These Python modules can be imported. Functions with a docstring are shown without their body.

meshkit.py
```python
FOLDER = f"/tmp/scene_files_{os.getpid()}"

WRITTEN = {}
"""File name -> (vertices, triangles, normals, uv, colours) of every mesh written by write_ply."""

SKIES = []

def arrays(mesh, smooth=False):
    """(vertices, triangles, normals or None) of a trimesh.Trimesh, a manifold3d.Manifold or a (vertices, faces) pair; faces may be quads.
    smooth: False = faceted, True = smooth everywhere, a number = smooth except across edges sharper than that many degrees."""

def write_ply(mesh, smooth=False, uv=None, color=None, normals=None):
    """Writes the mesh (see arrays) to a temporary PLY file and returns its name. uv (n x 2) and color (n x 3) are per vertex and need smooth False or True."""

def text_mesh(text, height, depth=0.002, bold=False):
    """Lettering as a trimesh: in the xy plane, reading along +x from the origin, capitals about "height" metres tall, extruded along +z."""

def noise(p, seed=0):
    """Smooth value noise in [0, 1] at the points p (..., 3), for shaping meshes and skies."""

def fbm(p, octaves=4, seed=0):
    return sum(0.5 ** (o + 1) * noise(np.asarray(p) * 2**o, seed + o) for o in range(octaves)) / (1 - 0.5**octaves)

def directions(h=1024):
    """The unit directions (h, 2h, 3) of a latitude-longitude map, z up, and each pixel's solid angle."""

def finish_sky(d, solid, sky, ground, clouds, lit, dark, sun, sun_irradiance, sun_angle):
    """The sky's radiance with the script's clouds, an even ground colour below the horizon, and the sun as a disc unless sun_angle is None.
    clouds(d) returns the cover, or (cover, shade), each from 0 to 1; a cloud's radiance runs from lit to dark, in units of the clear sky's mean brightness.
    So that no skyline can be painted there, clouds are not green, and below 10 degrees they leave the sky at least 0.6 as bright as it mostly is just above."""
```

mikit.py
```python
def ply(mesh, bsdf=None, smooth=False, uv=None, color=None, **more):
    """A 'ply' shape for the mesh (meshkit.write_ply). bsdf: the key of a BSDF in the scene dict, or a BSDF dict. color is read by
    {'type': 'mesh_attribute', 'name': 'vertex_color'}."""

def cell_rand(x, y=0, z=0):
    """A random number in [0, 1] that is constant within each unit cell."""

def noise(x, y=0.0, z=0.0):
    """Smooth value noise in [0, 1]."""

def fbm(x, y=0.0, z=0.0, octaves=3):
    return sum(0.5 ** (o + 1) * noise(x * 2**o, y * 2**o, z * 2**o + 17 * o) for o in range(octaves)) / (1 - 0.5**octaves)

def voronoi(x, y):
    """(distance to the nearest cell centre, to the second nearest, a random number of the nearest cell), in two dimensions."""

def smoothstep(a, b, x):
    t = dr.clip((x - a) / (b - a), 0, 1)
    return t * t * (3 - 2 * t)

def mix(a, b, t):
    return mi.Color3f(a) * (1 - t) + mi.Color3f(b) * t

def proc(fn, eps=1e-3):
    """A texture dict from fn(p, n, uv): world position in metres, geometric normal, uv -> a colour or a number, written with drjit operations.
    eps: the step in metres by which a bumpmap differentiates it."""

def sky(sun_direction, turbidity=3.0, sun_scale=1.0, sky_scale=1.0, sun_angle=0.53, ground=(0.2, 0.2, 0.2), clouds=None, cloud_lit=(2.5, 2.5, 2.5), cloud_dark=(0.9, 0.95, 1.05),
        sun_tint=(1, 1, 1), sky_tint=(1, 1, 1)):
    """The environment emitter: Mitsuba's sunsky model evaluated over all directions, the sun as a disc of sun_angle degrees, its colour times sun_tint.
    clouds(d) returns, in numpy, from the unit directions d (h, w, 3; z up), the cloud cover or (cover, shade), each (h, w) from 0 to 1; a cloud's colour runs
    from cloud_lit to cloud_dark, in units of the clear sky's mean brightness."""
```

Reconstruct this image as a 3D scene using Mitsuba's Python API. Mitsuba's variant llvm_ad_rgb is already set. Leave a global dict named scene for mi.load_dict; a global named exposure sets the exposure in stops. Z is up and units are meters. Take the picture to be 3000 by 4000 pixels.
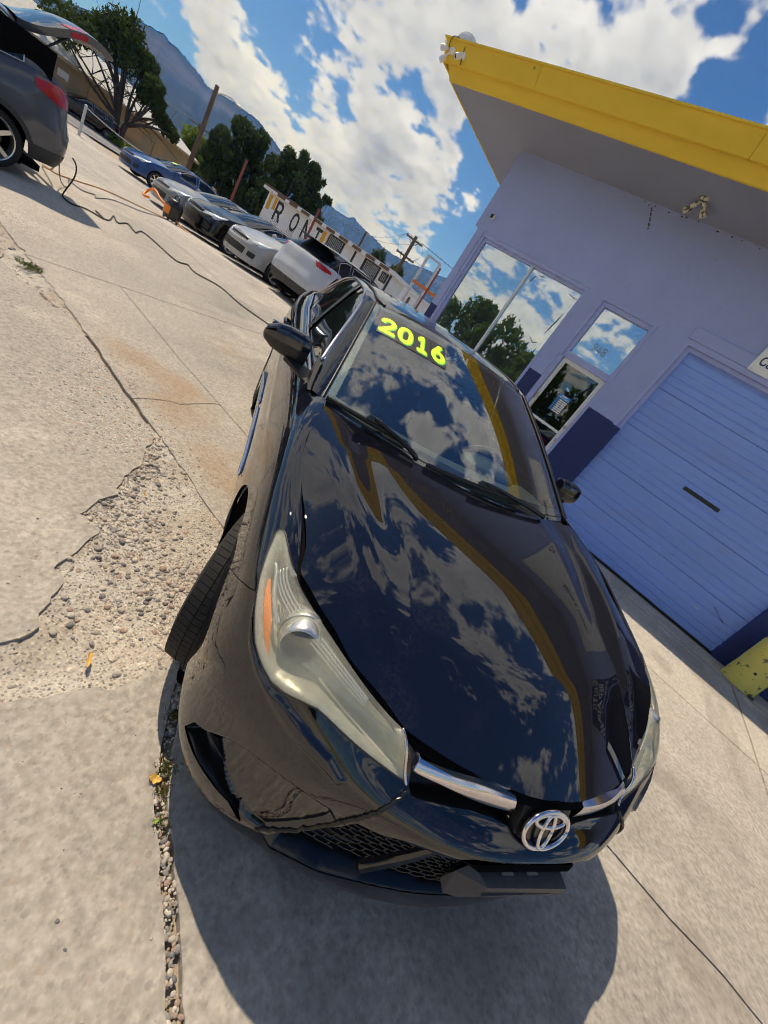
import math, numpy as np, trimesh, shapely, drjit as dr, mitsuba as mi, mikit
from shapely.geometry import Polygon, LineString, Point, box as sbox
from shapely.ops import unary_union
from scipy.interpolate import make_interp_spline, PchipInterpolator
from mikit import noise, fbm, voronoi, cell_rand, smoothstep, mix
from meshkit import fbm as nfbm, noise as nnoise, text_mesh

# ---------------------------------------------------------------- camera, sky, exposure
T4 = mi.ScalarTransform4f
CAM = np.array([0.3569, -1.7234, 1.4097])
FWD = np.array([-0.39928, 0.84170, -0.36348]); UP = np.array([-0.65506, 0.01548, 0.75542])
exposure = 1.4
SUN = (-0.62, 0.025, 1.0)
scene = {'type': 'scene', 'camera': {'type': 'perspective', 'fov': 85.098, 'fov_axis': 'x', 'near_clip': 0.02, 'far_clip': 20000.0,
         'to_world': T4().look_at(origin=CAM.tolist(), target=(CAM + FWD).tolist(), up=UP.tolist())}}
labels = {}
rng = np.random.default_rng(7)

def dirv(az, el):
    a, e = np.radians(az), np.radians(el)
    return np.stack([np.cos(e) * np.cos(a), np.cos(e) * np.sin(a), np.sin(e)], -1)

# cloud banks: (azimuth, elevation, radius in degrees, weight); negative weight is a gap of blue
BANKS = [(156.0, 10.0, 1.99, 1), (152.3, 10.4, 1.95, 1), (149.1, 9.5, 2.29, 1), (144.9, 9.4, 2.46, 1), (139.6, 9.9, 3.05, 1.1), (140.2, 14.3, 2.4, 1.3), (136.9, 13.9, 2.93, 1.2), (132.6, 13.0, 2.67, 1.1), (133.0, 15.9, 1.89, 1.0), (128.2, 14.3, 1.57, 1.1), (132.2, 9.9, 2.82, 0.9), (142.7, 17.9, 2.51, 1.2), (146.2, 18.3, 2.02, 1.0), (140.8, 21.2, 2.4, 0.9), (137.2, 23.5, 3.06, 1.1), (132.0, 25.4, 3.42, 1.3), (127.5, 28.4, 3.29, 1.2), (122.8, 30.8, 2.21, 1.1), (119.3, 29.9, 1.8, 1.3), (117.2, 29.6, 1.33, 1.2), (123.4, 27.5, 2.07, 1.1), (134.6, 19.4, 2.69, 1.0), (115.0, 32.5, 0.55, 0.9), (115.9, 32.6, 0.43, 0.9), (111.8, 31.8, 0.44, 0.9), (111.6, 32.6, 0.43, 0.8), (112.4, 30.7, 0.39, 0.8), (156.9, 11.3, 0.63, 0.9), (140.6, 6.8, 2.26, 0.9), (149.4, 6.2, 2.41, 0.6), (130.7, 6.1, 2.01, 0.7), (136.3, 6.7, 1.9, 0.8), (146.1, 13.4, 1.12, 0.6), (153.1, 13.8, 1.47, -1.1), (150.7, 12.7, 1.23, -1.1), (148.2, 13.0, 1.02, -0.9), (144.5, 14.1, 1.28, -1.1), (147.4, 15.4, 0.88, -0.8), (116.8, 33.7, 1.47, -1.2), (114.7, 31.2, 1.12, -1), (110.3, 30.7, 1.93, -1.2), (112.3, 33.9, 1.76, -0.9), (129.6, 17.5, 1.09, -1.2), (131.8, 18.3, 0.89, -0.9), (127.6, 11.2, 1.14, -0.7), (125.8, 10.2, 0.98, -0.8), (140.7, 16.7, 0.83, -0.6), (138.6, 18.4, 0.83, -0.5),
 (141, 60, 11, 1.2), (128, 51, 8, 1.0), (112, 62, 4.5, -1.0), (103, 69, 7, 1.0), (93, 53, 7, 1.1), (105, 46, 4, -0.9), (120, 41, 7, 1.0), (84, 40, 7, 0.9), (99, 35, 4, -0.8), (60, 60, 9, 0.9), (40, 70, 8, -0.8), (150, 76, 6, 0.9), (75, 68, 4, -0.9)]
def cloud_field(d):
    el = np.degrees(np.arcsin(np.clip(d[..., 2], -1, 1)))
    q = d / np.maximum(d[..., 2:3] + 0.22, 0.08)          # as on a flat layer seen from below
    big = nfbm(np.dstack([q[..., 0] * 1.5 + 3.1, q[..., 1] * 1.5 + 7.7, q[..., 0] * 0 + 0.5]), 5, 3)
    det = nfbm(np.dstack([q[..., 0] * 6.0, q[..., 1] * 6.0, q[..., 0] * 0 + 4.5]), 6, 9)
    fine = nfbm(np.dstack([q[..., 0] * 23.0, q[..., 1] * 23.0, q[..., 0] * 0 + 1.5]), 5, 21)
    f = (big - 0.475) * 1.5
    wsum, gsum = np.zeros(f.shape), np.zeros(f.shape)
    for az, e, r, w in BANKS:
        ang = np.degrees(np.arccos(np.clip(d @ dirv(az, e), -1, 1)))
        g = np.exp(-(ang / r) ** 2)
        wsum += g * w; gsum += g
    f = f * np.exp(-1.2 * gsum) + wsum * 0.27 - 0.035
    return f + (det - 0.5) * 1.05 + (fine - 0.5) * 0.55
def clouds(d):
    f = cloud_field(d)
    s = np.asarray(SUN) / np.linalg.norm(SUN)
    cover = np.clip((f - 0.00) / 0.17, 0, 1); cover = cover * cover * (3 - 2 * cover)
    step = np.asarray(s) * 0.055
    d2 = d + step; d2 = d2 / np.linalg.norm(d2, axis=-1, keepdims=True)
    g = cloud_field(d2)
    shade = np.clip(0.12 + (g - f) * 0.75 + np.clip(f - 0.10, 0, 0.9) * 1.25, 0, 1)
    haze = np.exp(-np.degrees(np.arcsin(np.clip(d[..., 2], 0, 1))) / 9.0)
    return np.clip(cover * 0.97 + haze * 0.10, 0, 1), shade
scene['sky'] = mikit.sky(SUN, turbidity=2.0, sun_scale=1.2, sky_scale=0.9, sun_tint=(0.97, 1.0, 1.06), clouds=clouds, cloud_lit=(4.3, 4.25, 4.15), cloud_dark=(0.72, 0.84, 1.06), sky_tint=(0.62, 0.88, 1.18), ground=(0.27, 0.24, 0.2))

# ---------------------------------------------------------------- helpers
def uniq(k):
    if k not in scene and k not in labels: return k
    n = 1
    while f'{k}_{n:03d}' in scene or f'{k}_{n:03d}' in labels: n += 1
    return f'{k}_{n:03d}'
def thing(name, label, cat, group=None):
    k = uniq(name); labels[k] = {'label': label, 'category': cat}
    if group: labels[k]['group'] = group
    return k
def put(parent, name, mesh, mat, smooth=False, label=None, kind=None, **kw):
    k = uniq(parent + '__' + name if parent else name)
    scene[k] = mikit.ply(mesh, mat, smooth=smooth, **kw)
    if label or kind:
        labels[k] = {}
        if label: labels[k]['label'] = label
        if kind: labels[k]['kind'] = kind
    return k
def solo(name, mesh, mat, label, cat, group=None, smooth=False):
    k = thing(name, label, cat, group); scene[k] = mikit.ply(mesh, mat, smooth=smooth); return k
def struct(name, mesh, mat, smooth=False, parent=None):
    k = uniq(parent + '__' + name if parent else name); scene[k] = mikit.ply(mesh, mat, smooth=smooth)
    if not parent: labels[k] = {'kind': 'structure'}
    return k
def M4(cols=None, t=(0, 0, 0)):
    m = np.eye(4); m[:3, 3] = t
    if cols is not None: m[:3, :3] = cols
    return m
def tf(mesh, m):
    mesh = mesh.copy(); mesh.apply_transform(m); return mesh
def cat(*ms):
    ms = [m for m in (ms[0] if len(ms) == 1 and isinstance(ms[0], (list, tuple)) else ms) if m is not None and len(m.faces)]
    return trimesh.util.concatenate(ms)
def bx(x0, x1, y0, y1, z0, z1, bev=0.0):
    if bev <= 0:
        m = trimesh.creation.box((x1 - x0, y1 - y0, z1 - z0)); m.apply_translation(((x0 + x1) / 2, (y0 + y1) / 2, (z0 + z1) / 2)); return m
    b = min(bev, (x1 - x0) / 2.01, (y1 - y0) / 2.01, (z1 - z0) / 2.01)
    P = []
    for sx in (0, 1):
        for sy in (0, 1):
            for sz in (0, 1):
                c = np.array([x1 if sx else x0, y1 if sy else y0, z1 if sz else z0])
                dd = np.array([-1 if sx else 1, -1 if sy else 1, -1 if sz else 1]) * b
                for ax in range(3):
                    o = dd.copy(); o[ax] = 0; P.append(c + o)
    return trimesh.convex.convex_hull(np.array(P))
def frame(dirn):
    z = np.asarray(dirn, float); z = z / np.linalg.norm(z)
    a = np.array([0, 0, 1.0]) if abs(z[2]) < 0.9 else np.array([1.0, 0, 0])
    x = np.cross(a, z); x /= np.linalg.norm(x)
    return np.stack([x, np.cross(z, x), z], 1)
def tube(pts, r, n=8, close=True, flat=1.0):
    pts = np.asarray(pts, float); N = len(pts); r = np.broadcast_to(np.asarray(r, float), (N,))
    tan = np.gradient(pts, axis=0); tan /= np.maximum(np.linalg.norm(tan, axis=1, keepdims=True), 1e-9)
    F = frame(tan[0]); x = F[:, 0]; V = []
    for i in range(N):
        x = x - tan[i] * (x @ tan[i]); x /= max(np.linalg.norm(x), 1e-9); y = np.cross(tan[i], x)
        a = np.arange(n) * 2 * np.pi / n
        V.append(pts[i] + r[i] * (np.cos(a)[:, None] * x + flat * np.sin(a)[:, None] * y))
    V = np.concatenate(V); Fc = []
    i = np.arange(N - 1)[:, None] * n; j = np.arange(n)[None]; jn = (j + 1) % n
    a, b, c, d = i + j, i + jn, i + n + jn, i + n + j
    Fc = np.concatenate([np.stack([a, b, c], -1).reshape(-1, 3), np.stack([a, c, d], -1).reshape(-1, 3)])
    if close:
        V = np.vstack([V, pts[0], pts[-1]]); k = N * n; jj = np.arange(n); jj2 = (jj + 1) % n
        Fc = np.vstack([Fc, np.stack([np.full(n, k), jj2, jj], 1), np.stack([np.full(n, k + 1), (N - 1) * n + jj, (N - 1) * n + jj2], 1)])
    return trimesh.Trimesh(V, Fc, process=False)
def lathe(prof, n=24, M=None):
    """prof: (radius, height) pairs round +z"""
    prof = np.asarray(prof, float); a = np.arange(n) * 2 * np.pi / n; N = len(prof)
    V = np.stack([np.outer(prof[:, 0], np.cos(a)), np.outer(prof[:, 0], np.sin(a)), np.repeat(prof[:, 1:2], n, 1)], -1).reshape(-1, 3)
    i = np.arange(N - 1)[:, None] * n; j = np.arange(n)[None]; jn = (j + 1) % n
    a_, b, c, d = i + j, i + jn, i + n + jn, i + n + j
    m = trimesh.Trimesh(V, np.concatenate([np.stack([a_, b, c], -1).reshape(-1, 3), np.stack([a_, c, d], -1).reshape(-1, 3)]), process=False)
    if M is not None: m.apply_transform(M)
    return m
def gridmesh(P, flip=False):
    n, m = P.shape[:2]; i = np.arange(n - 1)[:, None] * m; j = np.arange(m - 1)[None]
    a, b, c, d = i + j, i + j + 1, i + m + j + 1, i + m + j
    F = np.concatenate([np.stack([a, b, c], -1).reshape(-1, 3), np.stack([a, c, d], -1).reshape(-1, 3)])
    if flip: F = F[:, ::-1]
    return trimesh.Trimesh(P.reshape(-1, 3), F, process=False)
def prism(poly, depth, M=None):
    ms = [trimesh.creation.extrude_polygon(g, depth, engine='earcut') for g in getattr(poly, 'geoms', [poly]) if g.area > 1e-9]
    m = trimesh.util.concatenate(ms)
    if M is not None: m.apply_transform(M)
    return m
def cut(mesh, fld, attrs=None):
    """the part of the mesh where the per-vertex field is negative, triangles clipped along the zero line"""
    V, F = np.asarray(mesh.vertices), np.asarray(mesh.faces); fld = np.where(np.abs(fld) < 1e-7, 1e-7, fld)
    neg = fld < 0; c = neg[F].sum(1); keep = [F[c == 3]]; newV, cnt, cache = [], len(V), {}
    def mid(a, b):
        nonlocal cnt
        k = (a, b) if a < b else (b, a)
        if k not in cache:
            t = fld[a] / (fld[a] - fld[b]); newV.append(V[a] + t * (V[b] - V[a])); cache[k] = cnt; cnt += 1
        return cache[k]
    out = []
    for tri in F[(c == 1) | (c == 2)]:
        s = neg[tri]
        if s.sum() == 1:
            k = int(np.argmax(s)); a, b, d = tri[k], tri[(k + 1) % 3], tri[(k + 2) % 3]
            out.append([a, mid(a, b), mid(a, d)])
        else:
            k = int(np.argmin(s)); a, b, d = tri[k], tri[(k + 1) % 3], tri[(k + 2) % 3]
            p, q = mid(a, b), mid(a, d); out += [[p, b, d], [p, d, q]]
    if out: keep.append(np.array(out))
    VV = np.vstack([V, np.array(newV)]) if newV else V
    m = trimesh.Trimesh(VV, np.vstack(keep), process=False); m.remove_unreferenced_vertices(); return m
def sdf(poly, X, Y):
    """signed distance to a shapely polygon, negative inside"""
    pts = shapely.points(np.asarray(X).ravel(), np.asarray(Y).ravel())
    d = shapely.distance(pts, poly.boundary); shapely.prepare(poly)
    return np.where(shapely.contains(poly, pts), -d, d).reshape(np.shape(X))
def spl(P, n, k=3):
    P = np.asarray(P, float); t = np.r_[0, np.cumsum(np.linalg.norm(np.diff(P, axis=0), axis=1))]
    return make_interp_spline(t, P, k=min(k, len(P) - 1))(np.linspace(0, t[-1], n))

# ---------------------------------------------------------------- materials
def bsdf(name, **kw):
    kw = {k: ({'type': 'rgb', 'value': list(v)} if isinstance(v, (tuple, list)) else v) for k, v in kw.items()}
    scene[name] = {'type': 'twosided', 'bsdf': {'type': 'principled', **kw}}
def bsdf_raw(name, d): scene[name] = d
def paint(name, col, rough=0.5, var=0.06, scale=3.0, spec=0.4):
    c = mi.ScalarColor3f(*col)
    def f(p, n, uv, col=col, var=var, scale=scale):
        v = 1 + var * 2 * (fbm(p.x * scale, p.y * scale, p.z * scale, 4) - 0.5)
        return mi.Color3f(*col) * v
    bsdf(name, base_color=mikit.proc(f), roughness=rough, specular=spec)
def car_paint(name, col, rough=0.22):
    # a lacquer coat over the colour: dark below, mirror above
    scene[name] = {'type': 'twosided', 'bsdf': {'type': 'principled', 'base_color': {'type': 'rgb', 'value': list(col)}, 'roughness': rough, 'specular': 0.5, 'clearcoat': 1.0, 'clearcoat_gloss': 0.99}}
# ---------------------------------------------------------------- ground
def zg(x, y):
    x, y = np.asarray(x, float), np.asarray(y, float)
    t = np.clip(y - 2, 0, 3.447); up = 0.142 + 0.071 * t - 0.0073 * t * t
    t2 = np.clip(y - 5.447, 0, 4); up = np.where(y > 5.447, 0.3 + 0.0207 * t2 - 0.00259 * t2 * t2, up)
    t3 = np.clip(-3 - y, 0, 4); dn = -0.213 - 0.071 * t3 + 0.00887 * t3 * t3
    z = np.where(y > 2, up, np.where(y < -3, dn, 0.071 * y))
    k = np.clip((x + 16) / 8, 0, 1); k = k * k * (3 - 2 * k)
    far = -0.006 * np.clip(-x - 18, 0, 40)
    t4 = np.clip(y - 13, 0, 60); hill = 0.05 * np.clip(t4 - 2, 0, 8) + 0.028 * np.clip(t4 - 10, 0, 50)
    return z * k + far + hill * np.clip((y + x * 0.25 - 8) / 6, 0, 1)

def concrete_col(p, n, uv):
    x, y = p.x, p.y
    big = fbm(x * 0.55 + 3, y * 0.9, 0.3, 4); mid_ = fbm(x * 3.1, y * 3.1, 2.2, 4); fine = fbm(x * 60, y * 60, 1.0, 3)
    d1, d2, r1 = voronoi(x * 75, y * 75)
    e1, e2, r2 = voronoi(x * 31 + 5, y * 31)
    c = mix((0.405, 0.370, 0.315), (0.300, 0.278, 0.244), smoothstep(0.25, 0.75, big))
    c = mix(c, (0.46, 0.425, 0.365), smoothstep(0.5, 0.85, mid_) * 0.6)
    c = c * (0.66 + 0.68 * fine)
    # aggregate showing through where the skin has worn off
    wear = smoothstep(0.42, 0.62, fbm(x * 0.8 + 11, y * 0.8 + 4, 0.9, 4)) * 0.75 + 0.25
    wear = wear * smoothstep(0.5, -0.3, y)
    tone = mix((0.10, 0.088, 0.08), (0.60, 0.55, 0.48), r1)
    c = mix(c, tone, smoothstep(0.42, 0.30, d1) * smoothstep(0.25, 0.5, cell_rand(r1 * 511 + 3)) * wear * 0.9)
    tone2 = mix((0.09, 0.09, 0.10), (0.40, 0.25, 0.17), cell_rand(r2 * 977))
    c = mix(c, tone2, smoothstep(0.34, 0.22, e1) * smoothstep(0.70, 0.76, r2) * wear)
    # rust and oil
    rust = smoothstep(0.55, 0.75, fbm(x * 1.1 + 2, y * 1.4 + 9, 0.2, 4)) * smoothstep(-6.0, -3.5, x) * smoothstep(0.5, -1.5, x) * smoothstep(-0.25, 0.1, y) * smoothstep(2.2, 0.8, y)
    c = mix(c, mi.Color3f(0.30, 0.185, 0.09), rust * 0.55)
    oil = smoothstep(0.56, 0.72, fbm(x * 0.9 + 20, y * 0.7 + 3, 0.7, 4)) * smoothstep(-7.5, -5.2, x) * smoothstep(-2, -4.5, x) * smoothstep(0.3, 0.9, y)
    c = mix(c, mi.Color3f(0.17, 0.165, 0.155), oil * 0.7)
    drip = smoothstep(0.62, 0.72, fbm(x * 2.6 + 8, y * 2.0, 3.1, 3)) * smoothstep(0.4, 1.0, x) * smoothstep(3.8, 2.0, x)
    c = mix(c, mi.Color3f(0.20, 0.17, 0.145), drip * 0.4)
    streak = smoothstep(0.60, 0.74, fbm(x * 6.0, y * 1.1 + 5, 1.1, 3)) * smoothstep(0.7, 1.4, y)
    c = mix(c, mi.Color3f(0.21, 0.185, 0.155), streak * 0.35)
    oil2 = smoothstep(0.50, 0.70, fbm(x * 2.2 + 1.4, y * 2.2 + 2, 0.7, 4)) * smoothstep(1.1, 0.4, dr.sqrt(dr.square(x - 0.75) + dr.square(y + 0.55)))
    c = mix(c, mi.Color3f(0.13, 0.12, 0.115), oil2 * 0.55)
    return c
def concrete_h(p, n, uv):
    x, y = p.x, p.y
    d1, d2, r1 = voronoi(x * 75, y * 75)
    return 0.0016 * fbm(x * 35, y * 35, 0.4, 4) + 0.0011 * smoothstep(0.5, 0.1, d1) * r1 * smoothstep(0.8, 0.0, y)
def bumped(name, col, h, scale=1.0, rough=0.85, spec=0.25, eps=0.001):
    scene[name] = {'type': 'twosided', 'bsdf': {'type': 'bumpmap', 'arbitrary': mikit.proc(h, eps), 'scale': scale,
                   'bsdf': {'type': 'principled', 'base_color': mikit.proc(col), 'roughness': rough, 'specular': spec}}}
bumped('m_concrete', concrete_col, concrete_h, 1.0)
def dirt_col(p, n, uv):
    f = fbm(p.x * 14, p.y * 14, 0.6, 5); g = fbm(p.x * 90, p.y * 90, 0.6, 3)
    return mix((0.30, 0.235, 0.165), (0.42, 0.36, 0.28), f) * (0.7 + 0.6 * g)
bumped('m_dirt', dirt_col, lambda p, n, uv: 0.004 * fbm(p.x * 28, p.y * 28, 0.2, 5), 1.0, 0.95, 0.1)
def asphalt_col(p, n, uv):
    return mix((0.115, 0.115, 0.118), (0.20, 0.195, 0.19), fbm(p.x * 0.4, p.y * 0.4, 0.1, 4)) * (0.8 + 0.4 * fbm(p.x * 30, p.y * 30, 0, 2))
bsdf('m_asphalt', base_color=mikit.proc(asphalt_col), roughness=0.9)

def sheet(poly, off, step=0.6, extra=None, smooth=True, rnd=0.0):
    """a ground sheet over the polygon, cut into cells so that it follows the ground's slope"""
    x0, y0, x1, y1 = poly.bounds; V, F = [], []; nv = 0
    xs = np.arange(math.floor(x0 / step), math.ceil(x1 / step) + 1) * step; ys = np.arange(math.floor(y0 / step), math.ceil(y1 / step) + 1) * step
    shapely.prepare(poly)
    for a in range(len(xs) - 1):
        for b in range(len(ys) - 1):
            cell = sbox(xs[a], ys[b], xs[a + 1], ys[b + 1])
            g = cell if poly.contains(cell) else poly.intersection(cell)
            for q in getattr(g, 'geoms', [g]):
                if q.geom_type != 'Polygon' or q.area < 1e-6: continue
                v, f = trimesh.creation.triangulate_polygon(q, engine='earcut')
                V.append(v); F.append(np.asarray(f) + nv); nv += len(v)
    V = np.vstack(V); F = np.vstack(F)
    e = V[F]; ar = np.cross(e[:, 1] - e[:, 0], e[:, 2] - e[:, 0]); F = np.where((ar < 0)[:, None], F[:, ::-1], F)
    P = np.column_stack([V, zg(V[:, 0], V[:, 1]) + off])
    return trimesh.Trimesh(P, F, process=False)
def slab(poly, top, depth, step):
    """sheet with skirts down its edges"""
    m = sheet(poly, top, step); parts = [m]
    for g in getattr(poly, 'geoms', [poly]):
        for ring in [g.exterior, *g.interiors]:
            r = np.asarray(ring.segmentize(0.35).coords)[:, :2]
            z = zg(r[:, 0], r[:, 1]) + top
            P = np.stack([np.column_stack([r, z]), np.column_stack([r, z - depth])], 1)
            parts.append(gridmesh(P))
    return cat(parts)
def jag(pts, amp, step=0.02, seed=0, hard=1.0):
    l = LineString(pts).segmentize(step); c = np.asarray(l.coords)
    t = np.arange(len(c)) * step
    o = np.stack([nfbm(np.column_stack([t * 9, t * 0 + k * 7 + seed, t * 0]), 4, seed + k) - 0.5 for k in (0, 1)], 1) * 2 * amp
    return c + o
# joints and cracks (x, y) in metres
MAINJ = [(-30, -0.22), (-5.5, -0.24), (-3.3, -0.19), (-2.6, -0.215), (-1.8, -0.215), (-1.3, -0.235), (-0.9, -0.23)]
WEEDJ = [(-0.9, -0.23), (-0.62, -0.62), (-0.232, -0.904), (-0.099, -0.981), (-0.01, -1.037), (0.106, -1.075), (0.207, -1.109), (0.321, -1.149), (0.434, -1.195), (0.9, -1.40), (2.2, -1.98)]
joint = [LineString(jag(MAINJ, 0.012, 0.03, 1)).buffer(0.016), LineString(jag(WEEDJ, 0.012, 0.02, 2)).buffer(0.019),
         LineString(jag([(-0.9, -0.23), (0.2, 0.45), (1.309, 0.546), (1.627, 0.535), (1.89, 0.555), (2.1, 0.535), (9, 0.54)], 0.005, 0.02, 3)).buffer(0.006),
         LineString(jag([(-4.918, -0.22), (-4.92, 14)], 0.004, 0.05, 4)).buffer(0.007),
         LineString(jag([(-9.9, -0.22), (-9.9, 14)], 0.004, 0.1, 5)).buffer(0.008),
         LineString(jag([(-30, 3.03), (9, 3.01)], 0.004, 0.1, 6)).buffer(0.006),
         LineString(jag([(2.46, 0.54), (2.40, 4.74)], 0.004, 0.04, 7)).buffer(0.010),
         LineString([(-4.83, 4.745), (9, 4.775)]).buffer(0.006),
         LineString(jag([(-4.9, 0.60), (-3.35, 0.54), (-0.3, 0.54)], 0.003, 0.05, 8)).buffer(0.0035),
         LineString(jag([(-15, -0.22), (-15, 14)], 0.004, 0.1, 9)).buffer(0.008),
         LineString(jag([(-4.9, -0.8), (-4.95, -6)], 0.012, 0.04, 10)).buffer(0.012),
         LineString(jag([(-2.47, -0.22), (-2.50, 0.0), (-2.48, 0.146), (-2.53, 0.294), (-2.565, 0.55)], 0.02, 0.02, 11)).buffer(0.0045)]
GRAV = Polygon([(-2.03, -0.20), (-1.739, -0.421), (-1.413, -0.688), (-1.329, -0.847), (-1.171, -0.831), (-1.066, -0.937), (-0.993, -1.025), (-0.923, -1.034), (-0.836, -1.082), (-0.801, -1.12), (-0.737, -1.15), (-0.716, -1.208), (-0.690, -1.29), (-0.60, -1.55), (-0.46, -1.60), (-0.52, -1.298), (-0.447, -1.156), (-0.424, -1.072), (-0.41, -0.95), (-0.45, -0.80), (-0.55, -0.66), (-0.80, -0.35), (-1.0, -0.225), (-1.3, -0.235), (-1.8, -0.215)])
GRAV2 = Polygon([(-6.3, -0.22), (-5.5, -0.24), (-4.9, -0.2), (-4.2, -0.19), (-3.55, -0.19), (-3.7, -0.25), (-4.3, -0.42), (-4.9, -0.46), (-5.4, -0.62), (-6.4, -0.55)])
def jagpoly(g, amp, seed): return Polygon(jag(np.asarray(g.exterior.coords), amp, 0.03, seed)).buffer(0)
GJ, GJ2 = jagpoly(GRAV, 0.035, 21), jagpoly(GRAV2, 0.05, 22)
LOT = sbox(-30, -9, 9, 14)
build_fp = sbox(-4.83, 5.40, 30, 40)
slabs = LOT.difference(unary_union(joint + [GJ, GJ2, build_fp, sbox(-30, 8.2, -16, 14)]))
struct('ground_base', sheet(sbox(-30, -9, 9, 14).difference(unary_union([GJ.buffer(0.15), GJ2.buffer(0.15)])), -0.028, 1.5), 'm_dirt', True)
labels['concrete_lot'] = {'kind': 'structure'}
for g in sorted(slabs.geoms, key=lambda q: -q.area):
    if g.area < 0.002: continue
    put('concrete_lot', 'slab', slab(g.simplify(0.002), 0.0, 0.04, 0.6 if g.area > 0.5 else 0.2), 'm_concrete', 25)
# broken place: rough bed with loose stones
def bed(poly, seed, off):
    x0, y0, x1, y1 = poly.bounds; s = 0.014
    X, Y = np.meshgrid(np.arange(x0 - .15, x1 + .15, s), np.arange(y0 - .15, y1 + .15, s), indexing='ij')
    dd = sdf(poly, X, Y); n1 = nfbm(np.dstack([X * 11, Y * 11, X * 0 + seed]), 4, seed); n2 = nfbm(np.dstack([X * 45, Y * 45, X * 0]), 3, seed + 1)
    crown = nfbm(np.dstack([X * 2.4, Y * 2.4, X * 0 + 3]), 3, seed + 2)
    depth = off * np.clip(-dd / 0.10, 0, 1) * (0.65 + 0.7 * crown)
    Z = zg(X, Y) - 0.009 - depth + (n1 - 0.5) * 0.016 + (n2 - 0.5) * 0.007
    return gridmesh(np.dstack([X, Y, Z]), flip=True), (X, Y, Z)
def gravel_col(p, n, uv):
    w = smoothstep(0.40, 0.66, fbm(p.x * 2.1 + 6, p.y * 2.1 + 1, 0.4, 4))
    c = mix((0.35, 0.285, 0.210), (0.46, 0.425, 0.365), w)
    d1, d2, r1 = voronoi(p.x * 85, p.y * 85)
    c = mix(c, mix((0.12, 0.105, 0.095), (0.56, 0.52, 0.46), r1), smoothstep(0.42, 0.3, d1) * 0.8)
    return c * (0.62 + 0.75 * fbm(p.x * 110, p.y * 110, 0.5, 3))
bumped('m_gravel_bed', gravel_col, lambda p, n, uv: 0.005 * fbm(p.x * 60, p.y * 60, 0.2, 4), 1.0, 0.95, 0.1)
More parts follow.
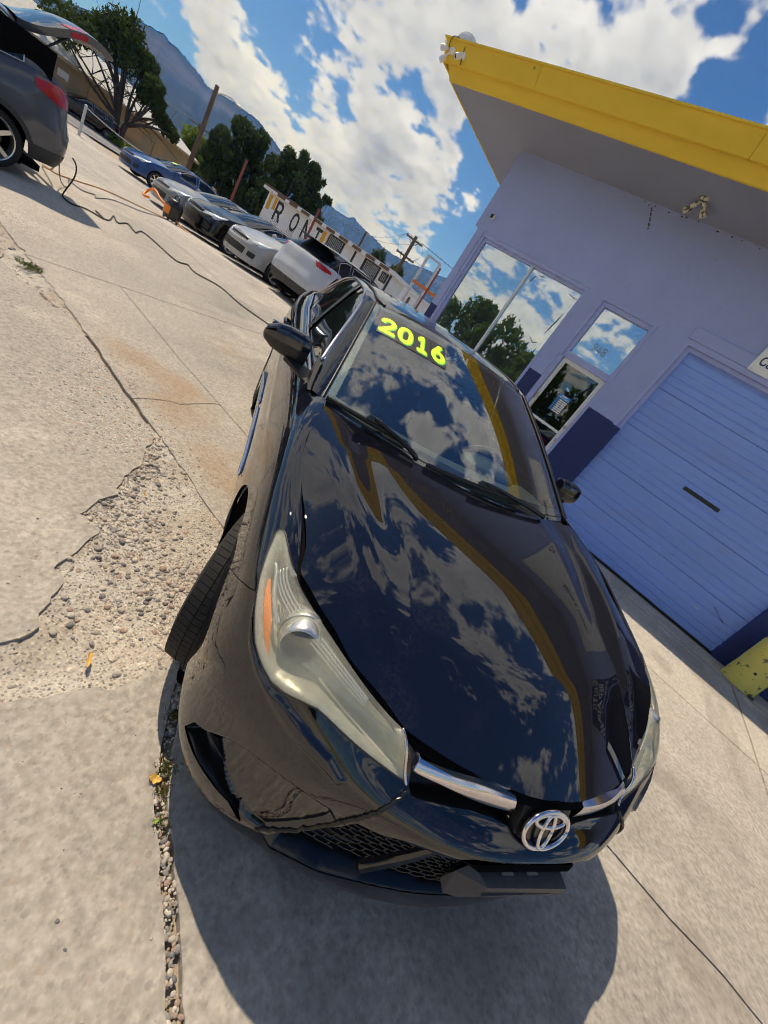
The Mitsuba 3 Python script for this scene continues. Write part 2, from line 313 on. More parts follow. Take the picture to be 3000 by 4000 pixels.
def stone_col(p, n, uv):
    return mi.Color3f(1.0)
stone_tones = [(0.40, 0.36, 0.30), (0.30, 0.27, 0.24), (0.17, 0.165, 0.165), (0.46, 0.41, 0.34), (0.33, 0.24, 0.19), (0.24, 0.225, 0.21), (0.52, 0.47, 0.40)]
for i, c in enumerate(stone_tones):
    bsdf(f'm_stone_{i}', base_color=mikit.proc(lambda p, n, uv, c=c: mi.Color3f(*c) * (0.65 + 0.7 * fbm(p.x * 130, p.y * 130, p.z * 130, 3))), roughness=0.9, specular=0.2)
ico = trimesh.creation.icosphere(subdivisions=1)
def stones(xy, r, seed, key, label):
    rg = np.random.default_rng(seed); idx = rg.integers(0, len(stone_tones), len(xy)); groups = {}
    V0 = np.asarray(ico.vertices); F0 = np.asarray(ico.faces)
    for k in range(len(xy)):
        s = r[k] * np.array([1.0, rg.uniform(0.6, 1.0), rg.uniform(0.4, 0.75)])
        v = V0 * (1 + 0.22 * (rg.random((len(V0), 1)) - 0.5)); v = v * s
        a = rg.uniform(0, 6.28); c_, s_ = math.cos(a), math.sin(a); v = np.column_stack([v[:, 0] * c_ - v[:, 1] * s_, v[:, 0] * s_ + v[:, 1] * c_, v[:, 2]])
        v = v + [xy[k][0], xy[k][1], xy[k][2] + s[2] * 0.25]
        groups.setdefault(int(idx[k]), []).append(v)
    for n_, (g, vs) in enumerate(sorted(groups.items())):
        F = (F0[None] + (np.arange(len(vs)) * len(V0))[:, None, None]).reshape(-1, 3)
        scene[f'{key}__{n_ + 1:03d}'] = mikit.ply(trimesh.Trimesh(np.vstack(vs), F, process=False), f'm_stone_{g}', smooth=True)
    labels[key] = {'kind': 'stuff', 'label': label, 'category': 'gravel'}
for gi, (gp, seed, off, nst, key) in enumerate([(GJ, 5, 0.016, 9000, 'gravel'), (GJ2, 8, 0.02, 1500, 'far_gravel')]):
    m, (X, Y, Z) = bed(gp, seed, off)
    struct('broken_concrete' if gi == 0 else 'broken_joint', m, 'm_gravel_bed', True)
    rg = np.random.default_rng(seed); x0, y0, x1, y1 = gp.bounds; pts = []
    P = np.column_stack([rg.uniform(x0 - .05, x1 + .05, nst * 3), rg.uniform(y0 - .05, y1 + .05, nst * 3)])
    dd = sdf(gp, P[:, 0], P[:, 1]); dens = nfbm(np.column_stack([P * 3.0, P[:, 0] * 0]), 3, seed + 4)
    ok = (dd < 0.015) & (rg.random(len(P)) < np.clip((dens - 0.28) * 2.2, 0.05, 1)); P = P[ok][:nst]
    ii = np.clip(((P[:, 0] - X[0, 0]) / 0.014).astype(int), 0, X.shape[0] - 1); jj = np.clip(((P[:, 1] - Y[0, 0]) / 0.014).astype(int), 0, X.shape[1] - 1)
    r = 0.0022 + 0.0030 * rg.random(len(P)) ** 2 + 0.013 * rg.random(len(P)) ** 14
    stones(np.column_stack([P, Z[ii, jj]]), r, seed, key, 'loose grey and tan gravel in the broken concrete beside the black sedan' if gi == 0 else 'gravel along the broken slab joint near the grey vehicle')
# stones scattered in the weedy joint and on the slabs
rg = np.random.default_rng(31); wj = np.asarray(LineString(WEEDJ).segmentize(0.004).coords)
P = wj[rg.integers(60, 520, 900)] + rg.normal(0, 0.012, (900, 2))
stones(np.column_stack([P, zg(P[:, 0], P[:, 1]) - 0.008]), 0.003 + 0.008 * rg.random(900) ** 3, 33, 'joint_gravel', 'small pebbles and grit packed into the weedy joint')
P = np.column_stack([rg.uniform(-1.3, 0.45, 260), rg.uniform(-1.75, -0.3, 260)])
stones(np.column_stack([P, zg(P[:, 0], P[:, 1])]), 0.0022 + 0.004 * rg.random(260) ** 4, 34, 'loose_grit', 'scattered grit lying on the concrete slab')
# weeds in the joint
def leaf_tri(n, base, spread, hgt, size, seed):
    rg = np.random.default_rng(seed); V, F = [], []
    for k in range(n):
        b = base + np.array([rg.normal(0, spread), rg.normal(0, spread), 0]); a = rg.uniform(0, 6.28); t = rg.uniform(0.2, 1.25)
        d = np.array([math.cos(a) * math.sin(t), math.sin(a) * math.sin(t), math.cos(t)]); L = hgt * rg.uniform(0.4, 1.1)
        s = np.cross(d, [0, 0, 1.0]); s = s / max(np.linalg.norm(s), 1e-6) * size * rg.uniform(0.6, 1.2)
        p0, p1, p2 = b, b + d * L * 0.6, b + d * L + np.array([0, 0, -L * 0.2])
        i = len(V); V += [p0, p1 + s, p2, p1 - s]; F += [[i, i + 1, i + 2], [i, i + 2, i + 3]]
    return trimesh.Trimesh(np.array(V), np.array(F), process=False)
def leafmat(name, c, var=0.35, sc=1.2):
    scene[name] = {'type': 'principledthin', 'base_color': mikit.proc(lambda p, n, uv, c=c: mi.Color3f(*c) * (1 - var + 2 * var * fbm(p.x * sc * 7, p.y * sc * 7, p.z * sc * 7, 3))), 'roughness': 0.7, 'diff_trans': 0.7}
leafmat('m_weed', (0.085, 0.115, 0.03)); leafmat('m_dry', (0.28, 0.18, 0.08))
for k, (x, y, n, sp) in enumerate([(-0.235, -0.905, 60, 0.012), (-0.085, -0.985, 170, 0.015), (-0.03, -1.02, 90, 0.013), (0.05, -1.055, 45, 0.012), (-0.75, -0.43, 150, 0.02), (-0.66, -0.54, 80, 0.02), (-4.6, -0.25, 120, 0.05)]):
    z = float(zg(x, y)) - 0.004
    t = thing('weed_tuft', ['small green weed at the bumper end of the joint', 'mossy green weed clump in the joint beside a yellow leaf', 'dark weed clump just below the yellow leaf', 'thin weed sprigs low in the joint by the car shadow', 'green weed growing against the front tyre', 'weed sprigs in gravel under the front tyre', 'weed clump in the far broken joint'][k], 'weed')
    put(t, 'leaves', leaf_tri(n, np.array([x, y, z]), sp, 0.018 if x > -4 else 0.06, 0.0018 if x > -4 else 0.006, 40 + k), 'm_weed')
    put(t, 'dry_stalks', leaf_tri(n // 3, np.array([x, y, z]), sp * 1.2, 0.03 if x > -4 else 0.06, 0.001, 60 + k), 'm_dry')
# fallen leaves
bsdf('m_fallen', base_color=mikit.proc(lambda p, n, uv: mix((0.62, 0.40, 0.10), (0.50, 0.28, 0.06), fbm(p.x * 90, p.y * 90, 0, 3))), roughness=0.7)
bsdf('m_fallen_green', base_color=(0.30, 0.42, 0.10), roughness=0.7)
def fallen(x, y, L, wid, ang, name, label, mat='m_fallen'):
    t = np.linspace(-1, 1, 9); w = wid * (1 - t * t) ** 0.7 * (1 + 0.25 * np.sin(t * 9)); P = []
    for i in range(9): P.append([[t[i] * L, s * w[i], 0.006 + 0.004 * math.sin(i * 1.1) + 0.005 * abs(s)] for s in (-1, -0.5, 0, 0.5, 1)])
    P = np.array(P); c, s = math.cos(ang), math.sin(ang); Q = P.copy(); Q[..., 0] = P[..., 0] * c - P[..., 1] * s + x; Q[..., 1] = P[..., 0] * s + P[..., 1] * c + y; Q[..., 2] += zg(x, y)
    solo(name, gridmesh(Q), mat, label, 'leaf', smooth=True)
fallen(-0.545, -1.06, 0.034, 0.008, -0.5, 'fallen_leaf', 'narrow yellow leaf lying on the gravel left of the front tyre')
fallen(-0.072, -1.032, 0.020, 0.013, 0.6, 'fallen_leaf', 'broad yellow leaf lying beside the mossy weed joint')
fallen(0.035, -1.076, 0.009, 0.006, 1.2, 'fallen_leaf', 'tiny green leaf beside the joint near the car shadow', 'm_fallen_green')
fallen(-1.42, -0.53, 0.016, 0.006, 0.1, 'fallen_leaf', 'small orange leaf on the broken concrete farther up', 'm_fallen')
# street and land around
struct('street', sheet(Polygon([(-75, -28), (-30.0, -28), (-29.2, 4), (-31, 8.5), (-33, 12), (-75, 24)]), 0.004, 4.0), 'm_asphalt', True)
def land_col(p, n, uv):
    f = fbm(p.x * 0.06, p.y * 0.06, 0.2, 4); g = fbm(p.x * 3, p.y * 3, 0.5, 4)
    return mix((0.27, 0.22, 0.15), (0.12, 0.13, 0.06), smoothstep(0.4, 0.65, f)) * (0.7 + 0.6 * g)
bsdf('m_land', base_color=mikit.proc(land_col), roughness=0.95)
def land():
    xs = np.r_[-2500, -900, -400, np.arange(-200, 201, 5), 400, 900, 2500]; ys = np.r_[-2500, -900, -400, np.arange(-100, 201, 5), 400, 900, 2500]
    X, Y = np.meshgrid(xs, ys, indexing='ij'); Z = zg(X, Y) - 0.09
    return gridmesh(np.dstack([X, Y, Z]), flip=True)
struct('ground', land(), 'm_land', True)
# ---------------------------------------------------------------- repair shop
FY, FZ = 5.447, 0.30
def wall_col(p, n, uv):
    f = fbm(p.x * 1.3, p.z * 1.3, p.y, 4); g = fbm(p.x * 24, p.z * 24, p.y * 3, 3)
    c = mi.Color3f(0.355, 0.415, 0.690) * (0.90 + 0.16 * f) * (0.95 + 0.1 * g)
    d1, d2, r = voronoi(p.x * 4.2 + 3, p.z * 4.2)
    spot = smoothstep(0.075, 0.03, d1 + 0.06 * fbm(p.x * 40, p.z * 40, 0, 2)) * smoothstep(0.62, 0.75, r)
    return mix(c, mi.Color3f(0.20, 0.20, 0.26), spot * 0.55)
def stucco_h(p, n, uv): return 0.0012 * fbm(p.x * 70, p.z * 70, p.y * 70, 4)
bumped('m_wall', wall_col, stucco_h, 1.0, 0.75, 0.3, 0.002)
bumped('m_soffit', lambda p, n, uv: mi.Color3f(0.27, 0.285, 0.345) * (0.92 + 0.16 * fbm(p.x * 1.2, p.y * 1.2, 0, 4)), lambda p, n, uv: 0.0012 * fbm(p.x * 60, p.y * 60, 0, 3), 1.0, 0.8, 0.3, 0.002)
def yellow_col(p, n, uv):
    c = mi.Color3f(0.78, 0.53, 0.045) * (0.90 + 0.2 * fbm(p.x * 1.5, p.z * 6, 0.2, 4))
    d1, d2, r = voronoi(p.x * 3.1, p.z * 3.1)
    return mix(c, mi.Color3f(0.10, 0.07, 0.03), smoothstep(0.06, 0.03, d1) * smoothstep(0.78, 0.9, r) * 0.7)
bsdf('m_yellow', base_color=mikit.proc(yellow_col), roughness=0.55, specular=0.4)
bsdf('m_navy', base_color=mikit.proc(lambda p, n, uv: mi.Color3f(0.018, 0.030, 0.125) * (0.85 + 0.3 * fbm(p.x * 3, p.z * 3, p.y, 4))), roughness=0.5, specular=0.4)
def trimcol(p, n, uv): return mi.Color3f(0.37, 0.42, 0.70) * (0.86 + 0.22 * fbm(p.x * 6, p.z * 6, p.y * 6, 4))
bsdf('m_trim', base_color=mikit.proc(trimcol), roughness=0.55, specular=0.4)
def garage_col(p, n, uv):
    c = mi.Color3f(0.235, 0.37, 0.80) * (0.90 + 0.18 * fbm(p.x * 0.9, p.z * 2.5, 0.1, 4))
    return mix(c, mi.Color3f(0.27, 0.33, 0.55), smoothstep(0.62, 0.8, fbm(p.x * 2.2 + 5, p.z * 5, 0, 4)) * 0.25)
bsdf('m_garage', base_color=mikit.proc(garage_col), roughness=0.42, specular=0.45)
bsdf('m_alu', base_color=mikit.proc(lambda p, n, uv: mi.Color3f(0.70, 0.70, 0.70) * (0.85 + 0.25 * fbm(p.x * 9, p.z * 9, 0, 3))), roughness=0.35, metallic=0.4)
bsdf('m_doorframe', base_color=mikit.proc(lambda p, n, uv: mix((0.74, 0.73, 0.70), (0.42, 0.30, 0.16), smoothstep(0.62, 0.75, fbm(p.x * 9, p.z * 7, 0, 4)) * 0.8)), roughness=0.5)
bsdf('m_white', base_color=(0.80, 0.80, 0.78), roughness=0.4)
bsdf('m_black', base_color=(0.012, 0.012, 0.013), roughness=0.45)
bsdf('m_interior', base_color=(0.03, 0.03, 0.03), roughness=0.8)
# mirror-film glazing: a silvered coat behind clear glass
scene['m_mirror_glass'] = {'type': 'twosided', 'bsdf': {'type': 'blendbsdf', 'weight': 0.74,
    'a': {'type': 'diffuse', 'reflectance': {'type': 'rgb', 'value': [0.05, 0.06, 0.07]}}, 'b': {'type': 'conductor', 'material': 'none', 'specular_reflectance': {'type': 'rgb', 'value': [0.88, 0.95, 1.0]}}}}
scene['m_dark_glass'] = {'type': 'thindielectric', 'int_ior': 1.52}

SH = 'repair_shop'
labels[SH] = {'label': 'lavender blue repair shop with yellow roof edge and a roll-up garage door', 'category': 'building'}
def W(name, mesh, mat, smooth=False, label=None): return put(SH, name, mesh, mat, smooth, label)
wl = sbox(-4.88, 0.30, 9.0, 4.70)
open_ = unary_union([sbox(-4.655, 0.30, -2.43, 3.40), sbox(-2.185, 0.30, -1.255, 3.395), sbox(-0.815, 0.28, 2.33, 3.415), sbox(3.2, 0.28, 6.3, 3.415)])
up = sbox(-4.88, 3.437, 9.0, 4.68).union(sbox(-4.80, 0.30, 9.0, 3.45))
wp = up.difference(open_)
Mw = np.array([[1, 0, 0, 0], [0, 0, 1, FY], [0, 1, 0, 0], [0, 0, 0, 1.0]])     # polygon (x, z), depth along +y
def panel(poly, y, depth): return prism(poly, depth, np.array([[1, 0, 0, 0], [0, 0, 1, y], [0, 1, 0, 0], [0, 0, 0, 1.0]]))
w_m = panel(wp.intersection(sbox(-5, 2.02, 9, 5)), FY, 0.22); W('wall', w_m, 'm_wall')
W('wainscot', panel(wp.intersection(sbox(-5, 0.2, 9, 2.02)), FY, 0.222), 'm_navy', label='navy lower band of the shop front')
W('side_wall', cat(bx(-4.88, -4.66, FY + 0.225, 24, 3.0, 4.68), bx(-4.80, -4.60, FY + 0.225, 24, 0.2, 3.0)), 'm_wall')
W('back_wall', bx(-4.6, 9, 11.5, 11.6, 0.2, 4.6), 'm_interior')
W('floor', bx(-4.58, 9, FY + 0.24, 11.4, 0.22, 0.29), 'm_interior')
# canopy roof: flat soffit, flared two-board fascia
xl = -5.98
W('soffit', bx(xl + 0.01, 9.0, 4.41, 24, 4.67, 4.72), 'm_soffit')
W('roof_deck', bx(xl - 0.25, 9.0, 4.20, 24, 4.98, 5.02), 'm_white')
def fascia(z0, d0, z1, d1, proud, cap=0.03):
    # d: how far the face lies in front of the wall; the end returns along the side
    o = []
    for (za, da, zb, db) in [(z0, d0, z1, d1)]:
        A0, A1 = np.array([xl - (da - 1.05), FY - da, za]), np.array([9.0, FY - da, za]); B0, B1 = np.array([xl - (db - 1.05), FY - db, zb]), np.array([9.0, FY - db, zb])
        S0, S1 = np.array([xl - (da - 1.05), 24, za]), np.array([xl - (db - 1.05), 24, zb])
        th = np.array([0.03, 0.03, 0])
        def quadbox(a, b, c, d, t):
            V = np.array([a, b, c, d, a + t, b + t, c + t, d + t]); F = [[0, 1, 2], [0, 2, 3], [4, 6, 5], [4, 7, 6], [0, 4, 5], [0, 5, 1], [1, 5, 6], [1, 6, 2], [2, 6, 7], [2, 7, 3], [3, 7, 4], [3, 4, 0]]
            return trimesh.Trimesh(V, np.array(F), process=False)
        o += [quadbox(A0, A1, B1, B0, np.array([0, 0.03, 0])), quadbox(S0, A0, B0, S1, np.array([0.03, 0, 0]))]
    return cat(o)
lo = W('fascia', fascia(4.665, 1.05, 4.805, 1.135, 0), 'm_yellow')
def seg_board(xa, xb, z0, d0, z1, d1):
    V = np.array([[xa, FY - d0, z0], [xb, FY - d0, z0], [xb, FY - d1, z1], [xa, FY - d1, z1]]); b = V + [0, 0.035, 0.0]
    m = trimesh.Trimesh(np.vstack([V, b]), [[0, 1, 2], [0, 2, 3], [4, 6, 5], [4, 7, 6], [0, 4, 5], [0, 5, 1], [1, 5, 6], [1, 6, 2], [2, 6, 7], [2, 7, 3], [3, 7, 4], [3, 4, 0]], process=False); return m
xs = [xl - 0.19, -4.385, -1.42, 1.5, 4.4, 9.0]
for a, b in zip(xs[:-1], xs[1:]): W('fascia__board', seg_board(a + 0.003, b - 0.003, 4.80, 1.175, 5.01, 1.28), 'm_yellow')
W('fascia__end_board', cat(bx(xl - 0.205, xl - 0.17, 4.30, 24, 4.80, 5.01)), 'm_yellow')
W('roof_edge', bx(xl - 0.24, 9.0, FY - 1.30, FY - 1.17, 5.011, 5.035), 'm_yellow')
# plate-glass window
def frame_rect(x0, x1, z0, z1, w, y0, y1, bot=True):
    g = sbox(x0, z0, x1, z1).difference(sbox(x0 + w, z0 + (w if bot else -1), x1 - w, z1 - w)); return panel(g, y0, y1 - y0)
win = W('window', frame_rect(-4.655, -2.43, 0.95, 3.40, 0.055, FY + 0.015, FY + 0.075), 'm_trim')
W('window__inner_frame', frame_rect(-4.60, -2.435, 1.0, 3.345, 0.045, FY + 0.05, FY + 0.11), 'm_trim')
W('window__mullion', bx(-3.515, -3.475, FY + 0.045, FY + 0.10, 1.05, 3.30, 0.006), 'm_alu')
W('window__pane', panel(sbox(-4.553, 1.05, -3.50, 3.298), FY + 0.088, 0.006), 'm_mirror_glass')
W('window__pane', panel(sbox(-3.49, 1.05, -2.45, 3.298), FY + 0.088, 0.006), 'm_mirror_glass')
# peeled film at the edge of the right pane
bsdf('m_film', base_color=(0.02, 0.025, 0.03), roughness=0.3)
rg = np.random.default_rng(4)
def flake(pts, w, y):
    c = np.asarray(LineString(pts).segmentize(0.02).coords); n_ = np.stack([np.gradient(c[:, 1]), -np.gradient(c[:, 0])], 1); n_ /= np.maximum(np.linalg.norm(n_, axis=1, keepdims=True), 1e-9)
    ww = w * (0.3 + rg.random((len(c), 1)) * 0.9) * np.sin(np.linspace(0.15, 3.0, len(c)))[:, None]
    return panel(Polygon(np.vstack([c + n_ * ww, (c - n_ * ww)[::-1]])).buffer(0.0005), y, 0.002)
W('window__peeling_film', cat([flake(p, w, FY + 0.084) for p, w in [([(-2.56, 2.95), (-2.59, 2.75), (-2.62, 2.56)], 0.012), ([(-2.62, 2.40), (-2.70, 2.36), (-2.80, 2.42)], 0.008), ([(-3.36, 3.22), (-3.40, 3.08)], 0.010), ([(-3.33, 3.24), (-3.20, 3.26)], 0.008), ([(-2.70, 3.22), (-2.58, 3.20), (-2.50, 3.20)], 0.007), ([(-3.30, 2.55), (-3.27, 2.58)], 0.012)]]), 'm_film')
W('window__sill', bx(-4.65, -2.43, FY + 0.02, FY + 0.22, 0.30, 0.948), 'm_navy')
W('sign_strip', bx(-4.87, -4.60, FY - 0.012, FY - 0.001, 3.43, 3.462), 'm_trim')
# entrance: transom light over a glazed door
W('transom', frame_rect(-2.185, -1.255, 2.43, 3.395, 0.05, FY - 0.01, FY + 0.09, False), 'm_trim')
W('transom__frame', cat(frame_rect(-2.135, -1.262, 2.47, 3.345, 0.06, FY + 0.02, FY + 0.10), bx(-2.13, -1.27, FY + 0.021, FY + 0.099, 2.431, 2.469)), 'm_trim')
W('transom__pane', panel(sbox(-2.076, 2.529, -1.321, 3.286), FY + 0.075, 0.006), 'm_mirror_glass')
bsdf('m_digit', base_color=(0.16, 0.17, 0.18), roughness=0.5)
Mt = lambda x, y, z: np.array([[1, 0, 0, x], [0, 0, -1, y], [0, 1, 0, z], [0, 0, 0, 1.0]])
tm = text_mesh('948', 0.118, 0.003); tm.apply_translation([-tm.bounds[0][0], 0, 0]); tm.apply_scale([0.225 / tm.extents[0], 1, 1])
W('transom__house_number', tf(tm, Mt(-1.83, FY + 0.0745, 2.702)), 'm_digit', label='grey house number 948 on the transom glass')
W('door_jamb', cat(bx(-2.184, -2.095, FY + 0.01, FY + 0.12, 0.3, 2.43), bx(-1.312, -1.256, FY + 0.01, FY + 0.12, 0.3, 2.43)), 'm_trim')
dr_ = W('door', frame_rect(-2.085, -1.322, 0.31, 2.43, 0.062, FY + 0.055, FY + 0.10), 'm_doorframe')
W('door__rail', bx(-2.02, -1.385, FY + 0.05, FY + 0.095, 1.435, 1.475), 'm_white')
W('door__kick_rail', bx(-2.02, -1.385, FY + 0.056, FY + 0.099, 0.375, 0.56), 'm_doorframe')
W('door__pane', panel(sbox(-2.022, 1.475, -1.384, 2.367), FY + 0.075, 0.005), 'm_dark_glass')
W('door__lower_pane', panel(sbox(-2.022, 0.56, -1.384, 1.435), FY + 0.075, 0.005), 'm_dark_glass')
bsdf('m_sticker_blue', base_color=(0.05, 0.26, 0.62), roughness=0.4)
bsdf('m_sticker_black', base_color=(0.01, 0.02, 0.03), roughness=0.4)
hk = W('door__opening_hours', bx(-1.778, -1.556, FY + 0.0735, FY + 0.0745, 1.665, 1.967), 'm_sticker_black', label='opening hours sticker on the door glass')
def flat_text(s, h, wmax, x, z, y, bold=True, center=False):
    m = text_mesh(s, h, 0.001, bold); m.apply_translation([-m.bounds[0][0], 0, 0])
    if wmax: m.apply_scale([wmax / m.extents[0], 1, 1])
    return tf(m, Mt(x, y, z))
st = [bx(-1.773, -1.561, FY + 0.0715, FY + 0.0725, 1.895, 1.962)]; wh = []
for r_ in range(7): st.append(bx(-1.770, -1.722, FY + 0.0715, FY + 0.0725, 1.676 + r_ * 0.031, 1.676 + r_ * 0.031 + 0.021))
for r_ in range(7):
    for c_ in range(2): wh.append(bx(-1.714 + c_ * 0.077, -1.645 + c_ * 0.077, FY + 0.0715, FY + 0.0725, 1.676 + r_ * 0.031, 1.676 + r_ * 0.031 + 0.022))
W('door__hours_blocks', cat(st), 'm_sticker_blue'); W('door__hours_cells', cat(wh + [flat_text('OPENING HOURS', 0.019, 0.19, -1.763, 1.903, FY + 0.0708), bx(-1.715, -1.62, FY + 0.070, FY + 0.0708, 1.935, 1.953)]), 'm_white')
W('door__card_decal', bx(-1.745, -1.672, FY + 0.0725, FY + 0.0735, 2.03, 2.082, 0), 'm_sticker_blue')
W('door__card_mark', cat(bx(-1.738, -1.712, FY + 0.0712, FY + 0.0722, 2.05, 2.078), bx(-1.705, -1.68, FY + 0.0712, FY + 0.0722, 2.038, 2.06)), 'm_white')
# garage door: five sections with pressed ribs
lx, rx = -0.815, 2.33
W('garage_frame', cat(bx(lx + 0.002, lx + 0.055, FY - 0.012, FY + 0.16, 2.0, 3.412), bx(lx + 0.002, rx - 0.002, FY - 0.01, FY + 0.16, 3.345, 3.4125), bx(lx + 0.056, lx + 0.115, FY + 0.035, FY + 0.16, 2.0, 3.344), bx(lx + 0.06, rx - 0.13, FY + 0.03, FY + 0.16, 3.29, 3.343)), 'm_trim')
W('garage_jamb', cat(bx(lx + 0.002, lx + 0.118, FY - 0.014, FY + 0.16, 0.28, 2.0), bx(rx - 0.122, rx - 0.002, FY - 0.014, FY + 0.16, 0.27, 3.344)), 'm_navy')
W('lintel_board', bx(lx - 0.012, rx + 0.05, FY - 0.022, FY - 0.001, 3.418, 3.583, 0.004), 'm_wall')
GD = 'repair_shop__garage_door'
def door_panel(z0, z1, x0, x1, y):
    h = z1 - z0; prof = [(0.0, 0.012), (0.006, 0.0)]
    for c, w, dp in [(0.165 * h, 0.012, 0.012), (0.335 * h, 0.016, 0.014), (0.5 * h, 0.004, 0.006), (0.665 * h, 0.012, 0.012), (0.835 * h, 0.004, 0.005)]:
        prof += [(c - w, 0.0), (c - w * 0.35, dp), (c + w * 0.35, dp), (c + w, 0.0)]
    prof += [(h - 0.006, 0.0), (h, 0.012)]
    n_ = 26; X = np.linspace(x0, x1, n_); P = np.array([[[x, y + d, z0 + z] for x in X] for z, d in prof])
    return gridmesh(P)
gz = np.linspace(0.315, 3.345, 6)
for k in range(5):
    W('garage_door' if k == 0 else 'garage_door__section', door_panel(gz[k] + 0.0015, gz[k + 1] - 0.0015, lx + 0.10, rx - 0.11, FY + 0.10), 'm_garage', 40)
W('garage_door__backing', bx(lx + 0.05, rx - 0.05, FY + 0.125, FY + 0.14, 0.30, 3.35), 'm_black')
W('garage_door__window_frame', panel(sbox(0.455, 1.78, 1.035, 1.885).difference(sbox(0.485, 1.805, 1.005, 1.862)), FY + 0.085, 0.02), 'm_garage')
W('garage_door__window_slot', panel(sbox(0.484, 1.804, 1.006, 1.863), FY + 0.092, 0.004), 'm_film')
W('garage_door__bottom_seal', bx(lx + 0.10, rx - 0.11, FY + 0.095, FY + 0.12, 0.292, 0.317), 'm_black')
rg = np.random.default_rng(11)
def blotch(x, z, L, h, y): 
    a = np.linspace(0, 6.28, 16)[:-1]; r = 0.7 + 0.5 * rg.random(15); return panel(Polygon(np.column_stack([x + L * r * np.cos(a), z + h * r * np.sin(a)])).buffer(0), y, 0.001)
bsdf('m_peel', base_color=(0.50, 0.56, 0.74), roughness=0.6); bsdf('m_scrape', base_color=(0.03, 0.035, 0.06), roughness=0.6)
W('garage_door__peeled_paint', blotch(1.70, 0.655, 0.055, 0.012, FY + 0.0985), 'm_peel')
W('garage_door__scrape', cat([blotch(1.84 + 0.035 * k, 0.80 - 0.016 * k, 0.02, 0.007, FY + 0.0985) for k in range(6)]), 'm_scrape')
# second bay to the right, out of frame but mirrored in the hood
W('bay_opening', bx(3.21, 6.29, FY + 0.6, FY + 0.62, 0.3, 3.41), 'm_interior')
W('bay_frame', cat(bx(3.2, 3.3, FY - 0.012, FY + 0.16, 0.28, 3.34), bx(6.2, 6.3, FY - 0.012, FY + 0.16, 0.28, 3.34), bx(3.2, 6.3, FY - 0.01, FY + 0.16, 3.34, 3.413)), 'm_navy')
# signs on the wall
bsdf('m_signwhite', base_color=(0.80, 0.80, 0.77), roughness=0.35); bsdf('m_signnavy', base_color=(0.012, 0.02, 0.11), roughness=0.4)
s1 = thing('shop_sign', 'white sign panel with navy lettering starting Ca above the garage door', 'sign')
put(s1, 'board', panel(sbox(-0.012, 3.41, 2.60, 4.30), FY - 0.034, 0.010), 'm_signwhite')
put(s1, 'lettering', cat(flat_text('Ca', 0.105, 0.15, 0.045, 3.51, FY - 0.0345), flat_text('NEW & USED', 0.13, 1.25, 0.9, 3.80, FY - 0.0345)), 'm_signnavy')
put(s1, 'grommet', lathe([(0, 0.004), (0.013, 0.004), (0.016, 0.0)], 16, np.array([[1, 0, 0, 0.018], [0, 0, -1, FY - 0.034], [0, 1, 0, 3.437], [0, 0, 0, 1.0]])), 'm_alu', 30)
s2 = thing('repair_banner', 'navy banner with chequered corners and white lettering over the right bay', 'banner')
put(s2, 'board', panel(sbox(3.4, 3.46, 5.9, 4.5), FY - 0.03, 0.01), 'm_signnavy')
ck = [panel(sbox(x0 + 0.09 * i, z0 + 0.09 * j, x0 + 0.09 * i + 0.09, z0 + 0.09 * j + 0.09), FY - 0.031, 0.001) for x0, z0 in ((3.42, 4.12), (5.42, 3.47)) for i in range(5) for j in range(4) if (i + j) % 2]
put(s2, 'lettering', cat(ck + [flat_text('AUTO', 0.26, 1.15, 3.95, 4.12, FY - 0.031), flat_text('REPAIR', 0.26, 1.75, 3.75, 3.78, FY - 0.031), flat_text('OIL CHANGE TUNE UP', 0.085, 1.5, 3.55, 3.60, FY - 0.031)]), 'm_signwhite')
# cobwebs and dirt along the top of the wall
rg = np.random.default_rng(17)
bsdf('m_soot', base_color=(0.07, 0.055, 0.04), roughness=0.9)
dirt = [blotch(x, z, rg.uniform(0.006, 0.02), rg.uniform(0.005, 0.014), FY - 0.0012) for x, z in [(-2.62 + 0.16 * k + rg.normal(0, 0.05), 4.645 + rg.normal(0, 0.012)) for k in range(34)]] + [blotch(-2.42 + 0.018 * k, 4.60 - 0.028 * k + rg.normal(0, .006), 0.012, 0.014, FY - 0.0012) for k in range(9)]
W('wall__soot', cat(dirt), 'm_soot')
# small security camera on the wall
cm = thing('security_camera', 'small black and white camera mounted on the wall above the big window', 'camera')
put(cm, 'housing', bx(-4.675, -4.60, FY - 0.055, FY - 0.012, 3.61, 3.685, 0.012), 'm_white', 30)
put(cm, 'face', bx(-4.672, -4.613, FY - 0.062, FY - 0.054, 3.614, 3.68, 0.003), 'm_black', 30)
put(cm, 'mount', tube([(-4.635, FY - 0.015, 3.645), (-4.635, FY - 0.001, 3.645)], 0.012), 'm_white', 30)
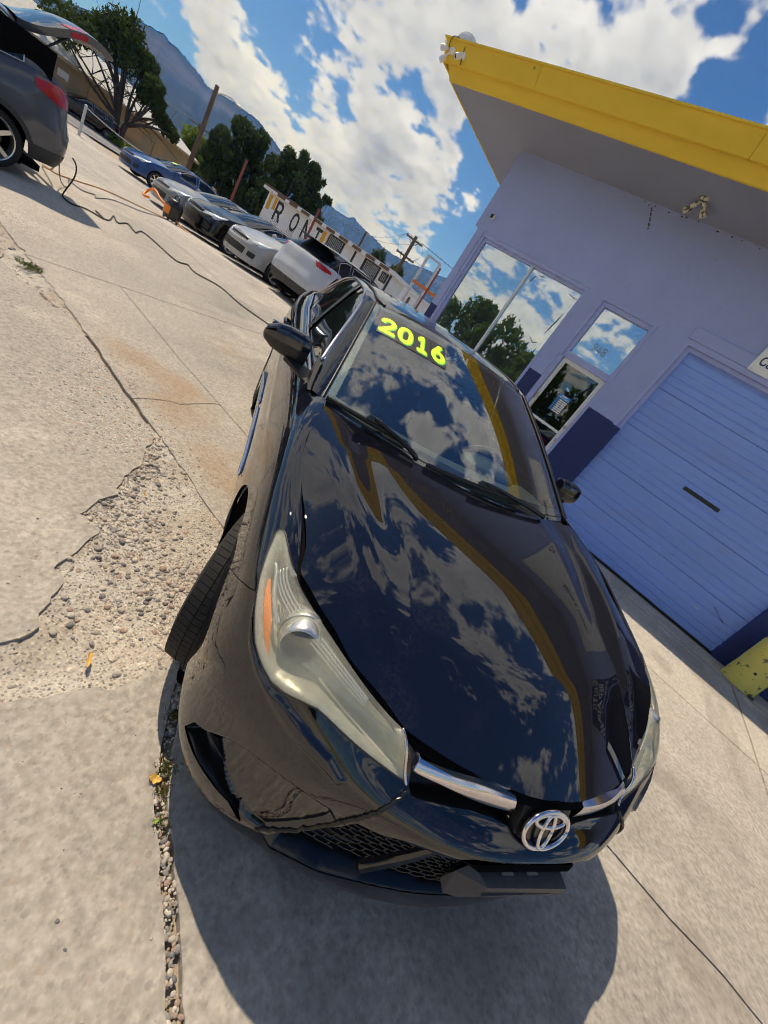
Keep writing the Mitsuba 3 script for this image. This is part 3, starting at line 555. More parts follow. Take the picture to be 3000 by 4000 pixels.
# flood light pair under the soffit
bsdf('m_oldlamp', base_color=mikit.proc(lambda p, n, uv: mix((0.62, 0.57, 0.45), (0.12, 0.09, 0.06), smoothstep(0.45, 0.62, fbm(p.x * 30, p.y * 30, p.z * 30, 3)))), roughness=0.6)
bsdf('m_lens', base_color=(0.75, 0.74, 0.68), roughness=0.15, specular=0.6)
fl = thing('flood_light', 'twin flood light with rusty sockets hanging from the grey soffit', 'light fixture')
L0 = np.array([-1.74, 4.934, 4.668]); put(fl, 'base', lathe([(0, -0.03), (0.05, -0.028), (0.062, 0.0)], 24, M4(t=L0)), 'm_oldlamp', 30)
for tgt in (np.array([-1.89, 5.10, 4.565]), np.array([-1.655, 5.08, 4.568])):
    d = tgt - L0; Ln = np.linalg.norm(d); Fm = M4(frame(d), L0)
    ar = put(fl, 'lamp', lathe([(0.012, 0.01), (0.02, Ln * 0.30), (0.026, Ln * 0.34), (0.03, Ln * 0.66), (0.033, Ln * 0.7), (0.047, Ln * 0.97), (0.05, Ln)], 24, Fm), 'm_oldlamp', 40)
    scene[uniq(ar + '__lens')] = mikit.ply(lathe([(0.05, Ln), (0.040, Ln + 0.012), (0.0, Ln + 0.016)], 24, Fm), 'm_lens', smooth=40)
# cameras, flood lights and dish on the roof corner
rc = np.array([-6.02, FY - 1.20, 4.90])
c2 = thing('bullet_camera', 'white bullet camera on the front of the yellow roof edge', 'camera')
put(c2, 'base', lathe([(0, 0.03), (0.04, 0.025), (0.05, 0)], 20, M4(frame((0, -1, -0.3)), (-5.78, FY - 1.215, 4.90))), 'm_white', 30)
put(c2, 'housing', lathe([(0, 0), (0.036, 0.002), (0.04, 0.02), (0.04, 0.12), (0.032, 0.125), (0.028, 0.112), (0, 0.112)], 20, M4(frame((-0.35, -0.8, -0.75)), (-5.80, FY - 1.22, 4.90))), 'm_white', 30)
put(c2, 'lens', lathe([(0, 0), (0.027, 0)], 20, M4(frame((-0.35, -0.8, -0.75)), np.array([-5.80, FY - 1.22, 4.90]) + 0.1135 * np.array([-0.35, -0.8, -0.75]) / 1.151)), 'm_black')
put(c2, 'cable', tube(spl([(-5.78, FY - 1.27, 5.05), (-5.79, FY - 1.25, 4.93), (-5.77, FY - 1.20, 4.80)], 12), 0.006), 'm_black', True)
c3 = thing('corner_flood_light', 'pair of white flood lights at the left corner of the yellow roof', 'light fixture')
put(c3, 'base', lathe([(0, 0.03), (0.055, 0.025), (0.065, 0)], 20, M4(frame((0, -1, -0.3)), (-6.02, FY - 1.215, 4.93))), 'm_white', 30)
for o, dd in (((-6.10, FY - 1.26, 4.91), (-0.75, -0.3, -0.25)), ((-6.08, FY - 1.24, 4.83), (-0.5, -0.2, -0.85))):
    dd = np.array(dd) / np.linalg.norm(dd)
    put(c3, 'arm', tube([np.array([-6.02, FY - 1.23, 4.93]), np.array(o)], 0.012), 'm_white', True)
    put(c3, 'head', lathe([(0, 0), (0.02, 0.0), (0.038, 0.05), (0.04, 0.10), (0.035, 0.105), (0, 0.103)], 18, M4(frame(dd), o)), 'm_white', 30)
put(c3, 'cable', tube(spl([(-6.06, FY - 1.27, 4.90), (-6.02, FY - 1.33, 5.02), (-5.94, FY - 1.29, 5.04)], 14), 0.006), 'm_black', True)
ds = thing('dish_antenna', 'thin dish antenna standing on the roof behind the yellow corner', 'antenna')
scene['m_clearplastic'] = {'type': 'twosided', 'bsdf': {'type': 'principled', 'base_color': {'type': 'rgb', 'value': [0.55, 0.58, 0.60]}, 'roughness': 0.25}}
put(ds, 'dish', lathe([(0, 0.035), (0.06, 0.03), (0.12, 0.014), (0.16, 0.0), (0.158, -0.004), (0.1, 0.012), (0, 0.028)], 28, M4(frame((0.55, -0.75, 0.2)), (-5.93, FY - 1.14, 5.08))), 'm_clearplastic', 50)
put(ds, 'mast', tube([(-5.93, FY - 1.10, 5.02), (-5.93, FY - 1.11, 5.10)], 0.014), 'm_alu', True)
# bollard
bo = thing('bollard', 'yellow painted steel bollard beside the garage door', 'bollard')
bsdf('m_bollard', base_color=mikit.proc(lambda p, n, uv: mix(mix((0.72, 0.60, 0.10), (0.60, 0.52, 0.14), fbm(p.x * 8, p.z * 8, p.y * 8, 4)), (0.16, 0.14, 0.06), smoothstep(0.63, 0.72, fbm(p.x * 16 + 3, p.z * 16, p.y * 16, 4)))), roughness=0.55)
zb = float(zg(2.5, 5.03)); put(bo, 'post', lathe([(0.205, 0.0), (0.2, 0.03), (0.197, 0.35), (0.197, 0.62), (0.19, 0.665), (0.17, 0.68), (0, 0.685)], 40, M4(t=(2.50, 5.03, zb))), 'm_bollard', 40)
put(bo, 'bolt_hole', lathe([(0, 0), (0.017, 0)], 16, M4(frame((-0.15, -1, 0)), (2.50 - 0.0295, 5.03 - 0.1965, zb + 0.26))), 'm_black')
put(bo, 'rusty_anchor', bx(2.60, 2.66, 4.80, 4.86, zb, zb + 0.03, 0.006), 'm_soot')
# red chalk line at the threshold is a filled joint
bsdf('m_redjoint', base_color=(0.16, 0.035, 0.03), roughness=0.8)
put('concrete_lot', 'red_joint_filler', sheet(LineString([(-4.8, 4.745), (3.9, 4.765)]).buffer(0.004), 0.002, 0.6), 'm_redjoint')
# ---------------------------------------------------------------- the black sedan (built in its own frame: x forward, y to its left, z up)
CARM = np.eye(4)
CARM[:3, :3] = [[0.794269, 0.607566, 0.0], [-0.606043, 0.792278, -0.070771], [-0.042998, 0.056212, 0.997493]]
# belt of the body: columns from the front centre round the corner to the tail, each (x, half width, z) from the top edge down to the sill
BELT = [
 [(.885,0,.739),(.897,0,.716),(.890,0,.668),(.958,0,.616),(.972,0,.548),(.962,0,.42),(.958,0,.28),(.945,0,.20)],
 [(.862,.225,.741),(.878,.222,.719),(.870,.215,.669),(.940,.205,.617),(.956,.20,.548),(.947,.20,.42),(.944,.20,.28),(.930,.20,.20)],
 [(.757,.446,.739),(.785,.447,.720),(.803,.445,.676),(.866,.43,.616),(.888,.425,.54),(.888,.42,.42),(.893,.42,.28),(.878,.42,.20)],
 [(.618,.622,.785),(.650,.650,.772),(.697,.668,.725),(.752,.658,.630),(.780,.648,.53),(.790,.638,.42),(.806,.622,.28),(.792,.618,.205)],
 [(.516,.712,.809),(.551,.746,.793),(.593,.772,.757),(.640,.783,.655),(.675,.780,.545),(.692,.775,.42),(.715,.766,.285),(.702,.760,.215)],
 [(.439,.763,.829),(.456,.803,.815),(.485,.840,.785),(.518,.860,.680),(.548,.866,.56),(.565,.864,.42),(.585,.860,.29),(.575,.852,.225)],
 [(.345,.764,.860),(.355,.812,.856),(.365,.863,.810),(.375,.889,.700),(.385,.902,.57),(.398,.901,.42),(.415,.896,.29),(.415,.888,.235)],
 [(.150,.790,.911),(.150,.834,.903),(.150,.873,.855),(.150,.895,.730),(.150,.908,.58),(.150,.906,.42),(.15,.893,.28),(.15,.87,.20)],
 [(-.100,.797,.970),(-.100,.838,.955),(-.100,.875,.895),(-.100,.896,.760),(-.100,.909,.59),(-.100,.906,.42),(-.10,.893,.28),(-.10,.87,.20)],
 [(-.400,.742,1.023),(-.400,.826,.985),(-.390,.872,.920),(-.390,.895,.790),(-.390,.906,.61),(-.390,.902,.42),(-.39,.890,.28),(-.39,.86,.19)],
 [(-.800,.790,1.010),(-.80,.836,.985),(-.80,.873,.925),(-.80,.896,.800),(-.80,.905,.62),(-.80,.898,.42),(-.80,.888,.27),(-.80,.855,.185)],
 [(-1.60,.795,1.015),(-1.60,.840,.992),(-1.60,.876,.930),(-1.60,.898,.805),(-1.60,.904,.62),(-1.60,.893,.42),(-1.60,.887,.27),(-1.60,.855,.185)],
 [(-2.35,.790,1.040),(-2.35,.838,1.012),(-2.35,.878,.945),(-2.35,.901,.81),(-2.35,.908,.62),(-2.35,.900,.42),(-2.35,.889,.27),(-2.35,.855,.19)],
 [(-2.85,.765,1.075),(-2.85,.822,1.045),(-2.85,.872,.97),(-2.85,.900,.82),(-2.85,.909,.62),(-2.85,.904,.42),(-2.85,.890,.28),(-2.85,.86,.21)],
 [(-3.30,.710,1.090),(-3.32,.785,1.060),(-3.33,.845,.98),(-3.33,.879,.82),(-3.33,.892,.62),(-3.33,.886,.42),(-3.33,.870,.29),(-3.33,.84,.23)],
 [(-3.66,.600,1.085),(-3.70,.690,1.050),(-3.71,.745,.97),(-3.71,.785,.82),(-3.72,.805,.62),(-3.72,.80,.42),(-3.70,.78,.30),(-3.68,.75,.25)],
 [(-3.78,.300,1.085),(-3.83,.330,1.050),(-3.83,.350,.97),(-3.84,.370,.82),(-3.87,.38,.62),(-3.87,.38,.42),(-3.85,.38,.30),(-3.83,.37,.26)],
 [(-3.80,0,1.085),(-3.86,0,1.050),(-3.86,0,.97),(-3.87,0,.82),(-3.90,0,.62),(-3.90,0,.42),(-3.88,0,.30),(-3.86,0,.26)],
]
def belt_surface(n_front, n_rear, n_rows):
    B = np.array(BELT); nc = len(B)
    mir = B * [1, -1, 1]
    full = np.concatenate([mir[3:0:-1], B, mir[-2:-4:-1]])
    mid = full[:, 3:5].mean(1); s = np.r_[0, np.cumsum(np.linalg.norm(np.diff(mid, axis=0), axis=1))]; s -= s[3]
    rowlen = np.r_[0, np.cumsum(np.linalg.norm(np.diff(B[5:12], axis=1), axis=2).mean(0))]; t = rowlen / rowlen[-1]
    sp = make_interp_spline(s, full, k=3, axis=0)
    s_front = s[3 + 9]; s_end = s[3 + nc - 1]
    S = np.r_[np.linspace(0, s_front, n_front), np.linspace(s_front, s_end, n_rear + 1)[1:]]
    Tt = np.linspace(0, 1, n_rows)
    cols = sp(S); P = make_interp_spline(t, cols, k=3, axis=1)(Tt)
    return P * [1, -1, 1], S, Tt            # right-hand side (y negative)
zc_ = PchipInterpolator([-.7, -.6, -.4, -.3, 0, .3, .6, .75, .87, .95, 1.1], [1.06, 1.04, 1.018, 1.0, .957, .905, .838, .798, .747, .69, .58])
zc_ = make_interp_spline([-.7, -.4, -.2, 0, .3, .6, .75, .885, .98], [1.055, 1.017, .989, .957, .903, .838, .796, .739, .67], k=3)
def hood_z(x, y):
    w = np.abs(y)
    sh = np.where(w < .45, .128 * (w / .45) ** 2, .128 + (w - .45) * .25) * np.clip((x + .12) / .75, 0, 1) ** 1.0
    z = zc_(np.clip(x + sh, -.7, .98))
    wc = .735 - .05 * (x + .3) - .23 * np.clip(x + .2, 0, 1) ** 1.5
    r = w - wc
    amp = .013 * np.clip((.72 - x) / .5, 0, 1) * np.clip((x + .62) / .3, 0, 1)
    ridge = np.where(r < 0, np.exp(-(r / .10) ** 2), np.exp(-(r / .05) ** 2))
    roll = .055 * np.clip(w - (wc - .0), 0, .3) ** 2 / .02
    dish = -.006 * np.exp(-((r + .16) / .07) ** 2) * np.clip((.6 - x) / .4, 0, 1)
    we = .775; w0 = np.minimum(wc - .06, .62); ed = np.clip((w - w0) / (we - w0), 0, 1.3)
    fade = np.clip((.90 - (x + sh)) / .30, 0, 1) * np.clip((x + .46) / .80, 0, 1); fade = fade * fade * (3 - 2 * fade)
    return z + .45 * amp * ridge + dish + .042 * fade * (1 - ed ** 1.7)
HOOD = [(.885, 0), (.883, -.08), (.873, -.14), (.852, -.226), (.828, -.302), (.796, -.375), (.757, -.446), (.710, -.503), (.666, -.564), (.615, -.624), (.586, -.648), (.549, -.684), (.516, -.712), (.475, -.741), (.439, -.763), (.385, -.760), (.336, -.762), (.235, -.776), (.162, -.789), (.102, -.798), (.045, -.805), (-.015, -.806), (-.091, -.798), (-.187, -.786), (-.262, -.773), (-.33, -.757), (-.385, -.740), (-.37, -.70), (-.358, -.58), (-.335, -.45), (-.306, -.333), (-.28, -.2), (-.272, -.1), (-.27, 0)]
OUT = {'lens':[(1.0382,0.01),(1.074,0.0257),(1.1255,0.0464),(1.1737,0.0619),(1.2021,0.0686),(1.2226,0.0791),(1.2259,0.0921),(1.2176,0.1017),(1.1938,0.1092),(1.151,0.1221),(1.0921,0.138),(1.0337,0.1627),(1.0028,0.1849),(0.9669,0.2143),(0.925,0.2472),(0.8874,0.2584),(0.8673,0.2613),(0.8295,0.261),(0.7827,0.24),(0.7296,0.2067),(0.6758,0.1795),(0.647,0.1757),(0.6186,0.1753),(0.5583,0.1788),(0.511,0.1834),(0.4654,0.1883),(0.4018,0.199),(0.4005,0.2108),(0.4139,0.1221),(0.4328,0.0405),(0.4459,0.0),(0.4735,0.0),(0.5163,0.0),(0.6161,0.0),(0.6935,0.0009),(0.7404,0.0),(0.8001,0.0),(0.8585,0.0),(0.9381,0.0),(1.0108,0.0033)],'low':[(0.6806,0.8922),(0.6339,0.8141),(0.5816,0.7537),(0.5176,0.6294),(0.4928,0.5329),(0.4329,0.5292),(0.384,0.4998),(0.321,0.4704),(0.2849,0.4835),(0.2719,0.485),(0.2041,0.3823),(0.1624,0.3654),(0.0048,0.3384),(0.0,0.5125),(0.1051,0.8282),(0.2174,0.8403),(0.2911,0.8536),(0.3677,0.8698),(0.4792,0.9097),(0.554,0.9152),(0.6397,0.9347)],'vent':[(1.0167,0.8656),(0.9641,0.8626),(0.912,0.8579),(0.8712,0.856),(0.8376,0.8584),(0.7989,0.8582),(0.7516,0.8998),(0.7785,0.8431),(0.807,0.8313),(0.8363,0.8026),(0.8602,0.7741),(0.8832,0.7451),(0.9017,0.7204),(0.9384,0.7437),(0.9865,0.7872)],'facet':[(0.9388,0.7443),(0.8682,0.6574),(0.8279,0.595),(0.7429,0.5654),(0.6315,0.5166),(0.7219,0.5505),(0.631,0.5048),(0.547,0.5497),(0.5343,0.5818),(0.5873,0.7342),(0.6856,0.8638),(0.7023,0.8789),(0.7583,0.8544),(0.8034,0.8229),(0.8048,0.8283),(0.836,0.8028),(0.8678,0.7645),(0.8969,0.7223)],'strip':[(0.6956,0.8908),(0.6386,0.8178),(0.5847,0.7437),(0.5249,0.5969),(0.4772,0.3986),(0.4366,0.2969),(0.396,0.2198)],'brow':[(1.0006,0.183),(0.9703,0.223),(0.9367,0.2636),(0.8821,0.2894),(0.8028,0.3056),(0.713,0.3253),(0.6484,0.3269),(0.5997,0.3474),(0.5806,0.3644),(0.5664,0.3295),(0.6101,0.2802),(0.702,0.26),(0.7702,0.2562),(0.8232,0.2794),(0.8697,0.2715),(0.9289,0.2467)],'amber':[(1.0529,0.1142),(1.0359,0.1055),(0.9767,0.1209),(0.9304,0.1514),(0.9064,0.1866),(0.8761,0.2363),(0.8823,0.2447),(0.9182,0.2204),(0.9578,0.1902),(0.997,0.1538),(1.0311,0.1294)],'proj':[(0.8058,0.0942)],'projr':[(0.7482,0.0655),(0.8569,0.1484)],'arm':[(0.3998,0.7984),(0.3626,0.7274),(0.3278,0.6434),(0.3073,0.5402),(0.2916,0.4552),(0.2719,0.485),(0.286,0.6138),(0.3054,0.7047),(0.3401,0.7779),(0.3754,0.8417)],'meshlow':[(0.636,0.819),(0.6167,0.8336),(0.581,0.8137),(0.5553,0.8243),(0.4903,0.8104),(0.446,0.7937),(0.4137,0.7904)],'chT':[(0.3849,0.0688),(0.355,0.0683),(0.3113,0.0642),(0.2633,0.0627),(0.2141,0.0618),(0.163,0.0653),(0.115,0.071)],'chC':[(0.389,0.1287),(0.3569,0.1271),(0.3042,0.1206),(0.255,0.1228),(0.2032,0.1289),(0.1503,0.1305),(0.1014,0.1344)],'chB':[(0.3747,0.1407),(0.3546,0.1423),(0.3267,0.1328),(0.2782,0.1305),(0.2278,0.1323),(0.1597,0.1478),(0.1181,0.1702),(0.093,0.1993)],'upl':[(0.4395,0.0036),(0.4321,0.0169),(0.417,0.0386),(0.4031,0.0699),(0.3953,0.1388),(0.3917,0.1942),(0.3917,0.2051)],'upgr':[(0.3866,0.2298),(0.3585,0.231),(0.2912,0.2049),(0.217,0.1877),(0.1505,0.1871),(0.0961,0.2092),(0.0154,0.2354)]}
# paints
def black_col(p, n, uv): return mi.Color3f(0.0035, 0.0045, 0.0085)
scene['m_blackpaint'] = {'type': 'plastic', 'diffuse_reflectance': {'type': 'rgb', 'value': [0.004, 0.005, 0.010]}, 'int_ior': 1.56, 'nonlinear': False}
def dust_w(p, n, uv):
    return 0.006 + 0.03 * smoothstep(0.5, 0.8, fbm(p.x * 7, p.y * 7, p.z * 7, 4)) * smoothstep(0.35, 0.75, fbm(p.x * 160, p.y * 160, p.z * 160, 2)) + 0.10 * smoothstep(0.45, 0.05, p.z) * fbm(p.x * 12, p.y * 12, p.z * 12, 4)
scene['m_dust'] = {'type': 'diffuse', 'reflectance': {'type': 'rgb', 'value': [0.26, 0.22, 0.17]}}
scene['m_black_car'] = {'type': 'twosided', 'bsdf': {'type': 'blendbsdf', 'weight': mikit.proc(dust_w), 'a': {'type': 'ref', 'id': 'm_blackpaint'}, 'b': {'type': 'ref', 'id': 'm_dust'}}}
del scene['m_blackpaint']; del scene['m_dust']
scene['m_black_car']['bsdf']['a'] = {'type': 'plastic', 'diffuse_reflectance': {'type': 'rgb', 'value': [0.0022, 0.003, 0.008]}, 'int_ior': 1.72}
scene['m_black_car']['bsdf']['b'] = {'type': 'diffuse', 'reflectance': {'type': 'rgb', 'value': [0.26, 0.22, 0.17]}}
scene['m_gloss_black'] = {'type': 'twosided', 'bsdf': {'type': 'roughplastic', 'diffuse_reflectance': {'type': 'rgb', 'value': [0.006, 0.006, 0.007]}, 'alpha': 0.06, 'int_ior': 1.5}}
bsdf('m_trimblack', base_color=(0.016, 0.016, 0.017), roughness=0.42, specular=0.45)
bsdf('m_bracket', base_color=mikit.proc(lambda p, n, uv: mi.Color3f(0.045, 0.047, 0.052) * (0.8 + 0.5 * fbm(p.x * 60, p.y * 60, p.z * 60, 3))), roughness=0.5, specular=0.5)
bsdf('m_void', base_color=(0.003, 0.003, 0.003), roughness=0.9, specular=0.1)
scene['m_chrome'] = {'type': 'twosided', 'bsdf': {'type': 'roughconductor', 'material': 'Cr', 'alpha': 0.03}}
scene['m_silver'] = {'type': 'twosided', 'bsdf': {'type': 'principled', 'base_color': {'type': 'rgb', 'value': [0.62, 0.63, 0.62]}, 'metallic': 0.85, 'roughness': 0.28}}
scene['m_glass_car'] = {'type': 'thindielectric', 'int_ior': 1.95, 'specular_transmittance': {'type': 'rgb', 'value': [0.72, 0.84, 0.82]}}
scene['m_glass_dark'] = {'type': 'twosided', 'bsdf': {'type': 'plastic', 'diffuse_reflectance': {'type': 'rgb', 'value': [0.006, 0.008, 0.010]}, 'int_ior': 1.55}}
def tyre_col(p, n, uv): return mi.Color3f(0.022, 0.0215, 0.021) * (0.7 + 0.6 * fbm(p.x * 40, p.y * 40, p.z * 40, 3))
bsdf('m_tyre', base_color=mikit.proc(tyre_col), roughness=0.75, specular=0.3)
# fogged headlight plastic: clear shell with a hazy, yellowed skin
def fog(p, n, uv): return dr.clip(0.20 + 0.44 * fbm(p.x * 9, p.y * 9, p.z * 9, 4) - 0.05, 0, 1)
scene['m_lens_fog'] = {'type': 'blendbsdf', 'weight': mikit.proc(fog), 'a': {'type': 'thindielectric', 'int_ior': 1.55},
                       'b': {'type': 'principledthin', 'base_color': {'type': 'rgb', 'value': [0.72, 0.72, 0.62]}, 'roughness': 0.35, 'diff_trans': 1.2, 'spec_trans': 0.1}}
bsdf('m_bowl', base_color=mikit.proc(lambda p, n, uv: mix((0.38, 0.38, 0.33), (0.62, 0.61, 0.54), fbm(p.x * 9, p.y * 30, p.z * 9, 3))), roughness=0.35, metallic=0.3)
bsdf('m_amber', base_color=mikit.proc(lambda p, n, uv: mi.Color3f(0.95, 0.27, 0.012) * (0.75 + 0.5 * fbm(p.x * 120, p.y * 120, p.z * 30, 2))), roughness=0.25, specular=0.6)
bsdf('m_red_lens', base_color=(0.42, 0.012, 0.015), roughness=0.15, specular=0.7)
bsdf('m_lime', base_color=(0.66, 1.0, 0.035), roughness=0.45, specular=0.3); bsdf('m_lime_dark', base_color=(0.10, 0.55, 0.04), roughness=0.5)
bsdf('m_dash', base_color=(0.055, 0.062, 0.064), roughness=0.6); bsdf('m_seat', base_color=(0.035, 0.036, 0.038), roughness=0.8)

CAR = 'black_sedan'
labels[CAR] = {'label': 'black sedan with fogged headlights and a lime 2016 on its windshield', 'category': 'car'}
def car(name, mesh, mat, smooth=40, label=None, parent=CAR): return put(parent, name, tf(mesh, CARM), mat, smooth, label)
def mirr(m):
    k = m.copy(); k.vertices = k.vertices * [1, -1, 1]; k.faces = k.faces[:, ::-1]; return k
NF, NR, NROW = 380, 90, 112
BP, BS, BT = belt_surface(NF, NR, NROW)
bn = np.cross(np.gradient(BP, axis=0), np.gradient(BP, axis=1)); bn /= np.linalg.norm(bn, axis=2, keepdims=True)
if bn[40, 60] @ np.array([1, -0.5, 0]) < 0: bn = -bn
SS, TT = np.meshgrid(BS, BT, indexing='ij')
TK = 0.95                                   # metres per unit of t
def PG(name, grow=0.0):
    g = Polygon([(s, t * TK) for s, t in OUT[name]]).buffer(0)
    return g.buffer(grow) if grow else g
LENS = PG('lens'); LENS = LENS.union(Polygon([(.44, -.02), (1.02, -.02), (1.02, .03), (.44, .03)]).intersection(LENS.buffer(0.03).convex_hull))
def sfld(poly): return sdf(poly, SS, TT * TK)
low = [p for p in OUT['low']]
ilo = 12
LOW = Polygon([(s, t * TK) for s, t in low[:ilo]] + [(0.10, .352 * TK), (-0.02, .345 * TK), (-0.02, .80 * TK), (0.105, .815 * TK)] + [(s, t * TK) for s, t in low[15:]]).buffer(0)
UPR = Polygon([(-.02, -.02), (.437, -.02), (.437, .005), (.42, .04 * TK), (.402, .09 * TK), (.391, .15 * TK), (.390, .205 * TK), (.384, .235 * TK), (.30, .212 * TK), (.217, .193 * TK), (.15, .195 * TK), (.09, .217 * TK), (-.02, .245 * TK)]).buffer(0.002)
VENT = PG('vent').buffer(0.004)
FACET = Polygon([(s, t * TK) for s, t in spl([(.9388, .7456), (.8681, .659), (.80, .597), (.72, .562), (.64, .545), (.565, .552)], 30).tolist() + spl([(.545, .60), (.59, .735), (.64, .805), (.69, .862)], 20).tolist() + spl([(.735, .862), (.80, .828), (.868, .766), (.915, .735)], 14).tolist()]).buffer(0); BROW = PG('brow').buffer(.012).buffer(-.012)
sm = lambda d, w: np.clip(0.5 - d / (2 * w), 0, 1) ** 2 * (3 - 2 * np.clip(0.5 - d / (2 * w), 0, 1))
fl_, fu, fv, fw = sfld(LENS), sfld(UPR), sfld(VENT), sfld(LOW)
disp = -0.012 * sm(sfld(FACET), 0.006) + 0.010 * sm(sfld(BROW), 0.010)
# the bumper's edge above the lower grille stands proud as a rounded lip
st_line = LineString([(s, t * TK) for s, t in OUT['strip']])
pts_ = shapely.points(SS.ravel(), (TT * TK).ravel()); dst = shapely.distance(pts_, st_line).reshape(SS.shape)
disp += 0.0 * dst
# shoulder line and door sculpting
disp += 0.006 * np.exp(-((BP[..., 2] - 0.80 - 0.03 * np.clip(-BP[..., 0] / 2.5, 0, 1)) / 0.03) ** 2) * np.clip((-0.2 - BP[..., 0]) / 0.5, 0, 1)
disp -= 0.014 * np.exp(-((BP[..., 2] - 0.42) / 0.10) ** 2) * np.clip((-0.55 - BP[..., 0]) / 0.3, 0, 1) * np.clip((BP[..., 0] + 2.4) / 0.3, 0, 1)
disp = np.where((SS > 1.9), np.clip(disp, -0.02, 0.02), disp)
BQ = BP + bn * disp[..., None]
bq = np.cross(np.gradient(BQ, axis=0), np.gradient(BQ, axis=1)); bq /= np.linalg.norm(bq, axis=2, keepdims=True); bq *= np.sign((bq * bn).sum(-1, keepdims=True))
arch_f = 0.372 - np.hypot(BP[..., 0], BP[..., 2] - 0.335); arch_r = 0.372 - np.hypot(BP[..., 0] + 2.776, BP[..., 2] - 0.335)
arch_f = np.where(np.abs(BP[..., 1]) > 0.7, arch_f, -1); arch_r = np.where(np.abs(BP[..., 1]) > 0.7, arch_r, -1)
arch = np.maximum(arch_f, arch_r)
seam_t = np.interp(SS, [1.018, 1.055, 1.10, 1.17, 1.38], [.165, .20, .2335, .298, .519])
seam = np.where(SS < 1.0, -1.0, np.where(SS > 1.45, 1.0, (seam_t - TT) * TK * 0.85))
seam = np.where((SS >= 1.0) & (TT > 0.55), (SS - 1.45), seam)
x_, z_ = BP[..., 0], BP[..., 2]
d1 = x_ - (-0.47 - 0.22 * np.clip((0.98 - z_) / 0.6, 0, 1.2) - 0.05); d2 = x_ + 1.66 + 0.0 * z_; d3 = x_ + 2.44 - 0.10 * np.clip((0.9 - z_) / 0.5, 0, 1) * 0
sill = z_ - 0.235
g = 0.0016
hole = np.maximum.reduce([-(fl_ - 0.0015), -fu, -fv, -fw, arch])
def at_st0(s, t):
    i = int(round(np.interp(s, BS, np.arange(len(BS))))); j = int(round(np.interp(t, BT, np.arange(NROW)))); return BQ[i, j] + bn[i, j] * .001
def piece(f, both=True, off=0.0, base=None):
    m = gridmesh((BQ if base is None else base) + bq * off); a = cut(m, f.ravel())
    return a
def piece_lr(name, f, mat, label=None, center=False):
    a = piece(f)
    if center:
        m = trimesh.Trimesh(np.vstack([a.vertices, a.vertices * [1, -1, 1]]), np.vstack([a.faces, a.faces[:, ::-1] + len(a.vertices)]), process=False)
        m.merge_vertices(digits_vertex=5); car(name, m, mat, 50, label)
    else:
        car(name, a, mat, 50, label); car(name, mirr(a), mat, 50)
piece_lr('bumper', np.maximum.reduce([seam + g, hole]), 'm_black_car', None, True)
piece_lr('fender', np.maximum.reduce([-(seam - g), -(d1 - g), hole]), 'm_black_car')
piece_lr('front_door', np.maximum.reduce([d1 + g, -(d2 - g), -(sill - g), hole]), 'm_black_car')
piece_lr('rear_door', np.maximum.reduce([d2 + g, -(d3 - g), -(sill - g), hole]), 'm_black_car')
piece_lr('quarter_panel', np.maximum.reduce([d3 + g, hole, (SS - BS[-1]) + 0.62]), 'm_black_car')
piece_lr('sill', np.maximum.reduce([d1 + g, -(d3 - g), sill + g, hole]), 'm_black_car')
piece_lr('rear_bumper', np.maximum.reduce([-((SS - BS[-1]) + 0.62 - g), hole]), 'm_black_car', None, True)
edge_c = spl([(.705, .885), (.645, .818), (.588, .745), (.528, .60), (.480, .41), (.438, .30), (.398, .226)], 60)
et_ = tube(np.array([at_st0(s, t) for s, t in edge_c]), 0.0065, 8, True, .8); car('bumper__edge_trim', et_, 'm_gloss_black', True); car('bumper__edge_trim', mirr(et_), 'm_gloss_black', True)
# dark liner behind all the gaps
ln = gridmesh(BQ - bn * 0.014); lf = np.maximum.reduce([-(fl_ + 0.006), -(fu + 0.004), -(fv + 0.004), -(fw + 0.004), arch + 0.004, 0.004 - TT * TK])
ln = cut(ln, lf.ravel()); car('inner_liner', cat(ln, mirr(ln)), 'm_void', True)
# hood
def hood_mesh(poly, dz, step=0.0085):
    X, Y = np.meshgrid(np.arange(-.42, .92, step), np.arange(-.84, .8401, step), indexing='ij')
    m = gridmesh(np.dstack([X, Y, hood_z(X, Y) + dz]), flip=True); return cut(m, sdf(poly, X, Y).ravel())
hp = spl(HOOD[:25], 160)
hp = np.vstack([hp, spl(HOOD[26:], 60)])
HP = Polygon(np.vstack([hp, (hp * [1, -1])[::-1]])).buffer(0)
hi = HP.buffer(-0.0028); hm = hood_mesh(hi, 0.0)
r = np.asarray(hi.exterior.segmentize(0.01).coords)[:, :2]; inn = np.asarray([np.asarray(p.coords[0]) for p in [hi.buffer(-0.008).exterior.interpolate(hi.buffer(-0.008).exterior.project(Point(q))) for q in r]])
zr = hood_z(r[:, 0], r[:, 1]); sk = gridmesh(np.stack([np.column_stack([r, zr]), np.column_stack([r * 0.5 + inn * 0.5, zr - 0.006]), np.column_stack([inn, zr - 0.022])], 1))
car('hood', hm, 'm_black_car', 60); car('hood__edge', sk, 'm_black_car', 60)
car('hood__underside', hood_mesh(HP.buffer(0.006).difference(HP.buffer(-0.05)), -0.021, 0.02), 'm_void', True)
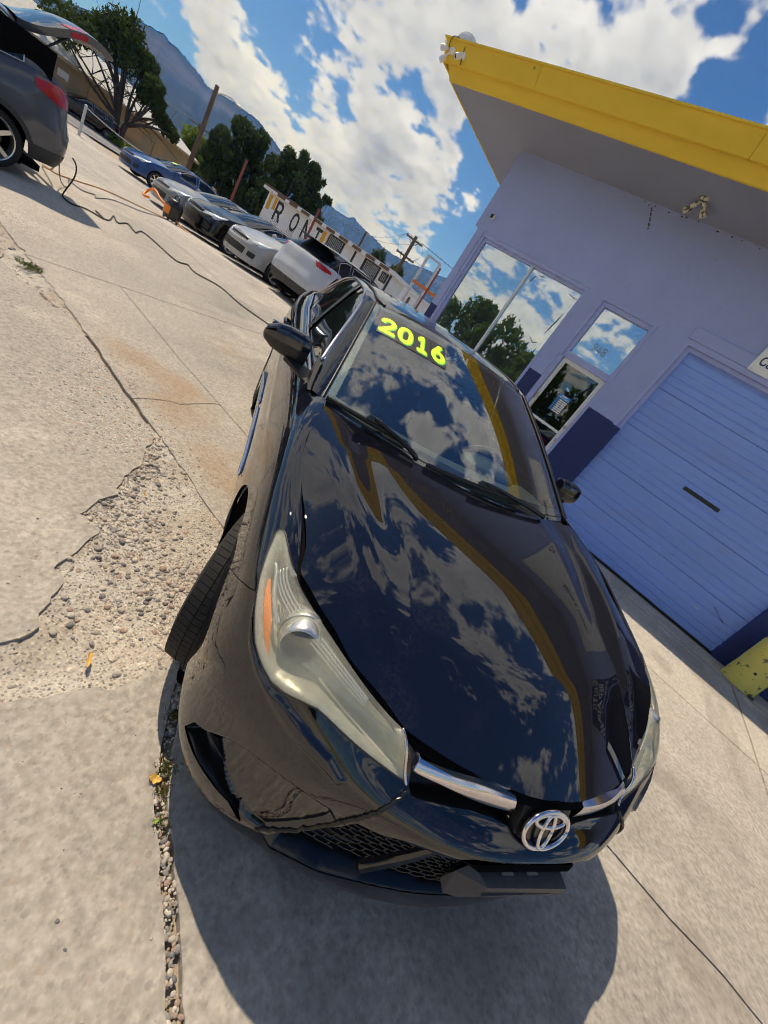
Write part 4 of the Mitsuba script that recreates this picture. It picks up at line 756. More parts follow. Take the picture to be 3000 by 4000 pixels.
# shut-line seal along the rear edge (cowl)
def WS(u, v):
    u = np.asarray(u, float); v = np.asarray(v, float)
    bx_, by, bz = -0.47 + 0.215 * (1 - u ** 2), -0.742 * u, 1.022 - 0.004 * (1 - u ** 2)
    tx, ty, tz = -1.285 + 0.085 * (1 - u ** 2), -0.568 * u, 1.400 + 0.038 * (1 - u ** 2)
    bul = 0.022 * np.sin(np.pi * np.clip(v, 0, 1)) * (1 - 0.4 * u ** 4)
    return np.stack([bx_ + (tx - bx_) * v + bul * 0.55, by + (ty - by) * v, bz + (tz - bz) * v + bul * 0.83], -1)
U, Vv = np.meshgrid(np.linspace(-1, 1, 60), np.linspace(-0.03, 1.0, 40), indexing='ij')
wsP = WS(U, Vv)
car('windshield', gridmesh(wsP), 'm_glass_car', True, 'windshield reflecting the clouds')
# black ceramic border of the glass, inside
band = []
for u0, u1, v0, v1 in ((-1, -0.945, 0, 1), (0.945, 1, 0, 1), (-0.945, 0.945, 0.0, 0.055), (-0.945, 0.945, 0.965, 1.0)):
    uu, vv = np.meshgrid(np.linspace(u0, u1, 14 if u1 - u0 < .2 else 60), np.linspace(v0, v1, 30 if v1 - v0 > .2 else 5), indexing='ij'); band.append(gridmesh(WS(uu, vv) - np.array([0.0025, 0, 0.004])))
car('windshield__border', cat(band), 'm_trimblack', True)
# cowl panel between hood and glass
uu = np.linspace(-0.985, 0.985, 80); cw = WS(uu, 0 * uu)
hr = np.column_stack([np.interp(np.abs(uu * .742), [0, .1, .2, .33, .45, .58, .70, .745], [-.262, -.265, -.272, -.298, -.327, -.350, -.362, -.378]), -uu * .742]); hz = hood_z(hr[:, 0], hr[:, 1])
car('cowl', gridmesh(np.stack([np.column_stack([hr[:, 0] + 0.02, hr[:, 1], hz - 0.03]), np.column_stack([hr[:, 0] - 0.012, hr[:, 1], hz - 0.026]), cw + [0.03, 0, -0.022], cw + [0.0, 0, 0.002]], 1)), 'm_trimblack', 40)
# greenhouse
APO = np.array([(-.50, .800, 1.015), (-.66, .785, 1.075), (-.925, .722, 1.213), (-1.20, .652, 1.345), (-1.40, .622, 1.405), (-1.675, .610, 1.424), (-1.97, .608, 1.428), (-2.32, .614, 1.404), (-2.56, .640, 1.340), (-2.78, .695, 1.215), (-2.98, .742, 1.115)])
top_line = spl(APO, 90) * [1, -1, 1]                         # upper edge of the side windows
wse = WS(np.ones(46), np.linspace(-0.02, 1, 46))
# A pillar: from the glass edge round to the side window
ai = int(np.argmin(np.abs(top_line[:, 0] + 1.36)))
ap_out = top_line[:ai + 1]; ap_out = ap_out[np.linspace(0, ai, 46).astype(int)]
ap = []
for k in np.linspace(0, 1, 7):
    m_ = wse * (1 - k) + ap_out * k; b_ = 0.016 * math.sin(math.pi * k); ap.append(m_ + np.array([0.35, -0.75, 0.55]) * b_)
apm = gridmesh(np.array(ap).transpose(1, 0, 2)); car('a_pillar', apm, 'm_black_car', 60); car('a_pillar', mirr(apm), 'm_black_car', 60)
gk = tube(wse + [0.004, -0.004, 0.004], 0.006, 6); car('windshield__gasket', gk, 'm_trimblack', True); car('windshield__gasket', mirr(gk), 'm_trimblack', True)
# roof
rs = np.linspace(0, 1, 50)
hdr = WS(np.linspace(1, -1, 41), np.ones(41))
rail = top_line[ai:int(np.argmin(np.abs(top_line[:, 0] + 2.62)))]; rail = rail[np.linspace(0, len(rail) - 1, 50).astype(int)]
RP = np.zeros((50, 41, 3)); yy = np.linspace(-1, 1, 41)
for i in range(50):
    k = i / 49; a = rail[i]; zc0 = np.interp(a[0], [-2.75, -2.5, -2.2, -1.9, -1.6, -1.4, -1.25], [1.392, 1.437, 1.463, 1.472, 1.466, 1.452, 1.436])
    prof = (1 - np.abs(yy) ** 2.6)
    row = np.stack([np.full(41, a[0]) + 0.085 * (1 - yy ** 2) * max(0, 1 - k * 4) - 0.06 * (1 - yy ** 2) * max(0, k * 4 - 3), yy * abs(a[1]), a[2] + (zc0 - a[2]) * prof], -1)
    if i == 0: row = hdr[::1] * [1, 1, 1] + [-0.0, 0, 0]; row = row[np.argsort(row[:, 1])]
    RP[i] = row
RP[0, :, :] = np.column_stack([hdr[np.argsort(hdr[:, 1])][:, 0] - 0.004, np.linspace(-1, 1, 41) * 0.575, hdr[np.argsort(hdr[:, 1])][:, 2] + 0.001])
for _ in range(4): RP[1:8, 1:-1] = (RP[0:7, 1:-1] + RP[2:9, 1:-1] + 2 * RP[1:8, 1:-1]) / 4
car('roof', gridmesh(RP), 'm_black_car', 60)
for sgn in (1, -1):
    gr = RP[:, 2] + [0, 0, 0.003]; car('roof__drip_rail', tube(gr * [1, sgn, 1], 0.008, 6), 'm_trimblack', True)
# rear window, C pillar
rk = np.linspace(-1, 1, 31); up_ = RP[-1][np.linspace(0, 40, 31).astype(int)]
dn = np.stack([-3.33 + 0.0 * rk - 0.05 * (1 - rk ** 2), rk * 0.63, 1.088 + 0 * rk], -1)
car('rear_window', gridmesh(np.stack([up_ * (1 - k) + dn * k + np.array([0, 0, 0.03 * math.sin(math.pi * k)]) for k in np.linspace(0, 1, 9)], 0)), 'm_glass_dark', True)
tl2 = top_line[int(np.argmin(np.abs(top_line[:, 0] + 2.62))):]; tl2 = tl2[np.linspace(0, len(tl2) - 1, 14).astype(int)]
ed = np.linspace(RP[-1, 0], np.array([-3.33, -.63, 1.088]), 14); mid_ = (tl2 + ed) / 2 + [0, -0.02, 0.02]
cp = gridmesh(np.stack([ed, mid_, tl2], 1)); car('c_pillar', cp, 'm_black_car', 60); car('c_pillar', mirr(cp), 'm_black_car', 60)
c_low = gridmesh(np.stack([np.array([tl2[-1], ed[-1]]), np.array([[-3.0, -.775, 1.075], [-3.33, -.66, 1.082]])], 0)); car('c_pillar__base', cat(c_low, mirr(c_low)), 'm_black_car', True)
dk = np.stack([np.stack([np.full(31, x), rk * w, np.full(31, z) + 0.012 * (1 - rk ** 2)], -1) for x, w, z in ((-3.32, .70, 1.083), (-3.5, .66, 1.095), (-3.66, .60, 1.098), (-3.78, .36, 1.09))], 0)
car('trunk_lid', gridmesh(dk), 'm_black_car', True)
# side windows
bl = np.array([(x, -np.interp(-x, [.5, .8, 1.6, 2.35, 2.98], [.792, .789, .794, .789, .752]), np.interp(-x, [.5, .8, 1.6, 2.35, 2.98], [1.012, 1.012, 1.018, 1.042, 1.085])) for x in np.linspace(-.50, -2.98, 90)])
def side_glass(x0, x1):
    k = [i for i in range(90) if x1 <= top_line[i, 0] <= x0]; t_ = top_line[k]; b_ = np.column_stack([t_[:, 0], np.interp(-t_[:, 0], -bl[:, 0], bl[:, 1]), np.interp(-t_[:, 0], -bl[:, 0], bl[:, 2])])
    return gridmesh(np.stack([t_ * (1 - q) + b_ * q + np.array([0, -0.014 * math.sin(math.pi * q), 0]) + [0, 0.006, 0] for q in np.linspace(0, 1, 9)], 1))
for nm, x0, x1 in (('front_window', -0.70, -1.66), ('rear_door_window', -1.72, -2.48), ('quarter_window', -2.51, -2.88)):
    for m_ in (side_glass(x0, x1),): car(nm, m_, 'm_glass_dark', True); car(nm, mirr(m_), 'm_glass_dark', True)
def strip_between(pts, w, out):
    pts = np.asarray(pts); return tube(pts + np.asarray(out), w, 6, True, 0.55)
for sgn in (1, -1):
    S_ = np.array([1, sgn, 1])
    tt_ = top_line[8:]; car('window_trim', tube((tt_ + [0, -0.004, -0.004]) * S_, 0.0095, 8), 'm_chrome', True)
    car('window_trim', tube((bl[7:] + [0, -0.006, 0.004]) * S_, 0.010, 8), 'm_chrome', True)
    car('b_pillar', gridmesh(np.stack([np.array([[-1.62, -.628, 1.415], [-1.685, -.80, 1.02]]), np.array([[-1.72, -.626, 1.42], [-1.775, -.80, 1.02]])], 1)[::sgn] * S_ + np.array([0, -0.008, 0]) * S_), 'm_trimblack', False)
    # mirror sail and mirror
    sail = np.array([[-.50, -.802, 1.013], [-.71, -.797, 1.018], [-.75, -.78, 1.11], [-.66, -.792, 1.075]]) + [0, -0.010, 0]
    car('mirror_sail', trimesh.Trimesh(np.vstack([sail, sail + [0, 0.02, 0]]) * S_, [[0, 1, 2], [0, 2, 3], [4, 6, 5], [4, 7, 6], [0, 4, 1], [1, 4, 5], [1, 5, 2], [2, 5, 6], [2, 6, 3], [3, 6, 7], [3, 7, 0], [0, 7, 4]], process=False), 'm_trimblack', False)
import manifold3d as m3d
def hull_of(points): return trimesh.convex.convex_hull(np.asarray(points))
def ellip(c, r, n=3):
    m = trimesh.creation.icosphere(subdivisions=n); m.vertices = m.vertices * r + c; return m
# door mirror: rounded wedge, painted cap above a black lower shell
def mirror_shell():
    P = []
    for y, zt, zb, xf, xb in ((-.838, 1.150, 1.030, -.722, -.80), (-.88, 1.160, 1.027, -.705, -.80), (-.95, 1.160, 1.030, -.710, -.80), (-1.00, 1.148, 1.036, -.725, -.805), (-1.040, 1.115, 1.055, -.757, -.81), (-1.048, 1.09, 1.07, -.775, -.81)):
        for a in np.linspace(0, 2 * np.pi, 20, endpoint=False):
            c, s = math.cos(a), math.sin(a); P.append((( xf + xb) / 2 + (xf - xb) / 2 * np.sign(c) * abs(c) ** .7, y, (zt + zb) / 2 + (zt - zb) / 2 * np.sign(s) * abs(s) ** .75))
    m = hull_of(P)
    for _ in range(3): m = m.subdivide()
    trimesh.smoothing.filter_taubin(m, iterations=6); return m
ms = mirror_shell(); V_ = np.asarray(ms.vertices); plane_ = 1.088 + 0.20 * (V_[:, 1] + .95) * 0.35 - V_[:, 2]
for sgn in (1, -1):
    mk = thingk = None
    f_ = (lambda m: m) if sgn == 1 else mirr
    a = car('door_mirror', f_(cut(ms, plane_)), 'm_black_car', 50)
    put(a, 'lower_shell', tf(f_(cut(ms, -plane_)), CARM), 'm_trimblack', 50)
    arm = f_(hull_of([(-.70, -.795, 1.035), (-.66, -.80, .975), (-.62, -.80, .995), (-.72, -.93, 1.04), (-.76, -.93, 1.045), (-.72, -.93, 1.02), (-.75, -.90, 1.03), (-.74, -.80, 1.03)]))
    put(a, 'arm', tf(arm, CARM), 'm_trimblack', 40)
    put(a, 'glass', tf(f_(bx(-.812, -.806, -1.03, -.85, 1.05, 1.14, 0.003)), CARM), 'm_chrome', 30)
# chrome door moulding and handles
for sgn in (1, -1):
    S_ = np.array([1, sgn, 1])
    def side_pt(x, z, off):
        i = np.argmin(np.abs(BP[:, 60, 0] - x)); j = np.argmin(np.abs(BP[i, :, 2] - z)); return BQ[i, j] + bn[i, j] * off
    for xa, xb in ((-0.66, -1.63), (-1.69, -2.42)):
        car('door_moulding', tube(np.array([side_pt(x, 0.405 + 0.02 * (-x - .6) / 1.8, 0.010) for x in np.linspace(xa, xb, 22)]) * S_, np.r_[0.006, np.full(20, 0.013), 0.006], 8, True, 0.8), 'm_chrome', True)
    for xh in (-1.42, -2.24): car('door_handle', tube(np.array([side_pt(xh + o, 0.90, d) for o, d in ((0.10, 0.0), (0.085, 0.03), (0, 0.036), (-0.085, 0.03), (-0.10, 0.0))]) * S_, 0.014, 8), 'm_black_car', True)
# ---- lamps
lensS = np.maximum(fl_ + 0.001, -(TT * TK - 0.003))
bowl_in = BP - bn * (0.075 * sm(fl_ + 0.035, 0.035))[..., None] - bn * 0.004
def at_st(s, t, off=0.0):
    i = np.interp(s, BS, np.arange(len(BS))); j = np.interp(t, BT, np.arange(NROW)); i0, j0 = int(i), int(j); a, b = i - i0, j - j0
    i1, j1 = min(i0 + 1, len(BS) - 1), min(j0 + 1, NROW - 1)
    f2 = lambda G: (G[i0, j0] * (1 - a) + G[i1, j0] * a) * (1 - b) + (G[i0, j1] * (1 - a) + G[i1, j1] * a) * b
    n_ = f2(bn); return f2(BP) + n_ / np.linalg.norm(n_) * off
lens_m = cut(gridmesh(BP + bn * 0.0015), lensS.ravel()); bowl_m = cut(gridmesh(bowl_in), (fl_ - 0.002).ravel())
amb = PG('amber'); amb_m = cut(gridmesh(BP - bn * 0.018), sfld(amb).ravel()); amb_side = cut(gridmesh(BP - bn * 0.024), sfld(amb.buffer(0.006)).ravel())
pc = at_st(0.805, 0.105, -0.030); pdir = np.array([0.93, -0.22, 0.10]); pdir /= np.linalg.norm(pdir)
FM = M4(frame(pdir), pc)
def st_strip(pts, off, w, n=30):
    q = spl([(s, t) for s, t in pts], n); return np.array([at_st(s, t, off) for s, t in q])
fins = []
for k in range(4):
    q = [(0.56 + 0.10 * i, 0.020 + 0.012 * k + 0.004 * i) for i in range(6)]
    fins.append(tube(st_strip(q, -0.010 - 0.004 * k, 0), 0.0035, 6))
for sgn in (1, -1):
    f_ = (lambda m: m) if sgn == 1 else mirr
    h = car('headlight', f_(lens_m), 'm_lens_fog', 60, 'fogged yellowish headlight')
    put(h, 'bowl', tf(f_(bowl_m), CARM), 'm_bowl', 60)
    put(h, 'amber_reflector', tf(f_(cat(amb_m)), CARM), 'm_amber', 50)
    put(h, 'projector', tf(f_(lathe([(0.058, -0.05), (0.056, -0.010), (0.052, 0.002), (0.047, 0.004), (0.045, -0.002), (0.043, -0.014), (0.041, -0.03)], 36, FM)), CARM), 'm_silver', 50)
    put(h, 'projector_lens', tf(f_(lathe([(0.0, 0.004), (0.022, 0.000), (0.036, -0.008), (0.044, -0.02)], 32, FM)), CARM), 'm_glass_dark', 60)
    put(h, 'barrel', tf(f_(lathe([(0.060, -0.17), (0.064, -0.10), (0.064, -0.045), (0.060, -0.04)], 32, M4(frame(pdir + np.array([0, 0, .0])), pc))), CARM), 'm_silver', 50)
    put(h, 'light_strip', tf(f_(cat(fins)), CARM), 'm_silver', True)
    q = spl([(1.10, .095), (1.02, .085), (.95, .115), (.90, .135)], 24); lb = tube(np.array([at_st(s, t, -0.016) for s, t in q]), 0.006, 8); put(h, 'reflector_bar', tf(f_(lb), CARM), 'm_silver', True)
    inner = tube(st_strip([(.445, .0), (.432, .04), (.414, .12), (.400, .205)], 0.001, 0), 0.0045, 6); put(h, 'edge_trim', tf(f_(inner), CARM), 'm_chrome', True)
    edge = [(s, t * TK) for s, t in OUT['lens'][:29]]
    e_ = np.array([at_st(s, t / TK, 0.0005) for s, t in np.asarray(LineString(edge).segmentize(0.01).coords)]); put(h, 'seal', tf(f_(tube(e_, 0.0028, 5)), CARM), 'm_trimblack', True)
# ---- upper grille: dark cavity, chrome wings, badge
cav = BP - bn * (0.06 * sm(fu + 0.012, 0.012))[..., None] - bn * 0.003
cv = cut(gridmesh(cav), (fu - 0.004).ravel()); car('upper_grille', cat(cv, mirr(cv)), 'm_trimblack', True)
T_, C_, B_ = (spl(OUT[k], 40) for k in ('chT', 'chC', 'chB'))
rows = [[at_st(s, t, -0.045) for s, t in T_], [at_st(s, t, -0.010) for s, t in T_]]
for a in np.linspace(0, 1, 7)[1:]: rows.append([at_st(*(p * (1 - a) + q * a), -0.010 + 0.016 * math.sin(a * 1.5)) for p, q in zip(T_, C_)])
for a in np.linspace(0, 1, 5)[1:]: rows.append([at_st(*(p * (1 - a) + q * a), 0.006 - 0.012 * a) for p, q in zip(C_, B_)])
rows.append([at_st(s, t, -0.04) for s, t in B_])
wing = gridmesh(np.array(rows).transpose(1, 0, 2)); capL = gridmesh(np.array([[r_[0] for r_ in rows], [np.array(r_[0]) * [1, 1, 1] + [-0.03, -0.004, 0] for r_ in rows]]).transpose(1, 0, 2))
car('grille_wing', cat(wing, capL), 'm_chrome', 35, 'chrome wing left of the badge'); car('grille_wing', mirr(cat(wing, capL)), 'm_chrome', 35)
bcen = np.array([0.921, 0.0, 0.668]); bdir = np.array([0.905, 0, 0.42]); bdir /= np.linalg.norm(bdir)
BF = np.eye(4); BF[:3, 0] = [0, 1, 0]; BF[:3, 2] = bdir; BF[:3, 1] = np.cross(bdir, [0, 1, 0]); BF[:3, 3] = bcen
def oval(a, b, cx, cy, r, flat=0.6, n=64, z=0.0, tilt=0):
    t = np.linspace(0, 2 * np.pi, n + 1); return tube(np.column_stack([cx + a * np.cos(t), cy + b * np.sin(t), np.full(n + 1, z)]), r, 10, True, flat)
plate = hull_of(np.array([[s1 * x, y, z] for s1 in (-1, 1) for x, y, z in ((.090, .055, -.035), (.094, -.02, -.04), (.085, -.05, -.04), (.088, .052, -.018), (.089, -.02, -.016), (.078, -.05, -.018), (0, .060, -.018), (0, -.064, -.018))]))
bd = car('badge', tf(plate, BF), 'm_trimblack', 30)
el = lathe([(0, 0.0), (0.95, 0.0), (1.0, -0.4), (1.0, -2)], 48); el.vertices = el.vertices * [0.079, 0.055, 0.006]; el.apply_translation([0, 0, -0.009])
put(bd, 'backing', tf(tf(el, BF), CARM), 'm_gloss_black', 30)
put(bd, 'outer_ring', tf(tf(oval(.0765, .0535, 0, 0, .0075, .75), BF), CARM), 'm_chrome', True)
put(bd, 'inner_ring', tf(tf(oval(.0515, .0185, 0, .0275, .0062, .75, z=.001), BF), CARM), 'm_chrome', True)
put(bd, 'inner_ring', tf(tf(oval(.0180, .0475, 0, -.001, .0062, .75, z=.002), BF), CARM), 'm_chrome', True)
bb_ = at_st(0.0, .20, 0.0)
# ---- lower grille: recessed panel, scale-shaped mesh, painted arm, plate holder
lc = BP - bn * (0.075 * sm(fw + 0.02, 0.022))[..., None] - bn * 0.002
lm = cut(gridmesh(lc), (fw - 0.003).ravel()); car('lower_grille', cat(lm, mirr(lm)), 'm_gloss_black', True)
meshpoly = Polygon([(s, t * TK) for s, t in low[:ilo]] + [(-.2, .35 * TK), (-.2, .78 * TK), (.30, .80 * TK)] + [(s, t * TK) for s, t in OUT['meshlow'][::-1]]).buffer(0).intersection(LOW.buffer(-0.002))
wires = []
dt, ds = 0.0235, 0.046
for r_ in range(0, 26):
    t0 = 0.33 * TK + r_ * dt
    seg = []
    for k in range(0, 75):
        s0 = -0.02 + k * 0.0095; ph = (s0 / ds + 0.5 * (r_ % 2)) % 1.0
        p = (s0, t0 + 0.0085 * (1 - (2 * ph - 1) ** 2))
        if meshpoly.contains(Point(p)): seg.append(at_st(p[0], p[1] / TK, -0.020 - 0.006 * (1 - abs(2 * ph - 1))))
        else:
            if len(seg) > 2: wires.append(tube(np.array(seg), 0.0030, 5))
            seg = []
    if len(seg) > 2: wires.append(tube(np.array(seg), 0.0030, 5))
    for k in range(0, 17):
        s0 = -0.02 + (k + 0.5 * (r_ % 2)) * ds; a_, b_ = (s0, t0), (s0 + 0.5 * ds * 0.9, t0 + dt)
        if meshpoly.contains(Point(a_)) and meshpoly.contains(Point(b_)): wires.append(tube(np.array([at_st(a_[0], a_[1] / TK, -0.02), at_st((a_[0] + b_[0]) / 2, (a_[1] + b_[1]) / 2 / TK, -0.026), at_st(b_[0], b_[1] / TK, -0.02)]), 0.0032, 5))
gm = cat(wires); k_ = put('black_sedan__lower_grille', 'mesh', tf(cat(gm, mirr(gm)), CARM), 'm_gloss_black', True, kind='stuff')
arm_o, arm_i = OUT['arm'][:5], OUT['arm'][5:][::-1]
ao, ai_ = spl(arm_o, 24), spl(arm_i, 24)
ra = [[at_st(*p, -0.05) for p in ao], [at_st(*p, -0.012) for p in ao], [at_st(*(p * .75 + q * .25), -0.003) for p, q in zip(ao, ai_)], [at_st(*(p * .25 + q * .75), -0.003) for p, q in zip(ao, ai_)], [at_st(*p, -0.012) for p in ai_], [at_st(*p, -0.05) for p in ai_]]
arm_m = gridmesh(np.array(ra)); endc = gridmesh(np.array([[r_[0] for r_ in ra], [np.array(r_[0]) - [0.03, 0, 0] for r_ in ra]]))
car('bumper__grille_arm', cat(arm_m, endc), 'm_black_car', 40); car('bumper__grille_arm', mirr(cat(arm_m, endc)), 'm_black_car', 40)
hold = hull_of([(.945, -.150, .533), (.945, .160, .533), (.995, -.125, .533), (1.000, .160, .530), (1.004, .162, .500), (.998, -.130, .495), (.985, -.150, .440), (.985, .155, .440), (.95, -.185, .50), (.945, -.19, .44), (.972, -.185, .43), (.94, .155, .42)])
PHK = car('plate_holder', hold, 'm_bracket', 20, 'empty black plastic licence plate holder')
put(PHK, 'lip', tf(bx(.984, 1.003, -.128, .16, .503, .508), CARM), 'm_bracket', False)
car('bumper__slot', hull_of([(.955, -.17, .550), (.955, .20, .552), (.940, -.19, .536), (.940, .22, .536), (.966, -.15, .541), (.966, .18, .542)]), 'm_void', False)
put(PHK, 'bolt', tf(bx(.958, .972, -.07, -.03, .537, .5395), CARM), 'm_silver', False); put(PHK, 'bolt', tf(bx(.958, .972, .02, .06, .537, .5395), CARM), 'm_silver', False)
# corner vents
vc = BP - bn * (0.05 * sm(fv + 0.006, 0.010))[..., None] - bn * 0.002
vm = cut(gridmesh(vc), (fv - 0.002).ravel()); car('corner_vent', vm, 'm_gloss_black', 50); car('corner_vent', mirr(vm), 'm_gloss_black', 50)
# lip spoiler edge
lp_ = BQ[:, -1]; lipm = gridmesh(np.stack([lp_, lp_ + np.array([-.012, 0, -.010]) * [1, 1, 1], lp_ * [1, .9, 1] + [-.08, 0, 0.0]], 1)[:230]); car('front_lip', cat(lipm, mirr(lipm)), 'm_trimblack', 40)
car('underbody', bx(-3.6, .55, -.70, .70, .22, .27), 'm_void', False)
for xw in (0, -2.776):
    w_ = lathe([(0.385, -0.62), (0.385, -0.885)], 40, M4(np.array([[1, 0, 0], [0, 0, 1], [0, -1, 0]]), (xw, 0, .335)))
    w_ = cut(w_, (0.05 - np.asarray(w_.vertices)[:, 2])); bk = bx(xw - .40, xw + .40, -.62, -.60, .10, .74)
    wl_ = lathe([(0.385, 0.0), (0.385, 0.27)], 40); wl_.apply_transform(M4(np.array([[1, 0, 0], [0, 0, -1], [0, 1, 0]]).T, (xw, -.885, .335)))
    well = cat(wl_, bk); car('wheel_well', well, 'm_void', True); car('wheel_well', mirr(well), 'm_void', True)
# ---- wheels
def wheel_parts(R=0.333, w=0.215, rim=0.232, spokes=10, tread=True):
    """axis along +y (outer face at +y)"""
    Mx = np.eye(4); Mx[:3, :3] = np.array([[1, 0, 0], [0, 0, 1], [0, -1, 0]])
    h = w / 2
    ty = lathe([(rim, -h * .9), (rim + .03, -h), (R - .05, -h * 1.04), (R - .018, -h * .93), (R - .006, -h * .80), (R - .003, -h * .62), (R - .001, -h * .3), (R, 0), (R - .001, h * .3), (R - .003, h * .62), (R - .006, h * .80), (R - .018, h * .93), (R - .05, h * 1.04), (rim + .03, h), (rim, h * .9)], 72)
    blocks = None
    if tread:
        bl_ = []
        rg_ = np.random.default_rng(3)
        for k in range(84):
            a = k * 2 * np.pi / 84
            for y0, y1, sk in ((.52, .93, .05), (.20, .49, .03), (-.15, .17, -.02), (-.49, -.18, -.03), (-.93, -.52, -.05)):
                P = []
                for yy_, rr in ((y0 * h, 0), (y1 * h, 0)):
                    drop = 0.0 if abs(yy_) < .7 * h else 0.010
                    for da in (-.0352, .0322):
                        aa = a + da + sk * (yy_ / h)
                        for r_ in (R - 0.012, R + 0.0035 - drop): P.append([r_ * math.cos(aa), r_ * math.sin(aa), yy_])
                bl_.append(trimesh.convex.convex_hull(np.array(P)))
        blocks = cat(bl_)
    barrel = lathe([(rim, -h * .9), (rim - .012, -h * .8), (rim - .02, h * .5), (rim - .006, h * .88), (rim + .006, h * .93), (rim + .004, h * .80)], 60)
    sp_ = []
    for k in range(spokes):
        a = k * 2 * np.pi / spokes; c, s = math.cos(a), math.sin(a)
        P = [(0.04, -.03, h * .62), (0.04, .03, h * .62), (0.05, -.026, h * .40), (0.05, .026, h * .40), (rim - .012, -.022, h * .80), (rim - .012, .022, h * .80), (rim - .012, -.016, h * .5), (rim - .012, .016, h * .5)]
        sp_.append(hull_of([(x * c - y * s, x * s + y * c, z) for x, y, z in P]))
    hub = lathe([(0.0, h * .74), (.03, h * .73), (.06, h * .62), (.075, h * .4), (.075, h * .1)], 30); disc = lathe([(0, h * .02), (.15, h * .02), (.15, -h * .1)], 40)
    return [tf(m, Mx) if m is not None else None for m in (cat(ty, blocks) if tread else ty, barrel, cat(sp_ + [hub]), disc)]
WP = wheel_parts()
def put_wheel(parent, M_, W_, spoke_mat='m_silver', lab=None, disc=True, tyre_s=35):
    k = put(parent, 'wheel', tf(W_[0], M_), 'm_tyre', tyre_s, lab)
    put(k, 'rim', tf(W_[1], M_), spoke_mat, 40); put(k, 'spokes', tf(W_[2], M_), spoke_mat, 30)
    if disc: put(k, 'brake_disc', tf(W_[3], M_), 'm_trimblack', 30)
def rotz(a): c, s = math.cos(a), math.sin(a); return np.array([[c, -s, 0, 0], [s, c, 0, 0], [0, 0, 1, 0], [0, 0, 0, 1.0]])
STEER = math.radians(-17)
for xw, st_ in ((0.0, STEER), (-2.776, 0.0)):
    Ml = M4(t=(xw, .785, .334)) @ rotz(st_); Mr = M4(t=(xw, -.785, .334)) @ rotz(st_ + math.pi)
    put_wheel(CAR, CARM @ Mr, WP, lab='front wheel steered outward' if xw == 0 else None); put_wheel(CAR, CARM @ Ml, WP)
# ---- wipers
def ws_pt(u, v, off=0.012): return WS(u, v) + off * np.array([0.55, 0, 0.83])
for (u0, v0, u1, v1), uc, (pu, pv) in (((0.985, -0.004, 0.50, 0.028), 0.71, (0.44, -0.03)), ((0.36, -0.02, -0.44, 0.030), -0.07, (-0.62, -0.03))):
    t = np.linspace(0, 1, 24); bl_ = np.array([ws_pt(u0 + (u1 - u0) * a, v0 + (v1 - v0) * a + 0.006 * math.sin(a * 3.1), 0.014) for a in t])
    w_ = car('wiper', tube(bl_, 0.0085, 6, True, 1.4), 'm_trimblack', True)
    ic = int(round((uc - u0) / (u1 - u0) * 23)); mid_ = bl_[ic]
    arm_ = spl([mid_ + [0.006, 0.05 * np.sign(1), 0.018], mid_ + [0.006, 0.0, 0.026], ws_pt(uc * .5 + pu * .5, 0.015, 0.03), ws_pt(pu, pv, 0.02)], 24)
    put(w_, 'arm', tf(tube(arm_, np.linspace(0.007, 0.012, 24), 8), CARM), 'm_gloss_black', True)
    put(w_, 'clip', tf(hull_of([mid_ + np.array(o) for o in ((.012, -.045, .012), (.012, .045, .012), (-.012, -.04, .012), (-.012, .04, .012), (.006, -.03, .034), (-.006, .03, .030), (0.01, .03, .030), (0.0, -.03, .034))]), CARM), 'm_gloss_black', 20)
# ---- the year on the glass
def on_glass(mesh, u0, v0, su, sv, off):
    V = np.asarray(mesh.vertices); u = u0 - V[:, 0] * su; v = v0 + V[:, 1] * sv; m = mesh.copy(); m.vertices = WS(u, v) + (off + V[:, 2])[:, None] * np.array([0.55, 0, 0.83]); return m

def flatpoly(poly): return trimesh.creation.extrude_polygon(poly, 0.0005, engine='earcut')
def dens(poly): 
    m = flatpoly(poly)
    for _ in range(3): m = m.subdivide()
    return m
GX = lambda m, z: on_glass(m, 0.901, 0.695, 0.655, 0.205, 0.0022 + z)
YS = put(CAR, 'year_sticker', tf(cat([GX(dens(sbox(i * .25 + .004, -0.01 - .028 * i * 0, i * .25 + .247, 1.0)), 0) for i in range(4)]), CARM), 'm_trimblack', False, 'lime year sticker reading 2016')
for layer, mat, dx, dy, zz in (('digit_shadow', 'm_lime_dark', 0.012, -0.035, 0.0006), ('digit', 'm_lime', 0, 0, 0.0014)):
    out_ = []
    for i, ch in enumerate('2016'):
        k_ = text_mesh(ch, 1.0, 0.0002, True)
        b0, b1 = k_.bounds; k_.apply_translation([-b0[0], -b0[1], 0]); wd = 0.205 if ch != '1' else 0.135
        k_.apply_scale([wd / (b1[0] - b0[0]), 0.76 / (b1[1] - b0[1]), 1])
        for q, (ex, ey) in enumerate(((-.010, 0), (.010, 0), (0, .03), (0, -.03), (-.007, .02), (.007, -.02), (0, 0))):
            m_ = k_.copy(); m_.apply_translation([i * .25 + .022 + (0.035 if ch == '1' else 0) + ex + dx, 0.12 + ey + dy, q * 0.00003]); out_.append(GX(m_, zz))
    put(YS, layer, tf(cat(out_), CARM), mat, False)
# paper inside the glass at the driver's corner and inner mirror
car('interior_mirror', tf(bx(-.015, .015, -.12, .12, -.035, .035, 0.012), M4(t=(-1.06, 0, 1.31))), 'm_trimblack', 30)
